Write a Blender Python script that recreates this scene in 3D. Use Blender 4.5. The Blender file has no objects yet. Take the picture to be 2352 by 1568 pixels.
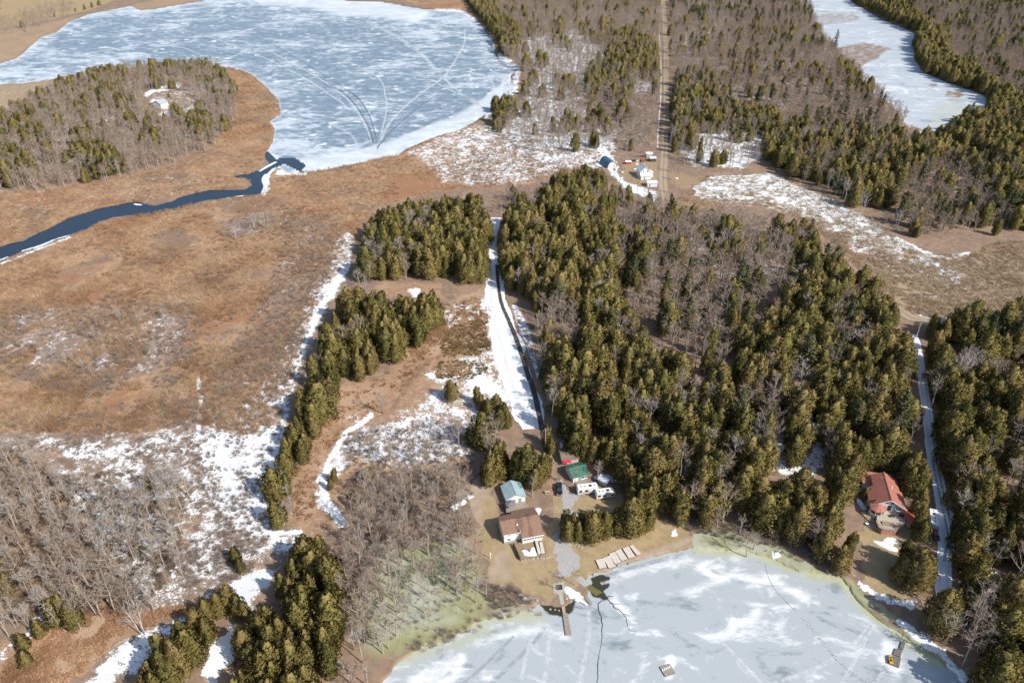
import bpy, math, random
import numpy as np

random.seed(7)
rng = np.random.default_rng(7)
R = math.radians
scene = bpy.context.scene
col = scene.collection

# ------------------------------------------------------------------ camera, sky, sun, exposure
CAM_H, PITCH, FPX = 180.0, R(32.0), 1750.0          # drone height in m, tilt below horizontal, focal length for a 2352 px wide frame
cam_data = bpy.data.cameras.new('camera')
cam_data.sensor_width = 36.0
cam_data.lens = 36.0 * FPX / 2352.0
cam_data.clip_end = 30000.0
cam = bpy.data.objects.new('camera', cam_data)
col.objects.link(cam)
cam.location = (0, 0, CAM_H)
cam.rotation_euler = (R(90) - PITCH, 0, 0)
scene.camera = cam

SUN_EL = R(41.0)
SUN_TO = np.array([0.80, -0.60])                    # horizontal direction towards the sun
world = bpy.data.worlds.new('World')
scene.world = world
world.use_nodes = True
wn = world.node_tree
sky = wn.nodes.new('ShaderNodeTexSky')
sky.sky_type = 'NISHITA'
sky.sun_disc = False
sky.sun_elevation = SUN_EL
sky.sun_rotation = math.atan2(SUN_TO[0], SUN_TO[1])
sky.air_density = 1.0
sky.dust_density = 1.0
wn.links.new(sky.outputs[0], wn.nodes['Background'].inputs[0])
wn.nodes['Background'].inputs[1].default_value = 0.14
sun_data = bpy.data.lights.new('sun', 'SUN')
sun_data.energy = 4.6
sun_data.angle = R(0.53)
sun_data.color = (1.0, 0.955, 0.88)
sun = bpy.data.objects.new('sun', sun_data)
col.objects.link(sun)
sun.rotation_euler = (R(90) - SUN_EL, 0, math.atan2(SUN_TO[1], SUN_TO[0]) + R(90))
scene.view_settings.view_transform = 'Standard'
scene.view_settings.look = 'None'
scene.view_settings.exposure = 0.27
scene.view_settings.gamma = 1.0
scene.view_settings.use_curve_mapping = False
scene.render.engine = 'CYCLES'
scene.cycles.max_bounces = 4
scene.cycles.diffuse_bounces = 2
scene.cycles.glossy_bounces = 2
scene.cycles.transmission_bounces = 2
scene.cycles.transparent_max_bounces = 6
scene.cycles.caustics_reflective = False
scene.cycles.caustics_refractive = False

# ------------------------------------------------------------------ survey helpers: frame point -> place on the ground
FWD = np.array([0, math.cos(PITCH), -math.sin(PITCH)])
UPV = np.array([0, math.sin(PITCH), math.cos(PITCH)])


def vnoise(x, y, seed=0):
    """smooth value noise, one octave, 0..1"""
    xi = np.floor(x).astype(np.int64); yi = np.floor(y).astype(np.int64)
    fx = x - xi; fy = y - yi
    fx = fx * fx * (3 - 2 * fx); fy = fy * fy * (3 - 2 * fy)

    def hsh(a, b):
        n = (a * 374761393 + b * 668265263 + seed * 974634777) & 0xFFFFFFFF
        n = ((n ^ (n >> 13)) * 1274126177) & 0xFFFFFFFF
        n = (n ^ (n >> 16)) & 0xFFFF
        return n / 65535.0
    a = hsh(xi, yi); b = hsh(xi + 1, yi); c = hsh(xi, yi + 1); d = hsh(xi + 1, yi + 1)
    return (a + (b - a) * fx) * (1 - fy) + (c + (d - c) * fx) * fy


def fbm(x, y, seed=0, octaves=4):
    s = np.zeros_like(x, dtype=float); amp = 0.5; tot = 0
    for k in range(octaves):
        s += amp * vnoise(x * 2 ** k, y * 2 ** k, seed + k * 17); tot += amp; amp *= 0.55
    return s / tot


HILLS = []   # x, y, radius, height


def height(x, y):
    x = np.asarray(x, float); y = np.asarray(y, float)
    h = 0.32 + 0.30 * (vnoise(x / 31.0 + 90, y / 31.0 + 40, 3) - 0.3)
    for (cx, cy, r, hh) in HILLS:
        h = h + hh * np.exp(-((x - cx) ** 2 + (y - cy) ** 2) / (r * r))
    return h


def unproj(px, py, z=0.0):
    d = FWD + np.array([(px - 1176) / FPX, 0, 0]) + UPV * (-(py - 784) / FPX)
    t = (z - CAM_H) / d[2]
    return np.array([0, 0, CAM_H]) + d * t


def at(px, py, lift=0.0):
    z = 0.0
    for _ in range(6):
        p = unproj(px, py, z + lift)
        z = float(height(p[0], p[1]))
    return np.array([p[0], p[1], z])


def proj(x, y, z):
    q = np.stack([np.asarray(x, float), np.asarray(y, float), np.asarray(z, float) - CAM_H], -1)
    d = q @ FWD
    return 1176 + FPX * q[..., 0] / d, 784 - FPX * (q @ UPV) / d


for (px, py, r, hh) in ((280, 262, 62, 5.0), (1700, 160, 110, 7.0), (1330, 90, 130, 5.0), (1600, 590, 45, 6.0),
                        (2240, 430, 60, 5.0), (2330, 60, 130, 8.0), (1900, 860, 40, 3.0), (2330, 1000, 45, 3.0)):
    p = unproj(px, py)
    HILLS.append((p[0], p[1], r, hh))


def inside(px, py, poly):
    res = np.zeros(px.shape, bool)
    n = len(poly)
    for i in range(n):
        x1, y1 = poly[i]; x2, y2 = poly[(i + 1) % n]
        if y1 == y2:
            continue
        c = ((y1 > py) != (y2 > py)) & (px < (x2 - x1) * (py - y1) / (y2 - y1) + x1)
        res ^= c
    return res


def sdist(px, py, poly, closed=True, reach=60):
    """signed distance (+ inside) in survey units; far points are clipped to reach"""
    out = np.full(px.shape, -float(reach))
    xs = [q[0] for q in poly]; ys = [q[1] for q in poly]
    m = (px > min(xs) - reach) & (px < max(xs) + reach) & (py > min(ys) - reach) & (py < max(ys) + reach)
    if not m.any():
        return out
    X = px[m]; Y = py[m]
    d2 = np.full(X.shape, float(reach) ** 2)
    n = len(poly)
    for i in range(n if closed else n - 1):
        x1, y1 = poly[i]; x2, y2 = poly[(i + 1) % n]
        dx, dy = x2 - x1, y2 - y1
        L = dx * dx + dy * dy + 1e-9
        t = np.clip(((X - x1) * dx + (Y - y1) * dy) / L, 0, 1)
        d2 = np.minimum(d2, (X - x1 - t * dx) ** 2 + (Y - y1 - t * dy) ** 2)
    d = np.sqrt(d2)
    if closed:
        d = np.where(inside(X, Y, poly), d, -d)
    else:
        d = -d
    out[m] = d
    return out


def sstep(a, b, v):
    t = np.clip((v - a) / (b - a), 0, 1)
    return t * t * (3 - 2 * t)


# ------------------------------------------------------------------ survey outlines (on the 2352 x 1568 frame)
LAKE = [(-160, 150), (0, 146), (39, 134), (95, 85), (130, 74), (159, 50), (200, 34), (300, 14), (322, 24), (353, 21), (469, 2), (560, -24), (700, -20),
        (792, 2), (877, 5), (919, 12), (958, 19), (1014, 25), (1053, 26), (1081, 39), (1099, 53), (1120, 74), (1131, 95), (1131, 109),
        (1145, 130), (1177, 148), (1184, 162), (1173, 173), (1178, 197), (1173, 215), (1148, 229), (1131, 250), (1117, 259), (1089, 279),
        (1043, 303), (1007, 310), (972, 324), (930, 342), (916, 354), (866, 363), (831, 372), (782, 381), (741, 390), (702, 393), (690, 395), (660, 396), (628, 378),
        (612, 368), (607, 353), (628, 324), (631, 293), (617, 279), (645, 261), (638, 226), (614, 201), (582, 173), (550, 159), (518, 153),
        (470, 150), (423, 149), (317, 152), (226, 165), (176, 171), (148, 174), (106, 184), (46, 191), (0, 193), (-160, 205)]
STREAM = [(668, 365), (655, 366), (634, 368), (618, 352), (607, 352), (610, 362), (622, 372), (600, 388), (571, 400), (528, 404), (560, 408), (570, 414), (581, 424), (560, 436), (476, 437), (420, 450), (395, 462),
          (353, 472), (310, 462), (282, 467), (226, 478), (152, 501), (123, 518), (53, 552), (0, 566), (-160, 600), (-160, 650), (0, 597), (42, 578),
          (95, 564), (130, 547), (166, 537), (197, 524), (226, 508), (262, 497), (300, 492), (346, 490), (416, 474), (473, 459), (529, 451), (596, 444),
          (614, 430), (605, 409), (614, 395), (640, 376), (655, 372), (668, 380), (690, 390), (697, 380), (684, 368)]
RIVER = [(1800, -60), (1835, 0), (1860, 21), (1871, 46), (1900, 90), (1945, 131), (1977, 177), (2009, 212), (2047, 240), (2072, 261), (2076, 279),
         (2104, 300), (2136, 313), (2182, 293), (2213, 265), (2252, 265), (2273, 226), (2245, 212), (2192, 194), (2122, 166), (2100, 134), (2100, 102),
         (2107, 74), (2072, 57), (2023, 39), (1956, 4), (1880, -60)]
POND = [(860, 1620), (880, 1568), (912, 1520), (958, 1488), (1007, 1470), (1064, 1449), (1113, 1421), (1148, 1413), (1201, 1408), (1237, 1388), (1262, 1388), (1296, 1396),
        (1318, 1374), (1352, 1372), (1350, 1350), (1345, 1328), (1362, 1314), (1395, 1312), (1424, 1297), (1466, 1287), (1501, 1276), (1554, 1265), (1589, 1258), (1645, 1260),
        (1719, 1266), (1768, 1280), (1828, 1308), (1874, 1315), (1938, 1326), (1956, 1354), (1977, 1386), (2016, 1418), (2051, 1446), (2086, 1467),
        (2143, 1510), (2192, 1545), (2240, 1620), (2240, 1800), (860, 1800)]
WATERS = [LAKE, STREAM, RIVER, POND]

# ------------------------------------------------------------------ materials
MATS = {}


def nodes_of(name):
    m = bpy.data.materials.new(name)
    m.use_nodes = True
    nt = m.node_tree
    b = nt.nodes['Principled BSDF']
    b.inputs['Specular IOR Level'].default_value = 0.2
    return m, nt, b


class NT:
    """short node helpers"""
    def __init__(self, nt):
        self.nt = nt; self.L = nt.links

    def n(self, t, **kw):
        nd = self.nt.nodes.new(t)
        for k, v in kw.items():
            setattr(nd, k, v)
        return nd

    def val(self, sock, v):
        if hasattr(v, 'links') or isinstance(v, bpy.types.NodeSocket):
            self.L.new(v, sock)
        else:
            sock.default_value = v

    def coord(self, which='Object'):
        return self.n('ShaderNodeTexCoord').outputs[which]

    def noise(self, scale, detail=4, rough=0.55, vec=None, dist=0.0):
        nd = self.n('ShaderNodeTexNoise')
        nd.inputs['Scale'].default_value = scale
        nd.inputs['Detail'].default_value = detail
        nd.inputs['Roughness'].default_value = rough
        nd.inputs['Distortion'].default_value = dist
        if vec is not None:
            self.L.new(vec, nd.inputs['Vector'])
        return nd.outputs['Fac']

    def mapping(self, vec, scale=(1, 1, 1), rot=(0, 0, 0), loc=(0, 0, 0)):
        nd = self.n('ShaderNodeMapping')
        nd.inputs['Scale'].default_value = scale
        nd.inputs['Rotation'].default_value = rot
        nd.inputs['Location'].default_value = loc
        self.L.new(vec, nd.inputs['Vector'])
        return nd.outputs[0]

    def math(self, op, a, b=0.0, c=0.0, clamp=False):
        nd = self.n('ShaderNodeMath', operation=op, use_clamp=clamp)
        self.val(nd.inputs[0], a); self.val(nd.inputs[1], b); self.val(nd.inputs[2], c)
        return nd.outputs[0]

    def smooth(self, v, a, b):
        nd = self.n('ShaderNodeMapRange', interpolation_type='SMOOTHSTEP')
        self.val(nd.inputs['Value'], v)
        nd.inputs['From Min'].default_value = a
        nd.inputs['From Max'].default_value = b
        return nd.outputs[0]

    def mix(self, f, a, b):
        nd = self.n('ShaderNodeMix', data_type='RGBA')
        self.val(nd.inputs[0], f)
        for s, v in ((nd.inputs[6], a), (nd.inputs[7], b)):
            if isinstance(v, bpy.types.NodeSocket):
                self.L.new(v, s)
            else:
                s.default_value = (*v[:3], 1)
        return nd.outputs[2]

    def ramp(self, f, stops):
        nd = self.n('ShaderNodeValToRGB')
        e = nd.color_ramp.elements
        e[0].position, e[0].color = stops[0][0], (*stops[0][1], 1)
        e[1].position, e[1].color = stops[1][0], (*stops[1][1], 1)
        for p, c in stops[2:]:
            x = e.new(p); x.color = (*c, 1)
        self.val(nd.inputs[0], f)
        return nd.outputs[0]

    def attr(self, name):
        return self.n('ShaderNodeAttribute', attribute_name=name).outputs['Fac']

    def bump(self, b, h, strength, dist):
        nd = self.n('ShaderNodeBump')
        nd.inputs['Strength'].default_value = strength
        nd.inputs['Distance'].default_value = dist
        self.L.new(h, nd.inputs['Height'])
        self.L.new(nd.outputs[0], b.inputs['Normal'])


def plain(name, c1, c2=None, scale=1.5, rough=0.85, spec=0.2, metal=0.0, detail=5, stretch=(1, 1, 1), bump=0.0):
    """a mottled procedural surface between two colours"""
    if name in MATS:
        return MATS[name]
    m, nt, b = nodes_of(name)
    k = NT(nt)
    c2 = c2 or tuple(v * 0.75 for v in c1)
    v = k.mapping(k.coord(), stretch)
    f = k.noise(scale, detail, 0.6, v)
    k.L.new(k.mix(k.smooth(f, 0.3, 0.72), c1, c2), b.inputs['Base Color'])
    b.inputs['Roughness'].default_value = rough
    b.inputs['Specular IOR Level'].default_value = spec
    b.inputs['Metallic'].default_value = metal
    if bump:
        k.bump(b, f, 0.6, bump)
    MATS[name] = m
    return m


def ribbed(name, c1, c2, period=0.4, rough=0.45, spec=0.4, stain=None):
    """sheet metal: raised ribs every period metres along local x, weathered"""
    m, nt, b = nodes_of(name)
    k = NT(nt)
    co = k.coord()
    f = k.noise(0.55, 5, 0.6, co)
    w = k.n('ShaderNodeTexWave', wave_type='BANDS', bands_direction='X')
    w.inputs['Scale'].default_value = 0.314 / period
    k.L.new(co, w.inputs['Vector'])
    base = k.mix(k.smooth(f, 0.35, 0.7), c1, c2)
    if stain:
        base = k.mix(k.math('MULTIPLY', k.smooth(k.noise(1.7, 6, 0.7, co), 0.55, 0.7), 0.7), base, stain)
    k.L.new(base, b.inputs['Base Color'])
    b.inputs['Roughness'].default_value = rough
    b.inputs['Specular IOR Level'].default_value = spec
    k.bump(b, w.outputs['Fac'], 0.5, 0.04)
    MATS[name] = m
    return m


# ------------------------------------------------------------------ ground sheet
def axis_x():
    core = np.arange(-170, 2522, 3.6)
    lo = np.array([-9000, -5000, -3000, -1800, -1100, -700, -450, -300, -220])
    hi = np.array([2570, 2650, 2800, 3050, 3500, 4200, 5400, 7400, 11400])
    return np.concatenate([lo, core, hi])


def axis_y():
    far = np.array([-306, -300, -290, -275, -255, -230, -200, -175, -150, -130, -115, -104])
    core = np.arange(-98, 1712, 3.6)
    near = np.array([1730, 1770, 1850, 2000, 2300, 2800, 3400])
    return np.concatenate([far, core, near])


gx, gy = axis_x(), axis_y()
NXG, NYG = len(gx), len(gy)
d_ = (gy - 784) / FPX
dirz = FWD[2] - UPV[2] * d_
diry = FWD[1] - UPV[1] * d_
tt = -CAM_H / dirz
row_y = tt * diry
row_t = tt
GX = ((gx[None, :] - 1176) / FPX) * row_t[:, None]
GY = np.repeat(row_y[:, None], NXG, 1)
# a last strip of ground behind the viewpoint
GX = np.vstack([GX, GX[-1:] * 3, GX[-1:] * 12]); GY = np.vstack([GY, np.full((1, NXG), -400.), np.full((1, NXG), -4000.)])
NYG += 2
GH = height(GX, GY)
far_fade = np.clip((np.hypot(GX, GY) - 1500) / 1500, 0, 1)
PXG, PYG = proj(GX, GY, GH)
PXG[-3:] = -1e5; PYG[-3:] = -1e5
cell = np.clip((GY + 60) / 260, 0.6, 5)
# ragged outlines: look the survey up at slightly wandering positions
wob = lambda s, amp, seed: (fbm(GX / s, GY / s, seed) - 0.5) * amp
PPM = FPX / np.maximum(60, GY * FWD[1] + (GH - CAM_H) * FWD[2])       # survey units per metre here
FORE = CAM_H / np.hypot(np.hypot(GX, GY), CAM_H)
QX = PXG + (wob(16, 11, 1) + wob(4, 5, 2) + wob(1.6, 2.2, 3)) * PPM
QY = PYG + (wob(16, 11, 5) + wob(4, 5, 6) + wob(1.6, 2.2, 7)) * PPM * FORE
SX = PXG + (wob(4, 1.8, 11) + wob(1.5, .8, 13)) * PPM; SY = PYG + (wob(4, 1.8, 12) + wob(1.5, .8, 14)) * PPM * FORE
SOFT = np.clip(PPM / 4, .5, 2.0)


def cover(poly, soft=8, x=None, y=None):
    return sstep(-1, 1, sdist(QX if x is None else x, QY if y is None else y, poly) / (soft * SOFT))


def strip(line, half, soft=3, x=None, y=None):
    return sstep(-half - soft, -half + soft, sdist(SX if x is None else x, SY if y is None else y, line, closed=False))


A = {k: np.zeros(GX.shape) for k in ('snow', 'reed', 'dirt', 'lawn', 'algae', 'gravel', 'wet', 'sand', 'pale', 'brush')}


def put(name, mask, amount=1.0):
    A[name] = np.maximum(A[name], mask * amount)


def cut(name, mask):
    A[name] = A[name] * (1 - mask)


# default: leaf litter with a little old snow under the woods
put('snow', np.ones_like(GX), 0.10)
# marshes
M1 = [(-160, 640), (0, 600), (100, 570), (230, 512), (300, 497), (480, 462), (600, 447), (640, 385), (700, 393), (860, 364), (930, 345), (1010, 313), (1080, 282), (1130, 300),
      (1180, 350), (1250, 372), (1340, 350), (1390, 345), (1370, 380), (1290, 400), (1200, 425), (1000, 440), (850, 480), (815, 545), (795, 600), (740, 680),
      (700, 760), (670, 870), (645, 980), (560, 1000), (430, 965), (350, 995), (200, 995), (30, 990), (-160, 1000)]
M2 = [(-160, 450), (0, 440), (100, 436), (300, 405), (420, 375), (520, 300), (545, 240), (520, 160), (550, 159), (590, 175), (620, 205), (645, 240), (648, 262), (620, 280), (630, 330),
      (600, 380), (560, 430), (470, 440), (300, 468), (200, 485), (0, 570), (-160, 610)]
M3 = [(-160, 205), (0, 192), (150, 172), (195, 166), (170, 190), (80, 225), (0, 262), (-160, 280)]
M3b = [(-160, 60), (0, 70), (60, 62), (120, 50), (200, 30), (320, 8), (420, -10), (560, -40), (560, -10), (470, 5), (350, 24), (320, 30), (200, 50), (95, 88), (39, 136), (0, 147), (-160, 152)]
M4 = [(1555, 462), (1592, 424), (1627, 403), (1733, 399), (1775, 397), (1839, 427), (1910, 452), (1952, 480), (2005, 505), (2051, 544), (2072, 555), (2122, 582), (2224, 586), (2281, 560), (2352, 555),
      (2560, 560), (2560, 700), (2352, 706), (2228, 724), (2157, 736), (2093, 720), (2051, 696), (2012, 668), (1977, 628), (1934, 580), (1874, 528), (1835, 506), (1782, 478), (1700, 470), (1627, 478)]
for M in (M1, M2, M3, M3b, M4):
    put('reed', cover(M, 7))
put('reed', cover([(880, -60), (920, 2), (1000, 20), (1060, 20), (1100, 45), (1140, 90), (1140, 120), (1190, 150), (1180, 210), (1150, 240), (1130, 270), (1180, 240), (1210, 190), (1200, 150), (1150, 100), (1110, 40), (1060, -60)], 6), 0.9)
put('pale', cover([(1870, 600), (1960, 590), (2100, 600), (2230, 580), (2560, 555), (2560, 705), (2160, 740), (2050, 700)], 20))
for l_ in ([(850, 470), (815, 520), (770, 560), (690, 640), (560, 760), (480, 850)], [(700, 400), (840, 470)], [(560, 735), (500, 800), (440, 860)], [(300, 640), (420, 720), (600, 760)]):
    put('pale', strip(l_, 1.2, 2.5), 0.9)
put('pale', cover(M3, 10)); put('pale', cover(M3b, 10), 0.7)
# grey brush standing in the marsh
put('brush', cover([(0, 690), (120, 690), (250, 680), (420, 680), (470, 730), (430, 830), (340, 890), (200, 880), (60, 860), (0, 830)], 35), 0.62)
put('brush', cover([(640, 470), (770, 500), (800, 560), (740, 680), (680, 800), (560, 900), (480, 930), (500, 840), (600, 700), (650, 560), (560, 540)], 35), 0.62)
put('brush', cover([(0, 930), (200, 950), (430, 920), (640, 900), (640, 1000), (430, 1000), (200, 1010), (0, 1000)], 25), 0.7)
put('brush', cover([(500, 505), (640, 480), (640, 520), (560, 550), (500, 545)], 12), 0.8)
# old snow in the marsh
put('snow', cover([(790, 555), (808, 600), (775, 660), (735, 740), (705, 820), (675, 900), (660, 960), (645, 1040), (628, 1130), (622, 1200), (695, 1212), (690, 1262), (640, 1285), (560, 1240),
                   (500, 1180), (470, 1100), (455, 1000), (520, 960), (590, 890), (650, 800), (705, 720), (765, 620)], 22), 0.66)
put('snow', strip([(792, 560), (765, 640), (715, 720), (678, 800), (644, 880), (612, 960)], 26, 22), 0.62)
put('snow', strip([(800, 545), (790, 620), (740, 700), (702, 775), (672, 850), (650, 935), (636, 1020), (622, 1120), (640, 1200)], 12, 16), 0.92)
put('snow', cover([(40, 985), (200, 1000), (430, 965), (560, 900), (640, 900), (620, 1200), (690, 1220), (640, 1300), (560, 1330), (420, 1390), (340, 1400), (380, 1250), (420, 1200), (330, 1110), (190, 1070)], 25), 0.47)
put('snow', strip([(455, 870), (462, 930), (455, 980), (475, 1060), (470, 1100), (500, 1160), (560, 1210), (640, 1225), (690, 1222)], 6, 5), 1.0)
put('snow', strip([(640, 890), (560, 960), (480, 985)], 3, 5), 0.8)
put('snow', strip([(700, 760), (640, 850), (560, 880)], 3, 5), 0.75)
put('snow', strip([(780, 640), (720, 690), (640, 700), (600, 660)], 2, 4), 0.6)
put('snow', strip([(500, 800), (465, 870), (462, 940)], 2, 4), 0.6)
put('snow', cover([(-160, 990), (40, 985), (140, 1010), (130, 1060), (0, 1040), (-160, 1040)], 20), 0.42)
put('snow', cover([(30, 985), (140, 1010), (300, 1015), (420, 980), (440, 1010), (300, 1040), (180, 1060), (60, 1010)], 14), 0.62)
put('snow', cover([(0, 690), (120, 700), (250, 690), (400, 690), (450, 740), (420, 830), (330, 880), (200, 870), (60, 850), (0, 810)], 30), 0.33)
put('snow', cover([(640, 470), (740, 500), (790, 560), (700, 660), (560, 760), (600, 640), (640, 560), (540, 550), (490, 540), (500, 510), (590, 500)], 25), 0.28)
put('snow', cover([(930, 345), (1090, 282), (1150, 290), (1230, 340), (1340, 350), (1400, 340), (1420, 360), (1400, 395), (1290, 395), (1210, 425), (1120, 430), (1010, 420), (980, 380)], 14), 0.50)
put('snow', cover([(1240, 360), (1330, 350), (1400, 352), (1390, 385), (1300, 380), (1240, 398)], 12), 0.85)
put('snow', strip([(1372, 330), (1400, 375), (1440, 420), (1500, 452)], 13, 8), 0.85)
put('snow', cover([(0, 425), (200, 418), (420, 385), (560, 400), (480, 440), (300, 465), (0, 530)], 14), 0.24)
put('snow', strip([(0, 606), (42, 590), (95, 570), (160, 545)], 3, 3), 0.8)
put('snow', strip([(628, 385), (612, 400), (615, 430), (606, 446)], 6, 4), 0.9)
put('snow', strip([(700, 396), (640, 396)], 7, 4), 0.7)
put('snow', strip([(1150, 130), (1190, 160), (1180, 210), (1150, 240), (1120, 265)], 9, 8), 0.7)
put('snow', strip([(1000, 24), (1055, 25), (1090, 45), (1125, 90), (1135, 115)], 5, 5), 0.65)
# snowy woods in the north
put('snow', cover([(1190, 90), (1330, 60), (1420, 110), (1400, 180), (1330, 240), (1420, 300), (1410, 350), (1240, 350), (1130, 300), (1200, 240), (1220, 160)], 20), 0.60)
put('snow', cover([(1545, -20), (1700, 0), (1640, 120), (1560, 150)], 25), 0.46)
put('snow', cover([(1545, 60), (1850, 40), (1990, 230), (1760, 260), (1560, 300)], 25), 0.30)
put('snow', cover([(1150, 0), (1500, 0), (1500, 340), (1240, 340)], 25), 0.28)
put('snow', cover([(1560, 280), (1660, 285), (1760, 305), (1780, 350), (1700, 390), (1600, 380), (1560, 350)], 16), 0.62)
put('snow', cover([(1440, 190), (1500, 180), (1490, 220), (1440, 215)], 8), 0.6)
put('snow', cover([(2130, -30), (2352, -30), (2352, 60), (2200, 40)], 20), 0.45)
put('snow', cover([(2150, 420), (2340, 440), (2340, 500), (2180, 480)], 20), 0.30)
# ice on the right-hand marsh
put('snow', cover([(1590, 430), (1627, 405), (1775, 397), (1839, 427), (1910, 452), (1952, 480), (2005, 505), (2051, 544), (2120, 580), (2060, 570), (1960, 520), (1890, 490), (1800, 470), (1740, 440), (1650, 450), (1600, 455)], 9), 0.95)
put('snow', cover([(1590, 440), (1700, 430), (1800, 440), (1920, 480), (2020, 530), (2100, 590), (2060, 610), (1960, 575), (1880, 520), (1780, 480), (1640, 470)], 14), 0.52)
put('snow', cover([(1900, 520), (2000, 560), (2120, 600), (2240, 640), (2220, 680), (2100, 640), (1980, 610)], 18), 0.36)
put('snow', cover([(2090, 580), (2140, 582), (2230, 640), (2210, 665), (2150, 620), (2090, 605)], 12), 0.62)
put('snow', cover([(2090, 660), (2160, 670), (2160, 690), (2080, 690)], 14), 0.40)
put('snow', strip([(2060, 548), (2122, 580), (2170, 592), (2224, 583)], 4, 3), 0.95)
put('snow', strip([(2090, 716), (2150, 736), (2190, 728)], 3, 3), 0.8)
put('snow', cover([(1700, 600), (1790, 590), (1830, 640), (1790, 660), (1690, 690), (1680, 640)], 18), 0.40)
put('snow', cover([(1560, 520), (1660, 520), (1720, 600), (1660, 700), (1590, 700), (1580, 600)], 25), 0.34)
# island
put('snow', strip([(338, 218), (352, 208), (400, 200), (412, 194)], 6, 5), 0.9)
put('snow', strip([(372, 262), (400, 264), (430, 254), (452, 240)], 6, 4), 0.9)
put('snow', strip([(465, 190), (468, 203)], 8, 4), 0.8)
put('snow', cover([(40, 300), (160, 280), (260, 250), (290, 280), (180, 330), (60, 350)], 20), 0.34)
# middle lane clearing
CLEAR = [(1030, 690), (1075, 672), (1110, 655), (1135, 645), (1145, 690), (1160, 760), (1170, 850), (1168, 900), (1100, 950), (1090, 1000), (1080, 1075), (960, 1085), (880, 1090), (820, 1130), (800, 1210),
         (740, 1235), (690, 1215), (660, 1195), (660, 1120), (690, 1030), (720, 960), (760, 920), (800, 870), (850, 868), (905, 850), (930, 800), (960, 775), (1015, 755)]
put('dirt', cover(CLEAR, 10), 0.95)
put('dirt', cover([(850, 660), (960, 640), (1030, 650), (1020, 690), (960, 672), (880, 690)], 8), 0.8)
cut('reed', cover(CLEAR, 10))
put('snow', cover([(1000, 700), (1060, 695), (1130, 660), (1165, 780), (1180, 900), (1190, 960), (1110, 975), (1085, 1040), (960, 1070), (850, 1050), (800, 1080), (760, 1110), (790, 1190), (760, 1190), (722, 1150),
                   (716, 1090), (770, 1010), (830, 975), (900, 960), (970, 900), (1050, 860), (1080, 800), (1060, 740)], 14), 0.52)
put('snow', cover([(820, 990), (1000, 950), (1090, 970), (1085, 1065), (950, 1080), (830, 1060)], 16), 0.60)
put('snow', cover([(1060, 870), (1110, 860), (1180, 900), (1160, 930), (1100, 905), (1065, 895)], 8), 0.9)
put('snow', cover([(925, 660), (950, 655), (962, 678), (940, 682)], 5), 0.9)
put('snow', strip([(740, 1100), (760, 1050), (800, 990), (850, 955)], 8, 6), 0.8)
put('snow', strip([(735, 1100), (750, 1150), (785, 1200)], 13, 8), 0.7)
cut('snow', strip([(700, 1190), (690, 1110), (710, 1040), (760, 960), (800, 900), (880, 880), (950, 810), (1020, 760), (1080, 700)], 17, 10) * 0.96)
put('snow', cover([(1010, 700), (1120, 690), (1150, 780), (1140, 820), (1060, 790), (1010, 740)], 14), 0.48)
put('snow', cover([(960, 860), (1060, 830), (1140, 830), (1160, 860), (1050, 870), (980, 900)], 10), 0.62)
put('wet', strip([(905, 935), (940, 880), (985, 825)], 5, 7), 0.5)
cut('snow', cover([(1050, 745), (1105, 735), (1125, 790), (1115, 810), (1040, 815), (1025, 790)], 10) * 0.6)
# south-west swamp and cuttings
put('dirt', cover([(-160, 1560), (-160, 1500), (0, 1470), (60, 1440), (180, 1380), (260, 1390), (340, 1400), (420, 1385), (520, 1350), (560, 1310), (600, 1300), (560, 1350), (430, 1395), (330, 1440), (250, 1500), (180, 1568), (0, 1640)], 10), 0.9)
put('dirt', cover([(420, 1640), (470, 1480), (560, 1470), (540, 1568), (500, 1640)], 10), 0.7)
put('dirt', cover([(0, 1000), (120, 1060), (330, 1250), (300, 1390), (150, 1400), (0, 1440)], 25), 0.5)
put('snow', cover([(100, 1060), (250, 1060), (430, 1020), (430, 1200), (390, 1260), (400, 1380), (300, 1390), (230, 1300), (170, 1180)], 25), 0.50)
put('snow', cover([(150, 1640), (240, 1530), (330, 1450), (450, 1400), (520, 1350), (560, 1330), (640, 1290), (630, 1360), (590, 1400), (470, 1420), (400, 1460), (330, 1520), (290, 1640)], 14), 0.74)
put('snow', cover([(420, 1640), (450, 1568), (500, 1450), (530, 1440), (545, 1480), (510, 1550), (470, 1640)], 8), 0.9)
put('snow', cover([(540, 1330), (640, 1300), (600, 1380), (560, 1400)], 8), 0.85)
put('snow', cover([(0, 1510), (40, 1460), (90, 1410), (110, 1420), (40, 1520), (0, 1560)], 8), 0.75)
cut('snow', cover([(60, 1470), (180, 1395), (330, 1402), (300, 1450), (200, 1510), (100, 1568), (0, 1640), (0, 1540)], 10) * 0.95)
put('snow', cover([(790, 960), (830, 940), (830, 980)], 5), 0.5)
# green ice around the alders, and the yellow ice along the shore
G1 = [(905, 1255), (960, 1248), (1043, 1245), (1085, 1290), (1108, 1340), (1130, 1372), (1160, 1386), (1240, 1396), (1248, 1412), (1148, 1424), (1064, 1462), (1000, 1484), (930, 1510), (850, 1500), (828, 1420), (838, 1340), (862, 1285)]
put('algae', cover(G1, 30), .85); cut('snow', cover(G1, 14)); cut('reed', cover(G1, 10))
G2 = [(1585, 1248), (1620, 1222), (1700, 1222), (1760, 1226), (1800, 1262), (1850, 1290), (1900, 1312), (1940, 1322), (1968, 1354), (2000, 1392), (2060, 1436), (2110, 1470), (2180, 1525), (2150, 1530), (2060, 1462),
      (1990, 1410), (1950, 1370), (1925, 1340), (1860, 1324), (1800, 1306), (1740, 1282), (1680, 1272), (1600, 1272)]
put('algae', cover(G2, 7)); cut('snow', cover(G2, 6))
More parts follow.
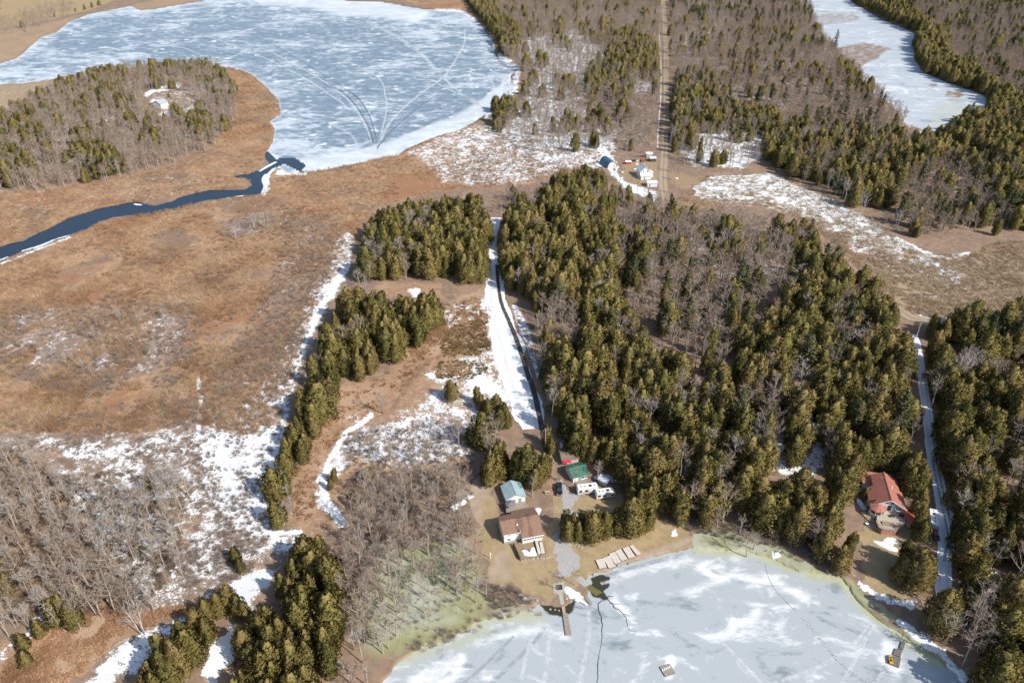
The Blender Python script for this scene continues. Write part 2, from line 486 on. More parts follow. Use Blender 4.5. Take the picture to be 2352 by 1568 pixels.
# yards
LAWN = [(1100, 1130), (1130, 1120), (1150, 1160), (1160, 1240), (1240, 1235), (1265, 1160), (1280, 1110), (1330, 1145), (1420, 1140), (1480, 1150), (1500, 1200), (1570, 1215), (1590, 1250), (1554, 1266), (1466, 1288), (1424, 1298),
        (1395, 1316), (1350, 1340), (1320, 1374), (1280, 1392), (1237, 1386), (1190, 1372), (1140, 1355), (1105, 1320), (1095, 1240), (1085, 1190)]
put('lawn', cover(LAWN, 6)); cut('snow', cover(LAWN, 6)); cut('reed', cover(LAWN, 6)); cut('algae', cover(LAWN, 5))
put('sand', strip([(1385, 1312), (1440, 1284), (1500, 1268), (1560, 1250), (1590, 1240)], 9, 6), 0.9)
put('sand', cover([(1105, 1290), (1150, 1250), (1160, 1300), (1170, 1360), (1130, 1355), (1105, 1330)], 10), 0.75)
put('sand', cover([(1040, 1130), (1110, 1105), (1150, 1120), (1120, 1160), (1100, 1230), (1085, 1200), (1060, 1160)], 8), 0.85)
cut('snow', cover([(1040, 1130), (1110, 1105), (1150, 1120), (1120, 1160), (1100, 1230), (1085, 1200), (1060, 1160)], 8))
DRIVE = [(1282, 1182), (1296, 1140), (1278, 1100), (1300, 1108), (1330, 1132), (1372, 1142), (1320, 1152), (1302, 1180), (1300, 1220), (1312, 1260), (1326, 1290), (1320, 1318), (1300, 1330), (1272, 1330), (1254, 1318), (1262, 1280), (1258, 1240), (1264, 1206)]
put('gravel', cover(DRIVE, 4)); cut('lawn', cover(DRIVE, 4))
cut('lawn', strip([(1254, 1160), (1270, 1120), (1262, 1060), (1256, 1010)], 9, 6)); put('dirt', strip([(1270, 1130), (1268, 1080), (1258, 1010)], 9, 5), 0.7)
YARD2 = [(1960, 1080), (2000, 1070), (2010, 1100), (1985, 1190), (2000, 1210), (2060, 1225), (2090, 1220), (2090, 1260), (2050, 1300), (2040, 1330), (2060, 1360), (2090, 1350), (2110, 1372), (2050, 1390), (2000, 1370), (1972, 1330), (1975, 1270), (1965, 1230), (1980, 1180), (1962, 1130)]
put('lawn', cover(YARD2, 7)); cut('snow', cover(YARD2, 5))
put('snow', cover([(1998, 1240), (2030, 1242), (2068, 1258), (2062, 1266), (2020, 1256)], 3), 1.0)
put('snow', cover([(1955, 1322), (1985, 1350), (2040, 1382), (2105, 1388), (2085, 1415), (2060, 1410), (2010, 1385), (1975, 1356)], 5), 0.85)
put('snow', strip([(2070, 1430), (2110, 1462), (2160, 1500), (2200, 1545), (2240, 1600)], 11, 6), 0.7)
put('snow', cover([(1768, 960), (1795, 955), (1840, 990), (1900, 1020), (1905, 1085), (1850, 1095), (1780, 1085)], 8), 0.62)
put('snow', cover([(2210, 1440), (2280, 1300), (2320, 1340), (2310, 1400), (2240, 1420)], 14), 0.5)
# small snow heaps by the houses
for poly in ([(1228, 1168), (1236, 1164), (1240, 1170), (1236, 1182), (1230, 1186), (1226, 1178)],
             [(1192, 1256), (1216, 1258), (1226, 1264), (1240, 1272), (1212, 1284), (1200, 1274)],
             [(1296, 1346), (1306, 1342), (1322, 1358), (1350, 1376), (1352, 1386), (1326, 1376), (1302, 1364)],
             [(1540, 1218), (1552, 1216), (1556, 1230), (1542, 1232)], [(1068, 1134), (1090, 1138), (1078, 1148)], [(1070, 1178), (1078, 1172), (1078, 1182)],
             [(1184, 1362), (1206, 1366), (1222, 1380), (1204, 1382)], [(1770, 1264), (1794, 1260), (1796, 1280), (1776, 1284)],
             [(1358, 1092), (1400, 1088), (1420, 1104), (1380, 1110)], [(1286, 1016), (1294, 1014), (1294, 1026), (1286, 1028)]):
    put('snow', cover(poly, 2, SX, SY), 0.85)
# farmyard in the north
FARM = [(1412, 396), (1430, 380), (1465, 366), (1506, 358), (1508, 432), (1470, 430), (1436, 410)]
put('lawn', cover(FARM, 7), .55); cut('snow', cover(FARM, 6))
put('lawn', cover([(1530, 385), (1600, 400), (1620, 420), (1585, 440), (1535, 440)], 8), .5); cut('snow', cover([(1530, 385), (1600, 400), (1585, 440), (1535, 440)], 8))
put('lawn', cover([(1420, 560), (1530, 590), (1560, 660), (1470, 700), (1430, 660)], 20), 0.4)
put('dirt', cover([(1420, 540), (1540, 560), (1580, 680), (1500, 720), (1430, 660)], 25), 0.55)
put('dirt', cover([(2120, 380), (2280, 370), (2300, 480), (2200, 520), (2130, 500)], 25), 0.6)
put('lawn', cover([(0, -40), (200, -40), (350, -30), (200, 26), (60, 58), (0, 66)], 14), 0.85)
put('snow', cover([(345, 205), (460, 195), (465, 245), (380, 262), (345, 245)], 12), 0.36)
# lake shores under the water sheets
WD = np.full(GX.shape, -60.0)
for W in WATERS:
    WD = np.maximum(WD, sdist(SX, SY, W, reach=40))
wet_in = sstep(-1.5, 2.5, WD)
GZ = GH * (1 - wet_in) + (-0.9) * wet_in
put('wet', sstep(-5, 0, WD), 0.35)
NEARG = np.maximum(cover([(p[0], p[1] + 12) for p in G1], 40, PXG, PYG), cover(G2, 14, PXG, PYG))
cut('wet', NEARG)
put('algae', sstep(-14, 0, WD) * NEARG, 0.9)

verts = np.stack([GX, GY, GZ], -1).reshape(-1, 3)
idx = np.arange(NYG * NXG).reshape(NYG, NXG)
quads = np.stack([idx[1:, :-1], idx[1:, 1:], idx[:-1, 1:], idx[:-1, :-1]], -1).reshape(-1, 4)


def grid_mesh(name, v, q, attrs, mat):
    me = bpy.data.meshes.new(name)
    me.vertices.add(len(v)); me.vertices.foreach_set('co', np.ascontiguousarray(v, np.float32).ravel())
    me.loops.add(q.size); me.loops.foreach_set('vertex_index', np.ascontiguousarray(q, np.int32).ravel())
    me.polygons.add(len(q)); me.polygons.foreach_set('loop_start', np.arange(len(q), dtype=np.int32) * q.shape[1])
    me.update(calc_edges=True)
    me.polygons.foreach_set('use_smooth', np.ones(len(q), bool))
    for k_, a in attrs.items():
        at_ = me.attributes.new(k_, 'FLOAT', 'POINT')
        at_.data.foreach_set('value', np.ascontiguousarray(a, np.float32).ravel())
    me.materials.append(mat)
    o = bpy.data.objects.new(name, me)
    col.objects.link(o)
    return o


def ground_material():
    m, nt, b = nodes_of('ground_cover')
    k = NT(nt)
    co = k.coord()
    nf = k.noise(1.6, 5, 0.65, co)
    nm = k.noise(0.34, 5, 0.6, co, 0.2)
    nl = k.noise(0.055, 4, 0.55, co)
    nfine = k.noise(4.5, 4, 0.7, co)
    litter = k.mix(k.smooth(nm, 0.3, 0.7), (0.285, 0.195, 0.135), (0.19, 0.135, 0.10))
    litter = k.mix(k.math('MULTIPLY', k.smooth(nl, 0.45, 0.7), 0.6), litter, (0.36, 0.235, 0.15))
    litter = k.mix(k.math('MULTIPLY', k.smooth(nfine, 0.5, 0.72), 0.5), litter, (0.40, 0.31, 0.23))
    nxl = k.noise(0.02, 4, 0.6, co, 0.8)
    reed = k.mix(k.smooth(nl, 0.42, 0.58), (0.40, 0.24, 0.13), (0.27, 0.165, 0.098))
    reed = k.mix(k.math('MULTIPLY', k.smooth(nm, 0.42, 0.64), 0.7), reed, (0.19, 0.138, 0.10))
    reed = k.mix(k.math('MULTIPLY', k.smooth(nf, 0.45, 0.62), 0.6), reed, (0.46, 0.315, 0.20))
    reed = k.mix(k.math('MULTIPLY', k.smooth(nxl, 0.5, 0.60), 0.75), reed, (0.29, 0.145, 0.078))
    reed = k.mix(k.math('MULTIPLY', k.smooth(nxl, 0.46, 0.38), 0.65), reed, (0.195, 0.135, 0.10))
    reed = k.mix(k.math('MULTIPLY', k.attr('pale'), 0.75), reed, k.mix(k.smooth(nf, 0.4, 0.6), (0.46, 0.36, 0.255), (0.27, 0.20, 0.135)))
    c = k.mix(k.smooth(k.math('ADD', k.attr('reed'), k.math('MULTIPLY', k.math('SUBTRACT', nm, 0.5), 0.7)), 0.35, 0.65), litter, reed)
    c = k.mix(k.smooth(k.math('ADD', k.attr('brush'), k.math('MULTIPLY', k.math('SUBTRACT', nm, 0.5), 1.6)), 0.4, 0.8), c, k.mix(k.smooth(nf, 0.35, 0.65), (0.20, 0.15, 0.125), (0.27, 0.205, 0.165)))
    dirt = k.mix(k.smooth(nm, 0.3, 0.7), (0.42, 0.275, 0.175), (0.31, 0.19, 0.12))
    dirt = k.mix(k.math('MULTIPLY', k.smooth(nf, 0.46, 0.64), 0.65), dirt, (0.18, 0.11, 0.068))
    dirt = k.mix(k.math('MULTIPLY', k.smooth(nl, 0.46, 0.62), 0.5), dirt, (0.47, 0.335, 0.225))
    dirt = k.mix(k.math('MULTIPLY', k.smooth(nfine, 0.55, 0.72), 0.6), dirt, (0.52, 0.36, 0.23))
    c = k.mix(k.smooth(k.math('ADD', k.attr('dirt'), k.math('MULTIPLY', k.math('SUBTRACT', nm, 0.5), 0.8)), 0.3, 0.75), c, dirt)
    lawn = k.mix(k.smooth(nm, 0.3, 0.7), (0.40, 0.30, 0.17), (0.32, 0.235, 0.135))
    lawn = k.mix(k.math('MULTIPLY', k.smooth(nl, 0.5, 0.7), 0.5), lawn, (0.25, 0.21, 0.09))
    lawn = k.mix(k.math('MULTIPLY', k.smooth(nf, 0.5, 0.75), 0.45), lawn, (0.20, 0.13, 0.07))
    c = k.mix(k.smooth(k.math('ADD', k.attr('lawn'), k.math('MULTIPLY', k.math('SUBTRACT', nm, 0.5), 0.4)), 0.35, 0.65), c, lawn)
    sand = k.mix(k.smooth(nm, 0.3, 0.7), (0.40, 0.315, 0.235), (0.33, 0.245, 0.175))
    c = k.mix(k.smooth(k.math('ADD', k.attr('sand'), k.math('MULTIPLY', k.math('SUBTRACT', nm, 0.5), 0.6)), 0.3, 0.8), c, sand)
    grav = k.mix(k.smooth(nf, 0.3, 0.7), (0.42, 0.405, 0.385), (0.33, 0.315, 0.295))
    c = k.mix(k.smooth(k.math('ADD', k.attr('gravel'), k.math('MULTIPLY', k.math('SUBTRACT', nm, 0.5), 0.5)), 0.35, 0.65), c, grav)
    alg = k.mix(k.smooth(nm, 0.3, 0.7), (0.345, 0.345, 0.195), (0.26, 0.26, 0.125))
    alg = k.mix(k.math('MULTIPLY', k.smooth(nl, 0.40, 0.65), 0.7), alg, (0.44, 0.455, 0.40))
    alg = k.mix(k.math('MULTIPLY', k.smooth(nf, 0.55, 0.72), 0.6), alg, (0.20, 0.165, 0.10))
    c = k.mix(k.smooth(k.math('ADD', k.attr('algae'), k.math('MULTIPLY', k.math('SUBTRACT', nm, 0.5), 0.6)), 0.25, 0.75), c, alg)
    c = k.mix(k.math('MULTIPLY', k.attr('wet'), 0.8), c, (0.045, 0.033, 0.02))
    # snow lies in patches: the cover attribute against the noise
    pat = k.math('ADD', k.math('ADD', k.math('MULTIPLY', nm, 0.40), k.math('MULTIPLY', nf, 0.38)), k.math('MULTIPLY', k.noise(0.12, 3, 0.5, co), 0.22))
    pat = k.math('MULTIPLY', k.math('SUBTRACT', pat, 0.32), 2.9)
    sm = k.smooth(k.math('SUBTRACT', k.attr('snow'), pat), -0.06, 0.08)
    slush = k.smooth(k.math('SUBTRACT', k.attr('snow'), pat), -0.26, 0.02)
    c = k.mix(k.math('MULTIPLY', slush, 0.42), c, (0.50, 0.475, 0.43))
    snow = k.mix(k.smooth(nl, 0.35, 0.7), (0.82, 0.83, 0.84), (0.68, 0.695, 0.70))
    snow = k.mix(k.math('MULTIPLY', k.smooth(nf, 0.50, 0.68), 0.5), snow, (0.46, 0.44, 0.41))
    c = k.mix(sm, c, snow)
    k.L.new(c, b.inputs['Base Color'])
    b.inputs['Roughness'].default_value = 0.95
    b.inputs['Specular IOR Level'].default_value = 0.05
    hgt = k.math('ADD', k.math('ADD', k.math('MULTIPLY', nf, 0.5), k.math('MULTIPLY', nfine, 0.35)), k.math('MULTIPLY', sm, 0.25))
    k.bump(b, hgt, 0.6, 0.32)
    return m


ground = grid_mesh('ground', verts, quads, {k_: v.reshape(-1) for k_, v in A.items()}, ground_material())
ground['kind'] = 'structure'


# ------------------------------------------------------------------ ice and water sheets
def ice_sheet(name, poly, z, mat, grow=9, extra=None):
    d = sdist(PXG, PYG, poly, reach=70)
    keep = d > -grow
    kq = keep.reshape(-1)[quads].all(1)
    q = quads[kq]
    used = np.unique(q)
    remap = np.full(NXG * NYG, -1, np.int64); remap[used] = np.arange(len(used))
    v = verts[used].copy(); v[:, 2] = z
    at_ = {'edge': np.clip(d / 60.0, -0.2, 1).reshape(-1)[used]}
    if extra:
        for n_, a_ in extra.items():
            at_[n_] = a_.reshape(-1)[used]
    o = grid_mesh(name, v, remap[q], at_, mat)
    o['kind'] = 'structure'
    return o


def lake_ice_material():
    m, nt, b = nodes_of('blue_lake_ice')
    k = NT(nt)
    co = k.coord()
    n1 = k.noise(0.045, 8, 0.70, k.mapping(co, (0.8, 1.1, 1), (0, 0, R(-12))), 0.9)
    n2 = k.noise(0.15, 6, 0.68, k.mapping(co, (0.7, 1.2, 1), (0, 0, R(15))), 0.6)
    n3 = k.noise(0.012, 3, 0.5, co)
    n4 = k.noise(0.6, 3, 0.6, co)
    e = k.attr('edge')
    deep = k.mix(k.smooth(n2, 0.3, 0.75), (0.14, 0.195, 0.245), (0.26, 0.32, 0.375))
    pale = k.mix(k.smooth(n4, 0.3, 0.8), (0.57, 0.61, 0.64), (0.46, 0.515, 0.56))
    v = k.math('ADD', n1, k.math('MULTIPLY', k.math('SUBTRACT', n2, 0.5), 0.55))
    v = k.math('ADD', v, k.math('MULTIPLY', k.math('SUBTRACT', n3, 0.5), 0.45))
    v = k.math('SUBTRACT', v, k.math('MULTIPLY', k.attr('clear'), 0.08))
    c = k.mix(k.smooth(v, 0.385, 0.63), deep, pale)
    spots = k.smooth(k.math('ADD', k.noise(0.085, 2, 0.45, co), k.math('MULTIPLY', n4, 0.12)), 0.70, 0.76)
    c = k.mix(k.math('MULTIPLY', spots, 0.85), c, (0.72, 0.745, 0.76))
    rim = k.math('SUBTRACT', k.math('ADD', e, k.math('MULTIPLY', k.math('SUBTRACT', n2, 0.5), 0.35)), k.math('MULTIPLY', k.attr('snowy'), 0.55))
    c = k.mix(k.math('MULTIPLY', k.smooth(rim, 0.12, -0.12), 0.65), c, k.mix(n4, (0.74, 0.76, 0.765), (0.64, 0.675, 0.69)))
    k.L.new(c, b.inputs['Base Color'])
    b.inputs['Roughness'].default_value = 0.5
    b.inputs['Specular IOR Level'].default_value = 0.3
    k.bump(b, n2, 0.25, 0.2)
    return m


def pond_ice_material(name, dark, mid, white, scale=0.055, warm=0.0):
    m, nt, b = nodes_of(name)
    k = NT(nt)
    co = k.coord()
    n1 = k.noise(scale, 8, 0.68, k.mapping(co, (.8, 1.2, 1), (0, 0, R(25))), 1.2)
    n2 = k.noise(scale * 4, 7, 0.7, k.mapping(co, (.6, 1.3, 1), (0, 0, R(-20))), 1.0)
    n4 = k.noise(1.2, 4, 0.6, co)
    e = k.attr('edge')
    v = k.math('ADD', n1, k.math('MULTIPLY', k.math('SUBTRACT', n2, 0.5), 0.35))
    c = k.ramp(v, [(0.33, dark), (0.43, mid), (0.54, mid), (0.67, white), (0.8, white)])
    c = k.mix(k.math('MULTIPLY', k.smooth(n4, 0.45, 0.75), 0.22), c, (0.40, 0.43, 0.46))
    # drifted snow, ponding melt, algae tint and brown shore: each on its own survey mask
    c = k.mix(k.smooth(k.math('ADD', k.attr('drift'), k.math('ADD', k.math('MULTIPLY', k.math('SUBTRACT', n2, 0.5), 1.5), k.math('MULTIPLY', k.math('SUBTRACT', n1, 0.5), 1.2))), 0.35, 1.0), c, white)
    tint = k.mix(k.smooth(n2, 0.35, 0.7), (0.46, 0.49, 0.33), (0.40, 0.37, 0.17))
    c = k.mix(k.smooth(k.math('ADD', k.attr('tint'), k.math('MULTIPLY', k.math('SUBTRACT', n2, 0.5), 0.7)), 0.2, 0.95), c, tint)
    c = k.mix(k.smooth(k.math('ADD', k.attr('reedy'), k.math('MULTIPLY', k.math('SUBTRACT', k.noise(0.22, 5, 0.7, k.mapping(co, (.6, 1.3, 1))), 0.5), 3.2)), 0.72, 0.95), c, (0.25, 0.17, 0.105))
    op = k.smooth(k.math('ADD', k.attr('open'), k.math('MULTIPLY', k.math('SUBTRACT', n4, 0.5), 0.5)), 0.3, 0.75)
    c = k.mix(op, c, (0.045, 0.042, 0.024))
    k.L.new(c, b.inputs['Base Color'])
    k.L.new(k.mix(op, (0.55,) * 3, (0.12,) * 3), b.inputs['Roughness'])
    b.inputs['Specular IOR Level'].default_value = 0.35
    k.bump(b, n4, 0.2, 0.06)
    return m


zeros = np.zeros(GX.shape)
clear = cover([(100, 60), (500, 30), (900, 60), (1080, 140), (1080, 220), (980, 280), (860, 330), (740, 280), (660, 200), (560, 140), (300, 130), (120, 120)], 50, PXG, PYG)
snowy = np.maximum(cover([(640, 330), (800, 340), (960, 290), (1100, 220), (1190, 160), (1190, 240), (1050, 320), (860, 375), (690, 400)], 20, PXG, PYG), cover([(540, -60), (800, 0), (980, 30), (960, 60), (760, 40), (600, 30)], 20, PXG, PYG))
ice_sheet('lake_ice', LAKE, 0.0, lake_ice_material(), extra={'clear': clear, 'snowy': snowy})
reedy = np.maximum.reduce([cover([(1900, 110), (1990, 95), (2050, 110), (2010, 135), (1960, 165), (1930, 150)], 8), cover([(1875, 30), (1960, 25), (1990, 45), (1890, 60)], 8) * 0.8,
                           cover([(2170, 205), (2215, 210), (2215, 225), (2170, 222)], 5), cover([(2120, 192), (2150, 190), (2150, 200)], 4), cover([(1950, 150), (2000, 170), (2060, 220), (2020, 210)], 8) * .8, cover([(2080, 280), (2130, 300), (2110, 306)], 6)]) * 1.0
ice_sheet('river_ice', RIVER, 0.0, pond_ice_material('river_ice_surface', (0.26, 0.31, 0.36), (0.44, 0.475, 0.50), (0.70, 0.71, 0.71), 0.05),
          extra={'drift': np.maximum(strip([(1960, 8), (2080, 60), (2105, 90), (2105, 140), (2150, 180), (2255, 222)], 7, 7, PXG, PYG), zeros),
                 'tint': cover([(2140, 240), (2200, 215), (2225, 245), (2190, 290), (2130, 310)], 14, PXG, PYG) * 0.45, 'reedy': reedy, 'open': zeros})
drift = np.maximum.reduce([strip([(1400, 1330), (1480, 1300), (1580, 1285), (1660, 1300)], 10, 30, PXG, PYG), strip([(1580, 1360), (1680, 1320), (1780, 1330), (1850, 1370)], 13, 30, PXG, PYG),
                           strip([(2040, 1480), (2060, 1540), (2030, 1520)], 20, 26, PXG, PYG), strip([(1440, 1365), (1460, 1368)], 10, 17, PXG, PYG), strip([(1540, 1510), (1536, 1548)], 12, 17, PXG, PYG),
                           strip([(1100, 1470), (1240, 1440), (1300, 1460)], 16, 35, PXG, PYG) * 0.9, strip([(960, 1560), (1060, 1520), (1000, 1600)], 25, 35, PXG, PYG), strip([(1412, 1372), (1450, 1420)], 12, 26, PXG, PYG)])
tint = np.maximum(cover([(p[0], p[1] + (14 if p[1] > 1400 else 0)) for p in G1], 34, PXG, PYG) * 0.9, cover(G2, 12, PXG, PYG))
openw = np.maximum.reduce([cover([(1240, 1386), (1255, 1380), (1300, 1388), (1322, 1376), (1318, 1402), (1296, 1412), (1262, 1410)], 3, SX, SY), cover([(1362, 1338), (1356, 1322), (1376, 1316), (1398, 1320), (1400, 1346), (1386, 1356), (1398, 1372), (1386, 1378), (1360, 1368), (1352, 1354)], 3, SX, SY)])
ice_sheet('pond_ice', POND, 0.0, pond_ice_material('pond_ice_surface', (0.21, 0.245, 0.262), (0.385, 0.415, 0.425), (0.70, 0.71, 0.705)),
          extra={'drift': drift, 'tint': tint, 'reedy': zeros, 'open': openw})


def water_material():
    m, nt, b = nodes_of('dark_stream_water')
    k = NT(nt)
    f = k.noise(0.25, 4, 0.6, k.coord())
    k.L.new(k.mix(f, (0.003, 0.009, 0.019), (0.006, 0.015, 0.029)), b.inputs['Base Color'])
    b.inputs['Roughness'].default_value = 0.18
    b.inputs['Specular IOR Level'].default_value = 0.5
    k.bump(b, k.noise(1.2, 3, 0.5, k.coord()), 0.05, 0.1)
    return m


ice_sheet('stream_water', STREAM, 0.02, water_material(), grow=6)


# ------------------------------------------------------------------ ribbons: roads, tracks, cracks
def smooth_line(pts, step=6):
    pts = np.array(pts, float)
    out = []
    n = len(pts)
    for i in range(n - 1):
        p0 = pts[max(i - 1, 0)]; p1 = pts[i]; p2 = pts[i + 1]; p3 = pts[min(i + 2, n - 1)]
        m_ = max(2, int(np.linalg.norm(p2 - p1) / step))
        for t in np.arange(m_) / m_:
            out.append(0.5 * ((2 * p1) + (-p0 + p2) * t + (2 * p0 - 5 * p1 + 4 * p2 - p3) * t * t + (-p0 + 3 * p1 - 3 * p2 + p3) * t ** 3))
    out.append(pts[-1])
    return np.array(out)


def ribbon(name, line, width, mat, lift=0.06, flat=None, rows=4, jitter=0.0, step=4, taper=False, kind='structure'):
    pl = smooth_line(line, step)
    P = np.array([at(x, y) if flat is None else unproj(x, y, flat) for x, y in pl])
    T = np.gradient(P[:, :2], axis=0)
    T /= np.linalg.norm(T, axis=1, keepdims=True) + 1e-9
    N = np.stack([-T[:, 1], T[:, 0]], 1)
    w = np.interp(np.linspace(0, 1, len(P)), np.linspace(0, 1, len(width)), width) if hasattr(width, '__len__') else np.full(len(P), float(width))
    if taper:
        w = w * np.clip(np.minimum(np.linspace(0, 1, len(P)), np.linspace(1, 0, len(P))) * 8, 0.15, 1)
    v, side = [], []
    for j in range(rows + 1):
        s = j / rows * 2 - 1
        off = s * w / 2
        if abs(s) == 1 and jitter:
            off = off + np.convolve(rng.normal(0, jitter * 2.2, len(P) + 8), np.ones(9) / 9, 'valid')
        xy = P[:, :2] + N * off[:, None]
        z = (height(xy[:, 0], xy[:, 1]) if flat is None else np.full(len(P), flat)) + lift
        v.append(np.column_stack([xy, z])); side.append(np.full(len(P), s))
    v = np.concatenate(v); side = np.concatenate(side)
    n = len(P)
    q = [(j * n + i, j * n + i + 1, (j + 1) * n + i + 1, (j + 1) * n + i) for j in range(rows) for i in range(n - 1)]
    o = grid_mesh(name, v, np.array(q)[:, ::-1], {'side': side}, mat)
    if kind:
        o['kind'] = kind
    return o


def track_material(name, c1, c2, cut=0.45, solid=False, ruts=None, patch=None, dens=1.0):
    m, nt, b = nodes_of(name)
    k = NT(nt)
    co = k.coord()
    f = k.noise(0.5, 5, 0.65, co)
    c = k.mix(k.smooth(k.noise(1.5, 5, 0.6, co), 0.3, 0.7), c1, c2)
    s = k.math('ABSOLUTE', k.attr('side'))
    if ruts:
        band = k.smooth(k.math('ABSOLUTE', k.math('SUBTRACT', s, 0.45)), 0.26, 0.06)
        c = k.mix(k.math('MULTIPLY', band, k.smooth(f, 0.25, 0.6)), c, ruts)
    if patch:
        c = k.mix(k.smooth(k.math('ADD', k.noise(0.22, 6, 0.65, co), k.math('MULTIPLY', s, 0.10)), 0.50, 0.60), c, patch)
    k.L.new(c, b.inputs['Base Color'])
    b.inputs['Roughness'].default_value = 0.9
    b.inputs['Specular IOR Level'].default_value = 0.1
    if not solid:
        a = k.math('MULTIPLY', dens, k.math('MULTIPLY', k.smooth(k.math('ADD', s, k.math('MULTIPLY', k.math('SUBTRACT', f, 0.5), 1.2)), 1.0, 0.55), k.smooth(f, cut - 0.12, cut + 0.1)))
        k.L.new(a, b.inputs['Alpha'])
    MATS[name] = m
    return m


road_m = track_material('dirt_road_surface', (0.36, 0.27, 0.18), (0.27, 0.20, 0.14), solid=True, ruts=(0.42, 0.33, 0.24), patch=None)
snowlane_m = track_material('packed_snow_lane', (0.80, 0.81, 0.82), (0.70, 0.72, 0.74), solid=True, ruts=(0.60, 0.62, 0.64))
asphalt_m = track_material('wet_bare_track', (0.11, 0.092, 0.075), (0.075, 0.062, 0.052), cut=0.34, ruts=(0.06, 0.05, 0.043))
ROAD = [(1522, -90), (1524, 0), (1527, 60), (1530, 140), (1530, 250), (1526, 350), (1523, 420), (1530, 462)]
ribbon('dirt_road', ROAD, [6.0, 6.0, 5.6, 5.4, 5.6, 6.2], road_m, 0.12, jitter=0.35)
ribbon('dirt_road', [(1985, 640), (2040, 690), (2085, 724), (2120, 738), (2150, 742), (2200, 752), (2260, 768)], [6, 6, 8, 8, 6, 6], road_m, 0.10, jitter=0.25)
snowbank = track_material('ploughed_snow_edge', (0.80, 0.80, 0.81), (0.70, 0.71, 0.72), cut=0.50)
ribbon('snow_bank', [(1513, 60), (1518, 160), (1517, 230), (1512, 290), (1510, 340)], 1.5, snowbank, 0.2)
ribbon('snow_lane', [(1139, 500), (1134, 560), (1135, 620), (1140, 690), (1163, 780), (1185, 860), (1204, 920), (1222, 985)], [5, 5, 7, 11, 12, 13, 12, 8], snowlane_m, 0.10, jitter=0.8, rows=6)
ribbon('wet_track', [(1140, 610), (1150, 690), (1170, 740), (1190, 790), (1211, 855), (1228, 905), (1240, 960), (1250, 1010), (1258, 1050)], [1.6, 2.0, 2.3, 2.5, 2.6, 2.7, 2.6, 2.4], asphalt_m, 0.16)
ribbon('snow_strip', [(1180, 700), (1200, 745), (1218, 800), (1232, 850), (1236, 868)], [3, 6, 5, 3, 1.5], snowbank, 0.13, rows=6)
ribbon('snow_lane', [(2100, 768), (2112, 840), (2124, 910), (2134, 980), (2146, 1060), (2156, 1110), (2170, 1170), (2178, 1230), (2172, 1290), (2166, 1360), (2180, 1420)], [3.4, 3.6, 3.7, 3.8, 4.0, 4.4, 4.8, 4.8, 4.4, 3.6], snowlane_m, 0.10, jitter=0.3)
lane_rut = track_material('slushy_wheel_rut', (0.33, 0.34, 0.36), (0.25, 0.25, 0.26), cut=0.46, dens=.6)
for l in ([(2150, 1060), (2166, 1130), (2182, 1200), (2186, 1240), (2178, 1290)], [(2142, 1060), (2157, 1130), (2172, 1200), (2177, 1240), (2168, 1290)]):
    ribbon('wheel_rut', l, 0.9, lane_rut, 0.16)
shore_track = track_material('grey_farm_track', (0.30, 0.25, 0.20), (0.24, 0.20, 0.16), cut=0.35)
ribbon('farm_track', [(60, 62), (160, 42), (260, 18), (340, 0), (420, -20)], 6, shore_track, 0.1)
ice_track = track_material('snowmobile_track_snow', (0.78, 0.80, 0.81), (0.62, 0.66, 0.69), cut=0.47, dens=.66)
ice_dark = track_material('snowmobile_track_slush', (0.13, 0.20, 0.26), (0.19, 0.27, 0.33), cut=0.46, dens=.7)
trk = [([(866, 356), (880, 310), (905, 270), (960, 220), (1015, 180), (1045, 140), (1066, 100), (1068, 68)], 4.0, ice_track),
       ([(860, 335), (835, 280), (800, 230), (740, 185), (680, 150), (600, 110), (520, 86)], 3.5, ice_track),
       ([(858, 330), (846, 290), (822, 250), (790, 215), (740, 190)], 3.0, ice_dark), ([(864, 318), (850, 270), (830, 235), (800, 205)], 2.4, ice_dark),
       ([(866, 340), (900, 300), (945, 260), (985, 230), (1010, 215)], 2.4, ice_dark),
       ([(1120, 252), (1080, 228), (1030, 205), (1000, 190)], 4.5, ice_track), ([(1110, 250), (1060, 215), (1020, 180), (980, 140), (930, 95), (870, 60), (800, 30)], 4.0, ice_track),
       ([(1016, 176), (975, 130), (900, 80), (840, 50)], 4.0, ice_track), ([(1095, 240), (1130, 215), (1132, 190), (1110, 172), (1060, 164), (1020, 160)], 3.5, ice_track),
       ([(866, 345), (880, 290), (888, 250), (885, 220), (870, 180), (800, 140)], 2.6, ice_track), ([(817, 350), (815, 320), (790, 300), (760, 285)], 2.6, ice_track),
       ([(380, 60), (480, 85), (600, 130), (700, 180), (790, 240)], 3.2, ice_track), ([(300, 70), (420, 110), (520, 150), (560, 165)], 3.0, ice_track), ([(1018, 60), (960, 78), (900, 95), (830, 90)], 3.2, ice_track),
       ([(560, 70), (640, 110), (740, 170), (830, 230)], 2.2, ice_dark), ([(790, 90), (870, 92), (930, 100)], 2.0, ice_dark)]
for l, w, m_ in trk:
    ribbon('snowmobile_track', l, w * .72, m_, 0.03, flat=0.0, step=3)
for l, w in (([(1900, 1560), (1980, 1525), (2040, 1480), (2080, 1440), (2150, 1395)], 2.2), ([(2080, 1568), (2090, 1530), (2040, 1480)], 0)):
    pass
pond_track = track_material('pond_track_snow', (0.83, 0.835, 0.84), (0.70, 0.71, 0.72), cut=0.48, dens=.5)
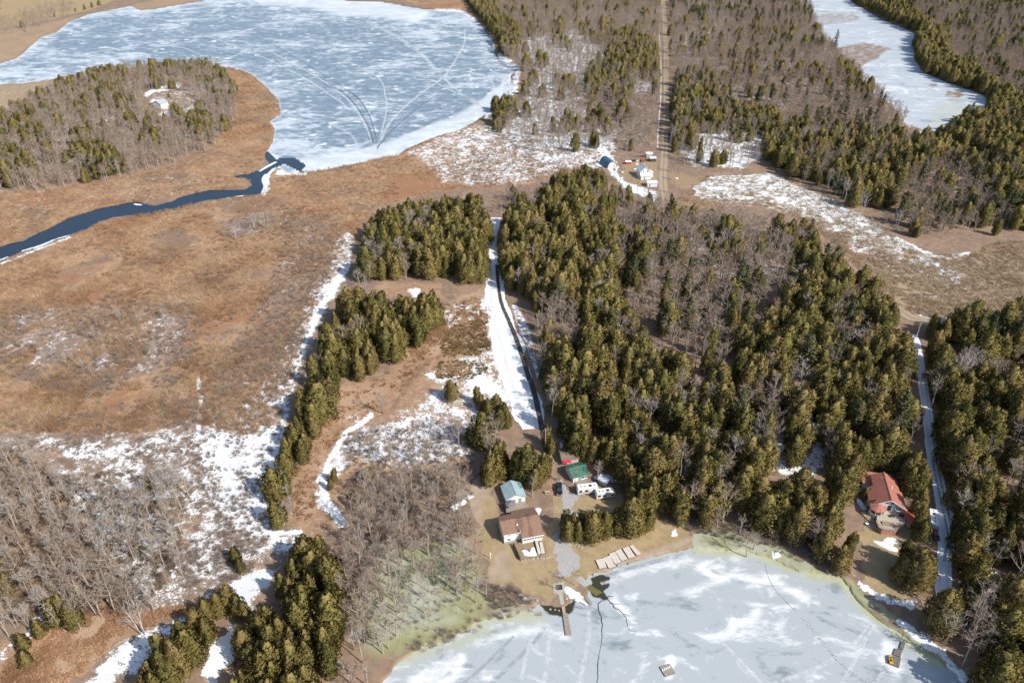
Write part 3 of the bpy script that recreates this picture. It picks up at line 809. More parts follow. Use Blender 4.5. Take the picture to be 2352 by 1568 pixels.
for l, w in (([(1740, 1580), (1840, 1548), (1910, 1515), (1960, 1478), (2000, 1435)], 1.6), ([(1925, 1590), (1950, 1540), (1975, 1490), (2004, 1434)], 1.6), ([(1620, 1440), (1680, 1495), (1760, 1580)], 1.2),
             ([(1380, 1340), (1480, 1312), (1580, 1275)], 1.6), ([(1196, 1560), (1216, 1480), (1236, 1430)], 1.4), ([(1250, 1570), (1258, 1500), (1262, 1440)], 1.6), ([(1020, 1480), (1080, 1450), (1180, 1430)], 2.0),
             ([(980, 1600), (1010, 1540), (1040, 1490)], 2.4), ([(1330, 1570), (1350, 1470), (1352, 1400)], 1.6), ([(2000, 1580), (2030, 1540)], 1.2)):
    ribbon('ice_track', l, w, pond_track, 0.02, flat=0.0, step=5)
slush = track_material('pond_track_slush', (0.40, 0.44, 0.47), (0.34, 0.38, 0.41), cut=0.48, dens=.5)
for l, w in (([(1105, 1590), (1170, 1530), (1230, 1470), (1250, 1440)], 1.5), ([(1040, 1590), (1120, 1520), (1180, 1460)], 1.2), ([(1390, 1322), (1470, 1300), (1560, 1278)], 1.2), ([(1400, 1316), (1490, 1290), (1570, 1270)], 0.7)):
    ribbon('ice_track', l, w, slush, 0.015, flat=0.0, step=5)
crack_m = plain('ice_crack_water', (0.022, 0.024, 0.034), (0.04, 0.045, 0.055), 1.0)
for l, w in (([(1384, 1378), (1376, 1384), (1374, 1400), (1379, 1412), (1383, 1432), (1382, 1452), (1381, 1480), (1376, 1500), (1374, 1520), (1372, 1560), (1368, 1600)], [0.24, 0.26, 0.28, 0.2, 0.13, 0.1, 0.24, 0.2, 0.14, 0.1]),
             ([(1390, 1372), (1402, 1382), (1410, 1394), (1424, 1402), (1434, 1412), (1440, 1428), (1446, 1446), (1456, 1450), (1462, 1446)], [0.3, 0.26, 0.24, 0.2, 0.14, 0.1, 0.06]),
             ([(1434, 1410), (1448, 1416), (1460, 1424), (1472, 1428)], [0.14, 0.08, 0.05]), ([(1388, 1372), (1398, 1368), (1408, 1370)], [0.3, 0.2]), ([(1400, 1384), (1412, 1386), (1424, 1388)], [0.2, 0.1])):
    l2 = smooth_line(l, 4); l2[1:-1] += rng.normal(0, 0.9, (len(l2) - 2, 2))
    ribbon('ice_crack', l2, w, crack_m, 0.035, flat=0.0, rows=1, step=3)

# ------------------------------------------------------------------ mesh builder
class MB:
    """collects faces; build() links them as ONE mesh object"""
    def __init__(self):
        self.v = []; self.f = []; self.mi = []

    def face(self, pts, mi=0):
        b = len(self.v)
        self.v.extend([tuple(map(float, p)) for p in pts]); self.f.append(tuple(range(b, b + len(pts)))); self.mi.append(mi)
        return self

    def box(self, x0, x1, y0, y1, z0, z1, mi=0, top=None):
        """top = (dx, dy) inset of the upper face"""
        dx, dy = top or (0, 0)
        p = [(x0, y0, z0), (x1, y0, z0), (x1, y1, z0), (x0, y1, z0), (x0 + dx, y0 + dy, z1), (x1 - dx, y0 + dy, z1), (x1 - dx, y1 - dy, z1), (x0 + dx, y1 - dy, z1)]
        b = len(self.v); self.v.extend(p)
        for q in ((3, 2, 1, 0), (4, 5, 6, 7), (0, 1, 5, 4), (1, 2, 6, 5), (2, 3, 7, 6), (3, 0, 4, 7)):
            self.f.append(tuple(b + i for i in q)); self.mi.append(mi)
        return self

    def prism(self, poly, z0, z1, mi=0):
        """vertical prism over an anticlockwise outline; z may be lists"""
        n = len(poly)
        za = z0 if hasattr(z0, '__len__') else [z0] * n
        zb = z1 if hasattr(z1, '__len__') else [z1] * n
        b = len(self.v)
        self.v.extend([(p[0], p[1], za[i]) for i, p in enumerate(poly)] + [(p[0], p[1], zb[i]) for i, p in enumerate(poly)])
        self.f.append(tuple(b + i for i in range(n - 1, -1, -1))); self.f.append(tuple(b + n + i for i in range(n))); self.mi += [mi, mi]
        for i in range(n):
            j = (i + 1) % n
            self.f.append((b + i, b + j, b + n + j, b + n + i)); self.mi.append(mi)
        return self

    def slab(self, quad, thick, mi=0):
        """a sheet with thickness under a 3-D polygon (upper face given anticlockwise)"""
        q = [np.array(p, float) for p in quad]
        n = len(q)
        b = len(self.v)
        self.v.extend([tuple(p) for p in q] + [tuple(p - np.array([0, 0, thick])) for p in q])
        self.f.append(tuple(b + i for i in range(n))); self.f.append(tuple(b + n + i for i in range(n - 1, -1, -1))); self.mi += [mi, mi]
        for i in range(n):
            j = (i + 1) % n
            self.f.append((b + j, b + i, b + n + i, b + n + j)); self.mi.append(mi)
        return self

    def tube(self, pts, radii, sides=5, mi=0, cap=True):
        pts = [np.array(p, float) for p in pts]
        rings = []
        for i, p in enumerate(pts):
            t = pts[min(i + 1, len(pts) - 1)] - pts[max(i - 1, 0)]
            t = t / (np.linalg.norm(t) + 1e-9)
            a = np.cross(t, [0.3, 0.9, 0.1] if abs(t[2]) > 0.7 else [0, 0, 1]); a /= np.linalg.norm(a) + 1e-9
            c = np.cross(t, a)
            r = radii[i] if hasattr(radii, '__len__') else radii
            b = len(self.v)
            for s in range(sides):
                an = 2 * math.pi * s / sides
                self.v.append(tuple(p + (a * math.cos(an) + c * math.sin(an)) * r))
            rings.append(b)
        for i in range(len(rings) - 1):
            for s in range(sides):
                s2 = (s + 1) % sides
                self.f.append((rings[i] + s, rings[i] + s2, rings[i + 1] + s2, rings[i + 1] + s)); self.mi.append(mi)
        if cap:
            self.f.append(tuple(rings[-1] + s for s in range(sides))); self.mi.append(mi)
            self.f.append(tuple(rings[0] + s for s in range(sides - 1, -1, -1))); self.mi.append(mi)
        return self

    def lathe(self, prof, sides=10, c=(0, 0), mi=0):
        rings = []
        for r, z in prof:
            b = len(self.v)
            for s in range(sides):
                an = 2 * math.pi * s / sides
                self.v.append((c[0] + r * math.cos(an), c[1] + r * math.sin(an), z))
            rings.append(b)
        for i in range(len(rings) - 1):
            for s in range(sides):
                s2 = (s + 1) % sides
                self.f.append((rings[i] + s, rings[i] + s2, rings[i + 1] + s2, rings[i + 1] + s)); self.mi.append(mi)
        self.f.append(tuple(rings[-1] + s for s in range(sides))); self.mi.append(mi)
        return self

    def mesh(self, name, mats, smooth=False):
        me = bpy.data.meshes.new(name)
        me.from_pydata(self.v, [], self.f)
        for m_ in (mats if isinstance(mats, (list, tuple)) else [mats]):
            me.materials.append(m_)
        me.polygons.foreach_set('material_index', np.array(self.mi, np.int32))
        if smooth:
            me.polygons.foreach_set('use_smooth', np.ones(len(self.f), bool))
        return me

    def build(self, name, mats, parent=None, smooth=False):
        return link(name, self.mesh(name, mats, smooth), parent)


def link(name, me, parent=None):
    o = bpy.data.objects.new(name, me)
    col.objects.link(o)
    if parent is not None:
        o.parent = parent
    return o


def tag(o, label, cat, group=None):
    o['label'] = label; o['category'] = cat
    if group:
        o['group'] = group
    return o


def thing(name, label, cat, loc, rz=0.0, group=None):
    o = bpy.data.objects.new(name, None)
    col.objects.link(o)
    o.location = tuple(float(c) for c in loc); o.rotation_euler = (0, 0, rz)
    return tag(o, label, cat, group)


# ------------------------------------------------------------------ tree materials
def foliage_material(name, dark, mid, light, warm):
    m, nt, b = nodes_of(name)
    k = NT(nt)
    oi = k.n('ShaderNodeObjectInfo').outputs['Random']
    isl = k.n('ShaderNodeNewGeometry').outputs['Random Per Island']
    f = k.math('ADD', k.math('MULTIPLY', isl, 0.55), k.math('MULTIPLY', k.noise(0.5, 3, 0.6, k.coord()), 0.45))
    c = k.ramp(f, [(0.18, dark), (0.5, mid), (0.85, light)])
    c = k.mix(k.smooth(oi, 0.45, 1.0), c, k.mix(0.6, c, warm))
    c = k.mix(k.math('MULTIPLY', k.smooth(oi, 0.42, 0.0), 0.55), c, k.mix(0.5, dark, (0.055, 0.075, 0.025)))
    k.L.new(c, b.inputs['Base Color'])
    b.inputs['Roughness'].default_value = 0.8
    b.inputs['Specular IOR Level'].default_value = 0.12
    tr = k.n('ShaderNodeBsdfTranslucent'); k.L.new(c, tr.inputs[0])
    mx = k.n('ShaderNodeMixShader'); mx.inputs[0].default_value = .28
    k.L.new(b.outputs[0], mx.inputs[1]); k.L.new(tr.outputs[0], mx.inputs[2])
    k.L.new(mx.outputs[0], nt.nodes['Material Output'].inputs[0])
    return m


def bark_material(name, c1, c2, rnd=0.5):
    m, nt, b = nodes_of(name)
    k = NT(nt)
    oi = k.n('ShaderNodeObjectInfo').outputs['Random']
    c = k.mix(k.smooth(k.noise(1.2, 3, 0.6, k.coord()), 0.3, 0.7), c1, c2)
    c = k.mix(k.math('MULTIPLY', oi, rnd), c, tuple(v * 0.6 for v in c1))
    k.L.new(c, b.inputs['Base Color'])
    b.inputs['Roughness'].default_value = 0.9
    b.inputs['Specular IOR Level'].default_value = 0.1
    return m


cedar_m = foliage_material('cedar_foliage', (0.110, 0.096, 0.030), (0.210, 0.174, 0.056), (0.315, 0.258, 0.092), (0.29, 0.212, 0.088))
pine_m = foliage_material('pine_needles', (0.058, 0.070, 0.028), (0.110, 0.125, 0.050), (0.175, 0.188, 0.080), (0.17, 0.165, 0.065))
cedar_bark = bark_material('cedar_bark', (0.27, 0.215, 0.17), (0.19, 0.145, 0.115))
bare_bark = bark_material('grey_bark', (0.45, 0.385, 0.32), (0.34, 0.285, 0.235), 0.35)
twig_m = bark_material('bare_twigs', (0.37, 0.285, 0.22), (0.28, 0.215, 0.165), 0.35)
grey_twig = bark_material('pale_grey_twigs', (0.46, 0.40, 0.345), (0.36, 0.31, 0.265), 0.35)
birch_m = bark_material('birch_bark', (0.64, 0.60, 0.55), (0.48, 0.44, 0.40), 0.25)
birch_twig = bark_material('birch_twigs', (0.42, 0.36, 0.33), (0.32, 0.27, 0.25), 0.3)
shrub_m = bark_material('shrub_twigs', (0.31, 0.25, 0.205), (0.24, 0.185, 0.15), 0.4)


# ------------------------------------------------------------------ tree shapes (unit: metres for a tree of nominal height)
def cedar_shapes(seed, Ht=10.0, rad=2.1, tip=0.75, n=1500, lobes=6, base=0.05):
    r_ = np.random.default_rng(seed)
    ph = r_.uniform(0, 6.28, 4)
    lean = r_.normal(0, 0.25, 2)

    def prof(t):
        return rad * np.clip(1 - t ** 1.45, 0, 1) ** tip * (0.70 + 0.30 * np.clip(t * 4, 0, 1)) * (1.0 + 0.06 * np.sin(9 * t + ph[0]))

    def lobe(an, t):
        return 1 + 0.15 * np.sin(3 * an + ph[1] + 3 * t) + 0.13 * np.sin(lobes * an + ph[2] - 8 * t) + 0.11 * np.sin(9 * an + 19 * t + ph[3])
    z0 = base * Ht
    crown = MB()
    # solid inner body so the crown is dense
    S, T = 9, 8
    rings = []
    for i in range(T):
        t = i / (T - 1)
        b = len(crown.v)
        for s in range(S):
            an = 2 * math.pi * s / S
            rr = max(0.02, prof(t * 0.96) * 0.64 * lobe(an, t))
            crown.v.append((rr * math.cos(an) + lean[0] * t, rr * math.sin(an) + lean[1] * t, z0 + 0.02 * Ht + t * (Ht * 0.93 - z0)))
        rings.append(b)
    for i in range(T - 1):
        for s in range(S):
            s2 = (s + 1) % S
            crown.f.append((rings[i] + s, rings[i] + s2, rings[i + 1] + s2, rings[i + 1] + s)); crown.mi.append(0)
    crown.f.append(tuple(rings[0] + s for s in range(S - 1, -1, -1))); crown.mi.append(0)
    nrm = [(v[0], v[1], .4) for v in crown.v]
    # plumes: the crown is a bundle of ascending plumes, each clothed in small sprays
    up = np.array([0, 0, 1.0])
    npl = 17
    plumes = [(np.array([lean[0] * .7, lean[1] * .7, Ht * .66]), np.array([0, 0, 1.0]), Ht * .35, rad * .42)]
    for q in range(npl):
        tq = 0.02 + 0.74 * ((q + r_.uniform(0, .9)) / npl) ** 1.15
        aq = q * 2.399 + r_.normal(0, .3)
        rq = prof(np.array(tq)) * lobe(aq, tq) * r_.uniform(.46, .64)
        c = np.array([rq * math.cos(aq) + lean[0] * tq, rq * math.sin(aq) + lean[1] * tq, z0 + tq * (Ht - z0)])
        ln = Ht * r_.uniform(.22, .36) * (1.05 - .45 * tq)
        plumes.append((c, np.array([math.cos(aq) * .28, math.sin(aq) * .28, 1.0]), ln, rad * r_.uniform(.42, .64) * (1.05 - .55 * tq)))
    wgt = np.array([p[2] * p[3] for p in plumes]); wgt /= wgt.sum()
    pick = r_.choice(len(plumes), n, p=wgt)
    for i in range(n):
        c, axp, ln, rp = plumes[pick[i]]
        t_ = 1 - math.sqrt(r_.uniform(0, 1)); an = r_.uniform(0, 6.283)
        rr = rp * (1 - t_ ** 1.6) ** .75 * r_.normal(.98, .16)
        o_ = np.array([math.cos(an), math.sin(an), 0])
        p = c + axp * ln * (t_ * 1.0 - .12) + o_ * rr
        tang = np.array([-o_[1], o_[0], 0])
        ax = o_ * r_.uniform(.1, .7) + up * r_.uniform(.35, 1) + tang * r_.normal(0, .45); ax /= np.linalg.norm(ax)
        nr = o_ + up * r_.uniform(-.1, .7) + r_.normal(0, .35, 3)
        wd = np.cross(ax, nr); wd /= np.linalg.norm(wd) + 1e-9
        L = r_.uniform(.26, .62); W = L * r_.uniform(.28, .45)
        q = [p - ax * L * .45, p + wd * W, p + ax * L * .6, p - wd * W]
        body = np.array([p[0], p[1], 0]) / (math.hypot(p[0], p[1]) + .3)
        sn = o_ * .50 + body * .80 + up * (.30 + .45 * t_) + r_.normal(0, .26, 3)
        if np.cross(wd, ax) @ sn < 0:
            q = q[::-1]
        crown.face(q); nrm += [tuple(sn)] * 4
    crown.nrm = nrm
    trunk = MB()
    trunk.tube([(0, 0, -0.4), (lean[0] * .3, lean[1] * .3, Ht * 0.3), (lean[0], lean[1], Ht * 0.9)], [0.20, 0.15, 0.03], 6)
    for q in range(5):
        a = r_.uniform(0, 6.28); z = r_.uniform(0.05, 0.2) * Ht
        trunk.tube([(0, 0, z), (math.cos(a) * 1.0, math.sin(a) * 1.0, z + 0.25)], [0.05, 0.015], 3, cap=False)
    return trunk, crown


def pine_shapes(seed, Ht=16.0, rad=3.6, n_wh=13):
    r_ = np.random.default_rng(seed)
    trunk, crown = MB(), MB()
    lean = r_.normal(0, 0.3, 2)
    trunk.tube([(0, 0, -0.5), (lean[0] * .3, lean[1] * .3, Ht * 0.45), (lean[0], lean[1], Ht * 0.98)], [0.30, 0.2, 0.03], 7)
    for w in range(n_wh):
        t = 0.2 + 0.78 * (w / (n_wh - 1))
        reach = rad * (1 - ((t - 0.2) / 0.82)) ** 0.75 * r_.uniform(0.75, 1.1) * (0.6 + 0.4 * min(1, (t - 0.1) * 5)) + 0.35
        nb = r_.integers(4, 7)
        a0 = r_.uniform(0, 6.28)
        for q in range(nb):
            a = a0 + 2 * math.pi * q / nb + r_.normal(0, 0.25)
            ln = reach * r_.uniform(0.65, 1.15)
            z = Ht * t + r_.normal(0, 0.25)
            rise = ln * r_.uniform(0.05, 0.4)
            base = np.array([lean[0] * t, lean[1] * t, z]); d = np.array([math.cos(a), math.sin(a), 0])
            tip = base + d * ln + np.array([0, 0, rise])
            trunk.tube([base, base + d * ln * 0.6 + np.array([0, 0, rise * 0.35]), tip], [0.07, 0.045, 0.012], 3, cap=False)
            m_ = int(9 + ln * 6)
            for _ in range(m_):
                s = r_.uniform(0.35, 1.05)
                p = base + d * ln * s + np.array([0, 0, rise * s * s]) + r_.normal(0, 1, 3) * np.array([0.30, 0.30, 0.16]) * (0.5 + 0.14 * ln)
                ax = d * r_.uniform(0.2, 1) + r_.normal(0, 0.6, 3) + np.array([0, 0, 0.35]); ax /= np.linalg.norm(ax)
                nr = np.array([0, 0, 1.0]) + r_.normal(0, 0.5, 3)
                wd = np.cross(ax, nr); wd /= np.linalg.norm(wd) + 1e-9
                L = r_.uniform(0.4, 0.8); W = L * r_.uniform(0.3, 0.5)
                q_ = [p - ax * L * .5, p + wd * W, p + ax * L * .55, p - wd * W]
                crown.face(q_ if np.cross(wd, ax)[2] > 0 else q_[::-1])
    return trunk, crown


def bare_shapes(seed, Ht=11.0, rad=2.6, twigs=420, limbs=9, stems=1, tr=0.15, fork=0.35, tw=0.035, droop=0.0, upright=1.0):
    """leafless tree: tapered trunk, forking limbs, a cloud of fine twigs"""
    r_ = np.random.default_rng(seed)
    trunk, crown = MB(), MB()
    ends = []
    for s in range(stems):
        off = np.array([0, 0, 0.0]) if stems == 1 else np.array([math.cos(s * 2.4), math.sin(s * 2.4), 0]) * 0.35
        ln = (r_.normal(0, 0.05, 2) if stems == 1 else np.array([math.cos(s * 2.4), math.sin(s * 2.4)]) * r_.uniform(0.06, 0.2)) * Ht
        H_ = Ht * (1 if s == 0 else r_.uniform(0.75, 0.98))
        ctl = [off + np.array([0, 0, -0.4]), off + np.array([ln[0] * .2 + r_.normal(0, .1), ln[1] * .2 + r_.normal(0, .1), H_ * .3]),
               off + np.array([ln[0] * .55 + r_.normal(0, .2), ln[1] * .55 + r_.normal(0, .2), H_ * .62]), off + np.array([ln[0], ln[1], H_ * 0.95])]
        trunk.tube(ctl, [tr, tr * .78, tr * .5, tr * .1], 6)
        C = np.array(ctl)
        for q in range(limbs):
            t = fork + (0.92 - fork) * (q + r_.uniform(0, 0.8)) / limbs
            zz = t * H_
            base = np.array([np.interp(zz, C[:, 2], C[:, 0]), np.interp(zz, C[:, 2], C[:, 1]), zz])
            a = q * 2.4 + r_.normal(0, 0.5)
            ln_ = rad * (1.15 - 0.65 * (t - fork) / (1 - fork)) * r_.uniform(0.7, 1.15)
            up = ln_ * r_.uniform(0.55, 1.3) * upright
            d = np.array([math.cos(a), math.sin(a), 0])
            mid = base + d * ln_ * .5 + np.array([0, 0, up * .42]) + r_.normal(0, 0.12, 3)
            tip = base + d * ln_ + np.array([0, 0, up])
            tip[2] = min(tip[2], H_ * 1.02)
            rb = tr * 0.42 * (1.1 - 0.6 * t)
            trunk.tube([base, mid, tip], [rb, rb * .65, rb * .2], 4, cap=False)
            ends.append((base, mid, tip, rb))
            for _ in range(2):
                b2 = mid + (tip - mid) * r_.uniform(-0.4, 0.5)
                t2 = b2 + d * ln_ * r_.uniform(0.1, 0.5) + r_.normal(0, 0.5, 3) * np.array([1, 1, .4]) + np.array([0, 0, up * r_.uniform(.2, .6)])
                t2[2] = min(t2[2], H_ * 1.03)
                trunk.tube([b2, t2], [rb * .45, rb * .12], 3, cap=False)
                ends.append((b2, (b2 + t2) / 2, t2, rb * .4))
        ends.append((C[2], (C[2] + C[3]) / 2, C[3], tr * .3))
    for i in range(twigs):
        b0, m0, t0, rb = ends[r_.integers(len(ends))]
        s = r_.uniform(0.15, 1.0)
        p = (b0 + (m0 - b0) * s * 2) if s < 0.5 else (m0 + (t0 - m0) * (s - 0.5) * 2)
        dr = (t0 - b0); dr = dr / (np.linalg.norm(dr) + 1e-9)
        d = dr * 0.7 + r_.normal(0, 0.6, 3) + np.array([0, 0, 0.45 - droop]); d /= np.linalg.norm(d)
        L = r_.uniform(0.6, 1.5) * (Ht / 11.0)
        w = np.cross(d, r_.normal(0, 1, 3)); w /= np.linalg.norm(w) + 1e-9
        m_ = p + d * L * .5 + r_.normal(0, 0.07, 3)
        e = p + d * L + r_.normal(0, 0.15, 3)
        W = tw * r_.uniform(0.6, 1.2)
        crown.face([p - w * W, p + w * W, m_ + w * W * .7, m_ - w * W * .7]); crown.face([m_ - w * W * .7, m_ + w * W * .7, e])
    return trunk, crown


SPECIES = {}


def soft_normals(me, up=.5, given=None):
    """foliage shades as a rounded mass: normals lean away from the stem"""
    n = len(me.vertices)
    c = np.empty(n * 3, np.float32); me.vertices.foreach_get('co', c); c = c.reshape(-1, 3)
    v = np.column_stack([c[:, 0], c[:, 1], np.zeros(n)])
    v /= np.linalg.norm(v, axis=1, keepdims=True) + .15
    v[:, 2] = up
    v += np.random.default_rng(5).normal(0, .22, v.shape)
    if given is not None:
        v[n - len(given):] = given
    v /= np.linalg.norm(v, axis=1, keepdims=True)
    me.polygons.foreach_set('use_smooth', np.ones(len(me.polygons), bool))
    me.normals_split_custom_set_from_vertices([tuple(q) for q in v])

def species(name, shapes, trunk_mat, crown_mat, nominal):
    """keep each shape as separate trunk / crown meshes (single trees) and joined (mass planting)"""
    lst = []
    for i, (tk, cr) in enumerate(shapes):
        j = MB()
        j.v = list(tk.v) + list(cr.v)
        j.f = list(tk.f) + [tuple(len(tk.v) + a for a in f) for f in cr.f]
        j.mi = [0] * len(tk.f) + [1] * len(cr.f)
        whole = j.mesh(name + '_whole', [trunk_mat, crown_mat])
        lst.append((tk.mesh(name + '_trunk', trunk_mat, True), cr.mesh(name + '_crown', crown_mat), whole))
        if name in ('cedar', 'pine'):
            g_ = getattr(cr, 'nrm', None); soft_normals(whole, 1.0, g_); soft_normals(lst[-1][1], 1.0, g_)
    SPECIES[name] = (lst, nominal)


species('cedar', [cedar_shapes(11, 10, 2.3, .78, 3000), cedar_shapes(12, 10, 2.6, .68, 3400), cedar_shapes(13, 10, 2.0, .86, 2600), cedar_shapes(14, 10, 2.5, .72, 3200, 5), cedar_shapes(15, 10, 3.0, .60, 3800, 5),
                  cedar_shapes(16, 10, 2.2, .68, 2800, 7), cedar_shapes(17, 10, 2.8, .62, 3600, 4), cedar_shapes(18, 10, 1.9, .95, 2600, 5), cedar_shapes(19, 10, 3.2, .55, 4000, 4)], cedar_bark, cedar_m, 10.0)
species('pine', [pine_shapes(21), pine_shapes(22, 16, 4.1, 12), pine_shapes(23, 16, 3.2, 14)], cedar_bark, pine_m, 16.0)
species('bare', [bare_shapes(31, twigs=360, tr=.22), bare_shapes(32, 11, 3.0, 440, 11, tr=.24), bare_shapes(33, 11, 1.8, 280, 10, upright=1.4, fork=.45, tr=.2), bare_shapes(34, 11, 2.2, 330, 9, stems=2, tr=.17), bare_shapes(35, 11, 3.4, 520, 12, fork=.25, tr=.27)], bare_bark, twig_m, 11.0)
species('grey', [bare_shapes(41, 11, 1.7, 360, 9, upright=1.5, fork=.5, tr=.16, tw=.03), bare_shapes(42, 11, 2.0, 420, 10, fork=.45, tr=.17, tw=.03), bare_shapes(43, 11, 1.5, 300, 8, stems=2, tr=.14, upright=1.4, tw=.03)], grey_twig, grey_twig, 11.0)
species('birch', [bare_shapes(51, 11, 1.7, 240, 9, tr=.13, fork=.4, upright=1.3, tw=.03), bare_shapes(52, 11, 1.8, 300, 8, stems=3, tr=.11, fork=.4, upright=1.3, tw=.03), bare_shapes(53, 11, 2.2, 280, 9, stems=2, tr=.13, fork=.35, tw=.03)], birch_m, birch_twig, 11.0)
species('thin', [bare_shapes(61, 8, 1.0, 150, 6, upright=1.6, fork=.4, tr=.07, tw=.028), bare_shapes(62, 8, 1.3, 190, 7, stems=2, tr=.06, upright=1.4, fork=.3, tw=.028), bare_shapes(63, 8, .9, 120, 6, tr=.06, upright=1.8, fork=.5, tw=.028)], bare_bark, twig_m, 8.0)
HR = {'cedar': (9.0, 20.0), 'pine': (15, 20), 'bare': (10, 16), 'grey': (10, 15), 'birch': (11, 16), 'thin': (6, 11)}

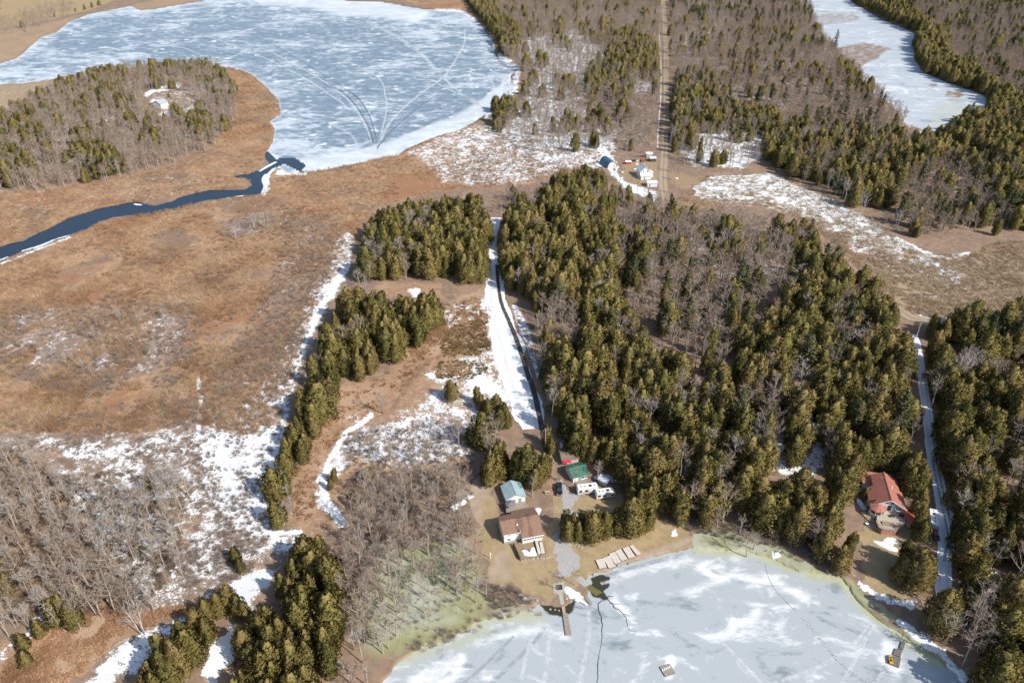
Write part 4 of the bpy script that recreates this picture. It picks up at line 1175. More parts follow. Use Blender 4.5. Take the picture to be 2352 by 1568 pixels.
# ------------------------------------------------------------------ where the woods stand (outlines of the crowns' middle height)
# name of stand, outline, trees per 100 m2, mix, height factor
ZONES = [
    ('left of the snowy lane', [(830, 560), (860, 505), (950, 478), (1050, 460), (1105, 466), (1124, 520), (1122, 600), (1110, 622), (1000, 615), (960, 610), (880, 622), (830, 600)], 4.1, dict(cedar=.86, bare=.06, grey=.075, pine=.005), 1.0),
    ('between the marsh snow and the clearing', [(790, 690), (840, 680), (900, 700), (985, 692), (1008, 715), (990, 742), (930, 765), (905, 805), (880, 828), (830, 838), (790, 860), (745, 905), (705, 950), (690, 925), (715, 850), (735, 780), (765, 720)], 4.1, dict(cedar=.95, bare=.05), .95),
    ('in the thin row along the marsh edge', [(690, 930), (735, 930), (742, 975), (705, 1000), (682, 1060), (668, 1130), (664, 1190), (622, 1180), (626, 1090), (655, 1010)], 5.2, dict(cedar=.72, thin=.14, grey=.14), .72),
    ('at the bottom edge left of the green ice', [(705, 1250), (755, 1245), (772, 1300), (778, 1400), (775, 1480), (740, 1600), (500, 1620), (530, 1540), (575, 1480), (615, 1400), (645, 1320)], 4.4, dict(cedar=.96, bare=.04), .92),
    ('along the cutting in the bottom left', [(345, 1530), (380, 1480), (440, 1430), (490, 1395), (530, 1370), (548, 1395), (500, 1425), (455, 1445), (440, 1500), (410, 1620), (300, 1620)], 4.4, dict(cedar=.95, bare=.05), .95),
    ('in the grove beside the farm', [(1265, 412), (1340, 396), (1395, 408), (1402, 438), (1300, 440)], 3.7, dict(cedar=.9, bare=.1), .9),
    ('north of the big cedar wood', [(1150, 440), (1270, 440), (1420, 440), (1500, 455), (1420, 470), (1250, 465), (1150, 480)], 4.0, dict(bare=.7, cedar=.3), .85),
    ('right of the snowy lane', [(1150, 498), (1250, 468), (1330, 458), (1400, 470), (1415, 560), (1412, 640), (1430, 715), (1500, 790), (1570, 850), (1680, 880), (1760, 970), (1765, 1080), (1740, 1160), (1600, 1172), (1515, 1150), (1470, 1085), (1400, 1030), (1360, 1020), (1300, 1005), (1254, 960), (1246, 880), (1238, 805), (1335, 780), (1320, 695), (1225, 690), (1170, 660), (1152, 560)], 3.8, dict(cedar=.82, bare=.10, grey=.075, pine=.005), 1.05),
    ('in the bare clump by the snowy lane', [(1215, 695), (1320, 700), (1335, 775), (1245, 790)], 4.5, dict(bare=.8, cedar=.2), .95),
    ('left of the shaded lane', [(1850, 600), (1920, 620), (2000, 700), (2055, 750), (2078, 790), (2090, 900), (2102, 1000), (2108, 1060), (2060, 1045), (1980, 1030), (1940, 1070), (1890, 1060), (1820, 1040), (1770, 970), (1690, 850), (1720, 770), (1800, 690)], 3.5, dict(cedar=.77, bare=.14, grey=.06, pine=.03), 1.05),
    ('in the bare strip above the snowy gap', [(1735, 870), (1795, 880), (1800, 990), (1775, 1060), (1740, 1000)], 4.0, dict(bare=.7, birch=.3), 1.0),
    ('left of the red roofed house', [(1790, 1092), (1850, 1110), (1905, 1130), (1925, 1185), (1962, 1235), (1968, 1290), (1930, 1290), (1880, 1235), (1820, 1200), (1760, 1170), (1755, 1105)], 3.1, dict(cedar=.75, bare=.25), .95),
    ('right of the shaded lane', [(2150, 742), (2230, 715), (2352, 705), (2460, 705), (2460, 1620), (2270, 1620), (2215, 1500), (2170, 1430), (2190, 1400), (2225, 1350), (2215, 1240), (2186, 1130), (2156, 1000), (2132, 880), (2120, 800)], 3.4, dict(cedar=.69, bare=.24, grey=.05, pine=.02, birch=.04), 1.0),
    ('between the red roofed house and the lane', [(2076, 1060), (2108, 1065), (2136, 1085), (2142, 1170), (2118, 1205), (2096, 1140)], 3.7, dict(cedar=1.0), .95),
    ('on the lawn below the red roofed house', [(2065, 1285), (2100, 1268), (2128, 1282), (2138, 1312), (2100, 1336), (2066, 1325)], 4.1, dict(cedar=1.0), .95),
    ('on the shore below the shaded lane', [(2125, 1390), (2170, 1372), (2180, 1430), (2140, 1440)], 3.4, dict(cedar=1.0), .85),
    ('on the bare hillside', [(1420, 475), (1500, 462), (1560, 480), (1700, 495), (1800, 520), (1850, 560), (1800, 650), (1740, 720), (1700, 800), (1640, 850), (1560, 800), (1450, 705), (1420, 600)], 3.3, dict(bare=.74, grey=.06, cedar=.14, pine=.04, birch=.02), .95),
    ('on the slope above the reed marsh', [(1790, 540), (1850, 520), (1920, 575), (1985, 640), (2045, 695), (2072, 735), (2000, 705), (1900, 640), (1840, 600)], 3.0, dict(cedar=.54, pine=.08, bare=.38), .95),
    ('north of the snowy marsh', [(1542, 340), (1548, 200), (1560, 240), (1640, 225), (1750, 245), (1840, 285), (1960, 292), (2060, 298), (2120, 310), (2170, 318), (2200, 350), (2352, 390), (2460, 390), (2460, 520), (2330, 505), (2290, 470), (2270, 400), (2160, 370), (2080, 400), (2050, 460), (1990, 455), (1900, 420), (1830, 385), (1790, 365), (1745, 340), (1770, 300), (1600, 285)], 3.5, dict(cedar=.66, bare=.26, pine=.05, birch=.03), .9),
    ('on the brown slope north of the marsh', [(2080, 400), (2160, 372), (2270, 402), (2292, 470), (2330, 505), (2250, 510), (2200, 520), (2120, 535), (2060, 490)], 3.0, dict(bare=.8, cedar=.12, pine=.08), .9),
    ('in the snowy glade', [(1550, 285), (1650, 285), (1765, 310), (1755, 365), (1640, 372), (1560, 365)], 1.8, dict(bare=.8, cedar=.2), .85),
    ('between the road and the river', [(1538, -60), (1835, -60), (1865, 20), (1890, 70), (1935, 125), (1985, 175), (2045, 222), (2085, 275), (2060, 300), (1990, 296), (1850, 270), (1750, 230), (1640, 205), (1560, 225), (1540, 100)], 2.3, dict(bare=.87, pine=.05, cedar=.08), .9),
    ('beside the dirt road', [(1550, 180), (1640, 172), (1660, 225), (1560, 268)], 2.7, dict(cedar=.7, bare=.3), .85),
    ('on the far bank of the frozen river', [(1962, -8), (2030, 26), (2080, 46), (2112, 64), (2106, 100), (2106, 128), (2128, 155), (2196, 183), (2255, 203), (2284, 222), (2262, 258), (2222, 256), (2190, 288), (2150, 308), (2235, 330), (2352, 405), (2460, 405), (2460, 250), (2330, 215), (2250, 165), (2175, 125), (2165, 65), (2095, 25), (2020, -20)], 3.7, dict(cedar=.86, bare=.10, pine=.04), .95),
    ('beyond the frozen river', [(2020, -80), (2460, -80), (2460, 255), (2330, 212), (2250, 160), (2180, 120), (2170, 60), (2100, 20)], 2.5, dict(bare=.82, pine=.06, cedar=.12), .95),
    ('between the lake and the road', [(1062, -80), (1515, -80), (1520, 60), (1520, 180), (1514, 300), (1495, 335), (1440, 345), (1380, 325), (1300, 325), (1230, 335), (1125, 285), (1135, 258), (1205, 225), (1205, 165), (1160, 120), (1148, 60), (1085, 15)], 2.1, dict(bare=.80, grey=.12, cedar=.08), .95),
    ('on the lake shore point', [(1062, -20), (1120, 2), (1150, 35), (1195, 60), (1190, 118), (1156, 118), (1146, 80), (1090, 18)], 3.4, dict(cedar=.85, bare=.15), .9),
    ('in the cedar clump left of the road', [(1400, 88), (1450, 68), (1508, 105), (1510, 175), (1460, 165), (1390, 158)], 3.5, dict(cedar=.9, bare=.1), .9),
    ('in the clump between lake and road', [(1345, 150), (1420, 150), (1470, 195), (1430, 230), (1350, 210)], 2.3, dict(cedar=.65, grey=.35), .9),
    ('in the small clump by the lake', [(1130, 236), (1165, 228), (1190, 240), (1160, 258)], 3.4, dict(cedar=.9, bare=.1), .85),
    ('on the marsh island', [(-80, 430), (-80, 290), (0, 262), (60, 222), (160, 182), (230, 158), (330, 148), (500, 144), (535, 185), (545, 245), (500, 318), (420, 348), (280, 392), (120, 418)], 3.3, dict(bare=.72, grey=.18, cedar=.10), .82),
    ('on the island front', [(170, 338), (250, 328), (275, 370), (240, 385), (175, 375)], 3.1, dict(cedar=.8, bare=.2), .9),
    ('on the island left end', [(-80, 330), (60, 345), (85, 385), (0, 415), (-80, 425)], 3.1, dict(cedar=.75, bare=.25), .9),
    ('on the island right end', [(432, 262), (488, 268), (478, 305), (430, 298)], 3.4, dict(cedar=.9, bare=.1), .85),
    ('on the island crest', [(380, 146), (500, 140), (502, 155), (390, 165)], 2.7, dict(cedar=.6, bare=.4), .8),
    ('on the island far side', [(160, 186), (230, 160), (290, 158), (290, 176), (165, 200)], 2.7, dict(cedar=.6, bare=.4), .8),
    ('in the leafless swamp wood', [(-80, 1020), (40, 1020), (110, 1075), (200, 1120), (320, 1120), (420, 1070), (430, 1130), (400, 1230), (420, 1290), (345, 1380), (250, 1395), (170, 1410), (60, 1425), (-80, 1440)], 7.0, dict(grey=.45, thin=.35, bare=.20), .9),
    ('standing in the green ice', [(840, 1270), (900, 1240), (1050, 1235), (1085, 1280), (1115, 1330), (1150, 1350), (1080, 1400), (960, 1440), (850, 1480), (820, 1430), (830, 1320)], 7.0, dict(bare=.36, grey=.36, thin=.28), .85),
    ('left of the brown roofed house', [(805, 1150), (850, 1100), (930, 1085), (1000, 1080), (1060, 1095), (1062, 1140), (1080, 1200), (1060, 1240), (950, 1250), (880, 1280), (850, 1340), (845, 1430), (870, 1500), (860, 1600), (800, 1620), (790, 1500), (790, 1380), (785, 1260)], 5.5, dict(bare=.48, grey=.34, thin=.15, cedar=.03), .9),
    ('in the snowy cutover', [(830, 990), (900, 965), (1000, 955), (1085, 975), (1090, 1060), (1000, 1080), (880, 1085), (820, 1080)], 3.0, dict(thin=.45, bare=.4, grey=.15), .8),
    ('behind the blue roofed shed', [(1100, 1055), (1150, 1012), (1205, 1030), (1235, 1060), (1228, 1088), (1170, 1092), (1112, 1088)], 3.8, dict(cedar=.92, bare=.08), 1.0),
    ('left of the blue roofed shed', [(1090, 990), (1130, 965), (1150, 1000), (1100, 1040)], 4.0, dict(bare=.7, cedar=.3), .95),
    ('on the lawn between trailers and beach', [(1290, 1196), (1330, 1180), (1360, 1196), (1395, 1186), (1440, 1176), (1462, 1110), (1500, 1110), (1502, 1180), (1440, 1200), (1370, 1212), (1310, 1216)], 3.6, dict(cedar=1.0), .95),
    ('on the shore below the cedar wood', [(1520, 1192), (1600, 1195), (1720, 1190), (1790, 1205), (1860, 1250), (1840, 1262), (1770, 1230), (1640, 1220), (1540, 1212)], 2.6, dict(thin=.5, bare=.5), .75),
    ('in the hedge beyond the lake', [(-80, 60), (0, 48), (60, 20), (150, 0), (180, 18), (120, 40), (60, 64), (-80, 90)], 2.5, dict(thin=.7, bare=.3), .8),
    ('in the dark shrubs by the marsh stream', [(505, 512), (560, 490), (640, 480), (630, 515), (560, 545), (510, 545)], 2.4, dict(thin=.85, birch=.15), .8),
    ('in the marsh thicket', [(0, 720), (60, 700), (160, 690), (250, 720), (420, 700), (470, 740), (420, 830), (330, 860), (200, 850), (60, 850), (-60, 830)], 1.8, dict(thin=.8, grey=.2), .6),
    ('in the brush on the snowy marsh', [(420, 1010), (480, 1080), (540, 1180), (620, 1250), (540, 1300), (440, 1310), (430, 1150)], 1.0, dict(thin=.95, cedar=.05), .55),
    ('in the snowy flat by the farm', [(1130, 300), (1230, 340), (1390, 335), (1380, 360), (1240, 385), (1100, 400), (1000, 400), (1060, 330)], 0.9, dict(thin=.8, grey=.2), .75),
]
# bases may not stand here
BLOCK = [LAKE, STREAM, RIVER, POND, LAWN, M4, [(1513, -90), (1536, -90), (1541, 250), (1538, 440), (1536, 470), (1508, 460), (1514, 200)],
         [(1120, 500), (1148, 500), (1150, 640), (1180, 690), (1225, 760), (1245, 870), (1262, 1000), (1290, 1110), (1240, 1140), (1240, 1060), (1215, 1000), (1185, 940), (1150, 840), (1125, 700)],
         [(2090, 760), (2118, 760), (2134, 900), (2154, 1060), (2194, 1180), (2200, 1330), (2185, 1400), (2150, 1400), (2150, 1240), (2140, 1090), (2112, 930), (2098, 830)],
         [(2085, 700), (2200, 725), (2160, 760), (2100, 775)],
         [(340, 212), (400, 205), (455, 225), (455, 255), (372, 262), (342, 246)],
         [(1772, 1030), (1792, 1030), (1800, 1088), (1780, 1090)], [(1834, 1050), (1852, 1044), (1890, 1078), (1878, 1092), (1838, 1088)],
         [(1400, 372), (1515, 340), (1515, 455), (1440, 440)], [(1530, 390), (1600, 400), (1590, 440), (1535, 450)],
         [(1962, 1100), (1975, 1075), (2060, 1070), (2076, 1100), (2096, 1150), (2105, 1215), (2080, 1245), (2050, 1290), (1990, 1280), (1975, 1210)],
         [(1250, 1075), (1300, 1010), (1370, 1060), (1440, 1080), (1440, 1160), (1290, 1160)]]
# nothing may stand in front of these (buildings and vehicles that the photograph shows free)
FREE = [[(1118, 1104), (1240, 1108), (1262, 1180), (1262, 1262), (1150, 1262), (1100, 1200)], [(1258, 1090), (1442, 1060), (1442, 1150), (1258, 1150)], [(1280, 1042), (1360, 1042), (1430, 1075), (1430, 1130), (1280, 1130)],
        [(1968, 1066), (2056, 1072), (2076, 1120), (2112, 1180), (2118, 1216), (2060, 1232), (1985, 1215), (1975, 1130)],
        [(1388, 350), (1512, 350), (1512, 440), (1470, 434), (1388, 388)], [(335, 208), (385, 208), (385, 248), (335, 248)], [(2138, 1145), (2165, 1145), (2172, 1222), (2145, 1222)],
        [(1128, 500), (1146, 500), (1148, 610), (1152, 660), (1128, 650)], [(1134, 655), (1205, 690), (1232, 840), (1256, 990), (1190, 990), (1150, 800)],
        [(2101, 775), (2106, 775), (2120, 880), (2138, 1020), (2148, 1110), (2140, 1110), (2120, 960)], [(1776, 1050), (1790, 1050), (1795, 1078), (1784, 1080)], [(1842, 1058), (1852, 1055), (1880, 1076), (1870, 1082)],
        [(2040, 1125), (2100, 1150), (2110, 1200), (2080, 1215)], [(1990, 1225), (2080, 1232), (2075, 1262), (1990, 1255)], [(2085, 722), (2160, 726), (2150, 760), (2098, 765)],
        [(1592, 410), (1775, 400), (1780, 430), (1600, 455)], [(1523, -60), (1531, -60), (1535, 200), (1532, 330), (1524, 330), (1525, 150)]]
TREES = []   # species, x, y, z, height, variant, rot, zone


def trees_in(zone, poly, dens, mix, hf):
    s = 10.0 / math.sqrt(dens)
    c = np.array([unproj(px, max(py, -130), 5.0) for px, py in poly])
    x0, y0 = c[:, 0].min() - 12, c[:, 1].min() - 12
    x1, y1 = c[:, 0].max() + 12, c[:, 1].max() + 12
    nx, ny = int((x1 - x0) / s) + 1, int((y1 - y0) / s) + 1
    X, Y = np.meshgrid(x0 + np.arange(nx) * s, y0 + np.arange(ny) * s)
    X = X + (np.arange(ny) % 2)[:, None] * s * .5 + rng.uniform(-.42, .42, X.shape) * s
    Y = Y + rng.uniform(-.42, .42, X.shape) * s
    X = X.ravel(); Y = Y.ravel()
    Z = height(X, Y)
    names = list(mix); w = np.array([mix[n_] for n_ in names]); w = w / w.sum()
    # like stands by like: the draw follows a slow noise, so kinds gather in clumps
    u = np.clip((fbm(X / 14.0, Y / 14.0, 77, 2) - 0.5) * 1.5 + 0.5 + rng.normal(0, 0.34, X.shape), 0, 0.9999)
    u = np.argsort(np.argsort(u)) / max(1, len(u))
    k_ = np.searchsorted(np.cumsum(w), u, side='right').clip(0, len(names) - 1)
    lo = np.array([HR[n_][0] for n_ in names])[k_]; hi = np.array([HR[n_][1] for n_ in names])[k_]
    Hh = (lo + (hi - lo) * np.clip(rng.normal(.5, .25, X.shape), 0, 1)) * hf
    px, py = proj(X, Y, Z + Hh * .5)
    ok = inside(px, py, poly)
    if zone in ('right of the snowy lane', 'left of the shaded lane', 'right of the shaded lane'):
        ok &= fbm(X / 8.0, Y / 8.0, 55, 2) > 0.30
    bx, by = proj(X, Y, Z)
    for B in BLOCK:
        if B is LAWN and 'on the lawn between' in zone or 'shore below' in zone and B is POND:
            continue
        ok &= ~inside(bx, by, B)
    crown_px = FPX * (Hh * .17) / np.maximum(20, (Y * FWD[1] + (Z - CAM_H) * FWD[2]))
    for f_ in (.15, .45, .75, 1.0):
        ax_, ay_ = proj(X, Y, Z + Hh * f_)
        for F_ in FREE:
            for sx in (-1, 0, 1):
                ok &= ~inside(ax_ + sx * crown_px * (1 if f_ < .9 else .2), ay_, F_)
    for i in np.nonzero(ok)[0]:
        sp = names[k_[i]]
        TREES.append((sp, X[i], Y[i], Z[i], Hh[i], int(rng.integers(len(SPECIES[sp][0]))), rng.uniform(0, 6.28), zone))


for z_ in ZONES:
    trees_in(*z_)
# single trees the photograph picks out: species, crown middle, height
SINGLES = [('cedar', 1038, 893, 10, 'alone in the snowy clearing'), ('cedar', 1096, 905, 9, 'by the snowy lane'), ('cedar', 1140, 925, 10, 'by the snowy lane'), ('cedar', 1158, 945, 9.5, 'by the snowy lane'), ('cedar', 1148, 960, 9, 'by the snowy lane'), ('cedar', 1122, 935, 9, 'by the snowy lane'), ('cedar', 1165, 962, 8.5, 'by the snowy lane'), ('cedar', 1105, 925, 8, 'by the snowy lane'),
           ('cedar', 1266, 1020, 9, 'beside the red tarpaulin'), ('cedar', 140, 1395, 13, 'in the bottom left corner cutting'), ('cedar', 118, 1404, 11, 'in the bottom left corner cutting'), ('cedar', 162, 1408, 11, 'in the bottom left corner cutting'), ('cedar', 85, 1440, 7, 'in the bottom left corner cutting'), ('cedar', 50, 1470, 7, 'in the bottom left corner cutting'), ('cedar', 55, 1510, 6, 'in the bottom left corner cutting'),
           ('cedar', 340, 1108, 6.5, 'in the leafless swamp'), ('cedar', 352, 1158, 6, 'in the leafless swamp'), ('cedar', 325, 1168, 6, 'in the leafless swamp'), ('cedar', 312, 1255, 6, 'in the leafless swamp'), ('cedar', 550, 1296, 7, 'leaning over the marsh snow'), ('cedar', 10, 1340, 9, 'at the left edge of the swamp'), ('cedar', 5, 1300, 9, 'at the left edge of the swamp'),
           ('cedar', 765, 1090, 7, 'in the dirt clearing'), ('cedar', 758, 1110, 6, 'in the dirt clearing'), ('cedar', 800, 1145, 6.5, 'in the dirt clearing'), ('cedar', 815, 1148, 7, 'in the dirt clearing'), ('cedar', 845, 1085, 6, 'in the dirt clearing'),
           ('bare', 876, 920, 12, 'alone in the dirt clearing'), ('cedar', 1463, 545, 9, 'on the bare hillside'), ('pine', 1475, 622, 15, 'on the bare hillside'), ('pine', 1452, 622, 14, 'on the bare hillside'), ('pine', 1715, 650, 17, 'above the cedar wood'), ('pine', 1745, 660, 17, 'above the cedar wood'), ('pine', 1712, 745, 17, 'amid the right hand cedar wood'), ('pine', 1712, 795, 17, 'amid the right hand cedar wood'), ('pine', 1555, 950, 18, 'amid the big cedar wood'), ('pine', 1540, 965, 16, 'amid the big cedar wood'), ('pine', 1655, 890, 15, 'amid the big cedar wood'), ('pine', 1110, 510, 14, 'amid the cedar wood left of the lane'),
           ('pine', 1815, 620, 15, 'on the slope above the reed marsh'), ('pine', 1845, 605, 15, 'on the slope above the reed marsh'), ('pine', 1740, 590, 15, 'on the slope above the reed marsh'), ('pine', 1860, 530, 14, 'on the slope above the reed marsh'),
           ('pine', 2235, 478, 15, 'on the brown slope'), ('cedar', 2108, 530, 8, 'at the marsh corner'), ('cedar', 2290, 520, 11, 'right of the marsh corner'), ('cedar', 2285, 455, 9, 'on the brown slope'), ('pine', 1923, 82, 14, 'alone on the frozen river bank'),
           ('pine', 1875, 160, 14, 'between road and river'), ('pine', 1800, 155, 14, 'between road and river'), ('pine', 1780, 160, 14, 'between road and river'), ('pine', 1722, 70, 13, 'between road and river'), ('pine', 1740, 12, 13, 'between road and river'), ('pine', 2310, 30, 15, 'beyond the frozen river'), ('pine', 2320, 45, 15, 'beyond the frozen river'),
           ('pine', 1475, 30, 14, 'left of the dirt road'), ('pine', 1505, 35, 14, 'left of the dirt road'), ('pine', 115, 215, 12, 'on the marsh island'), ('pine', 275, 232, 12, 'on the marsh island'), ('pine', 300, 235, 12, 'on the marsh island'), ('cedar', 388, 218, 5, 'beside the island house'),
           ('cedar', 49, 55, 9, 'beyond the lake'), ('cedar', 124, 34, 6, 'beyond the lake'), ('cedar', 172, 22, 6, 'beyond the lake'), ('cedar', 193, 16, 8, 'beyond the lake'), ('cedar', 210, 11, 8, 'beyond the lake'), ('cedar', 226, 6, 8, 'beyond the lake'),
           ('birch', 1772, 925, 14, 'over the snowy gap'), ('birch', 1828, 905, 11, 'in the right hand cedar wood'), ('birch', 315, 1420, 13, 'in the bottom left cutting'), ('bare', 250, 1370, 13, 'in the bottom left cutting'), ('bare', 185, 1365, 12, 'in the bottom left cutting'), ('bare', 285, 1370, 12, 'in the bottom left cutting'), ('bare', 1075, 1200, 12, 'left of the brown roofed house'), ('bare', 1060, 1225, 12, 'left of the brown roofed house'), ('bare', 1090, 1240, 12, 'left of the brown roofed house'), ('bare', 1320, 1098, 10, 'in front of the green roofed cabin'), ('bare', 1372, 1080, 10, 'beside the green roofed cabin'), ('bare', 1222, 1118, 9, 'beside the blue roofed shed'),
           ('bare', 1322, 1325, 7, 'by the concrete pad'), ('bare', 1280, 1340, 5, 'by the concrete pad'), ('bare', 1720, 1250, 10, 'standing in the yellow ice'), ('bare', 1735, 1240, 8, 'standing in the yellow ice'), ('bare', 1800, 1195, 10, 'on the shore below the cedar wood'), ('bare', 1850, 1220, 11, 'on the shore below the cedar wood'), ('bare', 1875, 1235, 11, 'on the shore below the cedar wood'),
           ('birch', 2185, 1440, 13, 'on the right hand shore'), ('birch', 2150, 900, 12, 'right of the shaded lane'), ('birch', 2240, 870, 13, 'right of the shaded lane'), ('cedar', 2010, 1160, 5, 'beside the red roofed house'), ('cedar', 1989, 1132, 5, 'beside the red roofed house'),
           ('cedar', 2085, 1262, 11, 'on the lawn below the red roofed house'), ('cedar', 2112, 1290, 12, 'on the lawn below the red roofed house'), ('cedar', 2075, 1305, 11, 'on the lawn below the red roofed house'), ('cedar', 2100, 1320, 11, 'on the lawn below the red roofed house'), ('cedar', 2130, 1300, 12, 'on the lawn below the red roofed house')]
for x_, y_ in ((1440, 352), (1455, 350), (1475, 345), (1490, 342), (1415, 360), (1500, 350), (1480, 352), (1425, 400), (1445, 415), (1465, 425), (1412, 395), (1545, 380), (1552, 400), (1548, 430), (1508, 455), (1530, 462), (1490, 450), (1560, 445)):
    SINGLES.append(('bare', x_, y_, rng.uniform(8, 12), 'around the farm lawn'))
for x_ in (575, 590, 597, 604, 615, 628, 570, 583):
    SINGLES.append(('birch', x_ + rng.normal(0, 3), 515 - (x_ - 570) * .5 + rng.normal(0, 4), rng.uniform(7, 10), 'in the birch clump on the marsh'))
for x_, y_ in ((1265, 290), (1290, 300), (1310, 285), (1335, 290), (1350, 300), (1245, 300), (1380, 300), (1300, 310), (1322, 275), (1340, 265), (1260, 270)):
    SINGLES.append(('birch', x_, y_, rng.uniform(11, 14), 'behind the snowy flat'))
for x_, y_ in ((1680, 210), (1700, 205), (1690, 225), (1720, 210), (1670, 222), (1765, 220), (1780, 230), (1860, 360), (1870, 375), (1890, 385), (1905, 415), (1925, 425), (1940, 430), (1960, 440), (1850, 400), (1985, 470), (2065, 505)):
    SINGLES.append(('birch', x_, y_, rng.uniform(11, 14), 'at the edge of the snowy marsh'))
for x_, y_ in ((860, 575), (872, 580), (885, 570), (900, 580), (912, 590), (880, 595), (895, 600), (850, 600), (835, 590), (862, 612), (845, 625), (825, 640), (840, 655), (905, 605)):
    SINGLES.append(('grey', x_, y_, rng.uniform(10, 13), 'in the pale clump at the marsh edge'))
for x_, y_, h_ in ((470, 1402, 10), (495, 1388, 10), (520, 1374, 10), (446, 1426, 11), (420, 1450, 11), (400, 1475, 11), (382, 1500, 11), (366, 1526, 11), (432, 1490, 11), (345, 1552, 11), (392, 1545, 12), (330, 1578, 11), (540, 1390, 9), (562, 1402, 9), (470, 1440, 10), (582, 1440, 11), (560, 1478, 11), (412, 1510, 12)):
    SINGLES.append(('cedar', x_, y_, h_, 'in the diagonal belt by the snow cutting'))
for x_, y_, h_ in ((1300, 1192, 9), (1318, 1202, 10), (1336, 1196, 10), (1353, 1206, 10), (1373, 1194, 10), (1392, 1200, 11), (1412, 1188, 10), (1430, 1190, 11), (1450, 1172, 12), (1470, 1175, 11), (1488, 1155, 12), (1474, 1122, 12), (1490, 1192, 10), (1330, 1218, 9), (1304, 1216, 9), (1460, 1200, 10), (1500, 1120, 12), (1455, 1140, 11)):
    SINGLES.append(('cedar', x_, y_, h_, 'on the lawn between trailers and beach'))
for x_, y_, h_ in ((2085, 1083, 13), (2100, 1068, 13), (2113, 1108, 12), (2114, 1152, 12), (2116, 1190, 10), (2124, 1092, 12), (2120, 1216, 9), (1950, 1104, 14), (1936, 1122, 13), (1922, 1100, 13), (1962, 1072, 13), (2012, 1042, 13), (2040, 1042, 13), (2066, 1048, 13), (1985, 1046, 14), (2095, 1100, 12)):
    SINGLES.append(('cedar', x_, y_, h_, 'close around the red roofed house'))
for x_, y_, h_ in ((1400, 1040, 13), (1420, 1050, 13), (1385, 1030, 12), (1432, 1075, 13), (1340, 1025, 12), (1322, 1015, 12), (1362, 1030, 12), (1445, 1095, 12), (1240, 1085, 10), (1248, 1065, 11), (1225, 1095, 10), (1258, 1000, 10)):
    SINGLES.append(('cedar', x_, y_, h_, 'close behind the cabins and trailers'))
for sp, px, py, hh, zone in SINGLES:
    p = at(px, py, hh * .5)
    TREES.append((sp, p[0], p[1], p[2], hh, int(rng.integers(len(SPECIES[sp][0]))), rng.uniform(0, 6.28), zone))

lane = smooth_line([(2100, 768), (2112, 840), (2124, 910), (2134, 980), (2146, 1060), (2156, 1110), (2172, 1170), (2184, 1225)], 20)
for i, (x_, y_) in enumerate(lane):
    p = at(x_ + rng.uniform(34, 42) + (y_ - 768) * .025, y_ + rng.normal(0, 4))
    TREES.append(('cedar', p[0], p[1], p[2], rng.uniform(10, 14), int(rng.integers(len(SPECIES['cedar'][0]))), rng.uniform(0, 6.28), 'in the row along the shaded lane'))
# ------------------------------------------------------------------ plant them: the 300 largest of a kind as single trees, the rest as one wood
WORDS = {'cedar': ('cedar_tree', 'olive green cedar', 'cedar'), 'pine': ('pine_tree', 'blue green pine', 'pine'), 'bare': ('bare_tree', 'leafless brown tree', 'tree'), 'grey': ('pale_bare_tree', 'pale leafless tree', 'tree'), 'birch': ('birch_tree', 'white leafless birch', 'birch'), 'thin': ('slender_bare_tree', 'slender leafless sapling', 'sapling')}


def side_words(items):
    """front/middle/back and left/right inside one stand, so that a label points at a few trees only"""
    if len(items) < 9:
        return [''] * len(items)
    ys = np.array([t[2] for t in items]); ang = np.array([t[1] / t[2] for t in items])
    ry = np.argsort(np.argsort(ys)) / len(ys); rx = np.argsort(np.argsort(ang)) / len(ang)
    a = ['front', 'middle', 'back']; b = ['left', 'centre', 'right']
    hs = np.array([t[4] for t in items]); rh = np.argsort(np.argsort(hs)) / len(hs)
    c = ['low', 'middling', 'tall']
    return [(c[int(w * 3)], '%s %s' % (a[int(u * 3)], b[int(v * 3)])) for u, v, w in zip(ry, rx, rh)]


def points_wood(name, items, sp):
    """one object for a mass of trees: points that instance the joined tree meshes"""
    lst, nominal = SPECIES[sp]
    me = bpy.data.meshes.new(name)
    n = len(items)
    me.vertices.add(n)
    me.vertices.foreach_set('co', np.array([(t[1], t[2], t[3]) for t in items], np.float32).ravel())
    sc = np.array([t[4] / nominal for t in items])
    wob_ = rng.uniform(.82, 1.2, n)
    a = me.attributes.new('scl', 'FLOAT_VECTOR', 'POINT'); a.data.foreach_set('vector', np.stack([sc * wob_, sc * wob_, sc], -1).astype(np.float32).ravel())
    a = me.attributes.new('rot', 'FLOAT_VECTOR', 'POINT'); a.data.foreach_set('vector', np.array([(rng.normal(0, .03), rng.normal(0, .03), t[6]) for t in items], np.float32).ravel())
    a = me.attributes.new('var', 'INT', 'POINT'); a.data.foreach_set('value', np.array([t[5] for t in items], np.int32))
    o = link(name, me)
    scatter_nodes(o, [w[2] for w in lst])
    o['kind'] = 'stuff'
    return o


PROTO = {}


def proto(me):
    if me.name not in PROTO:
        PROTO[me.name] = bpy.data.objects.new(me.name, me)
    return PROTO[me.name]


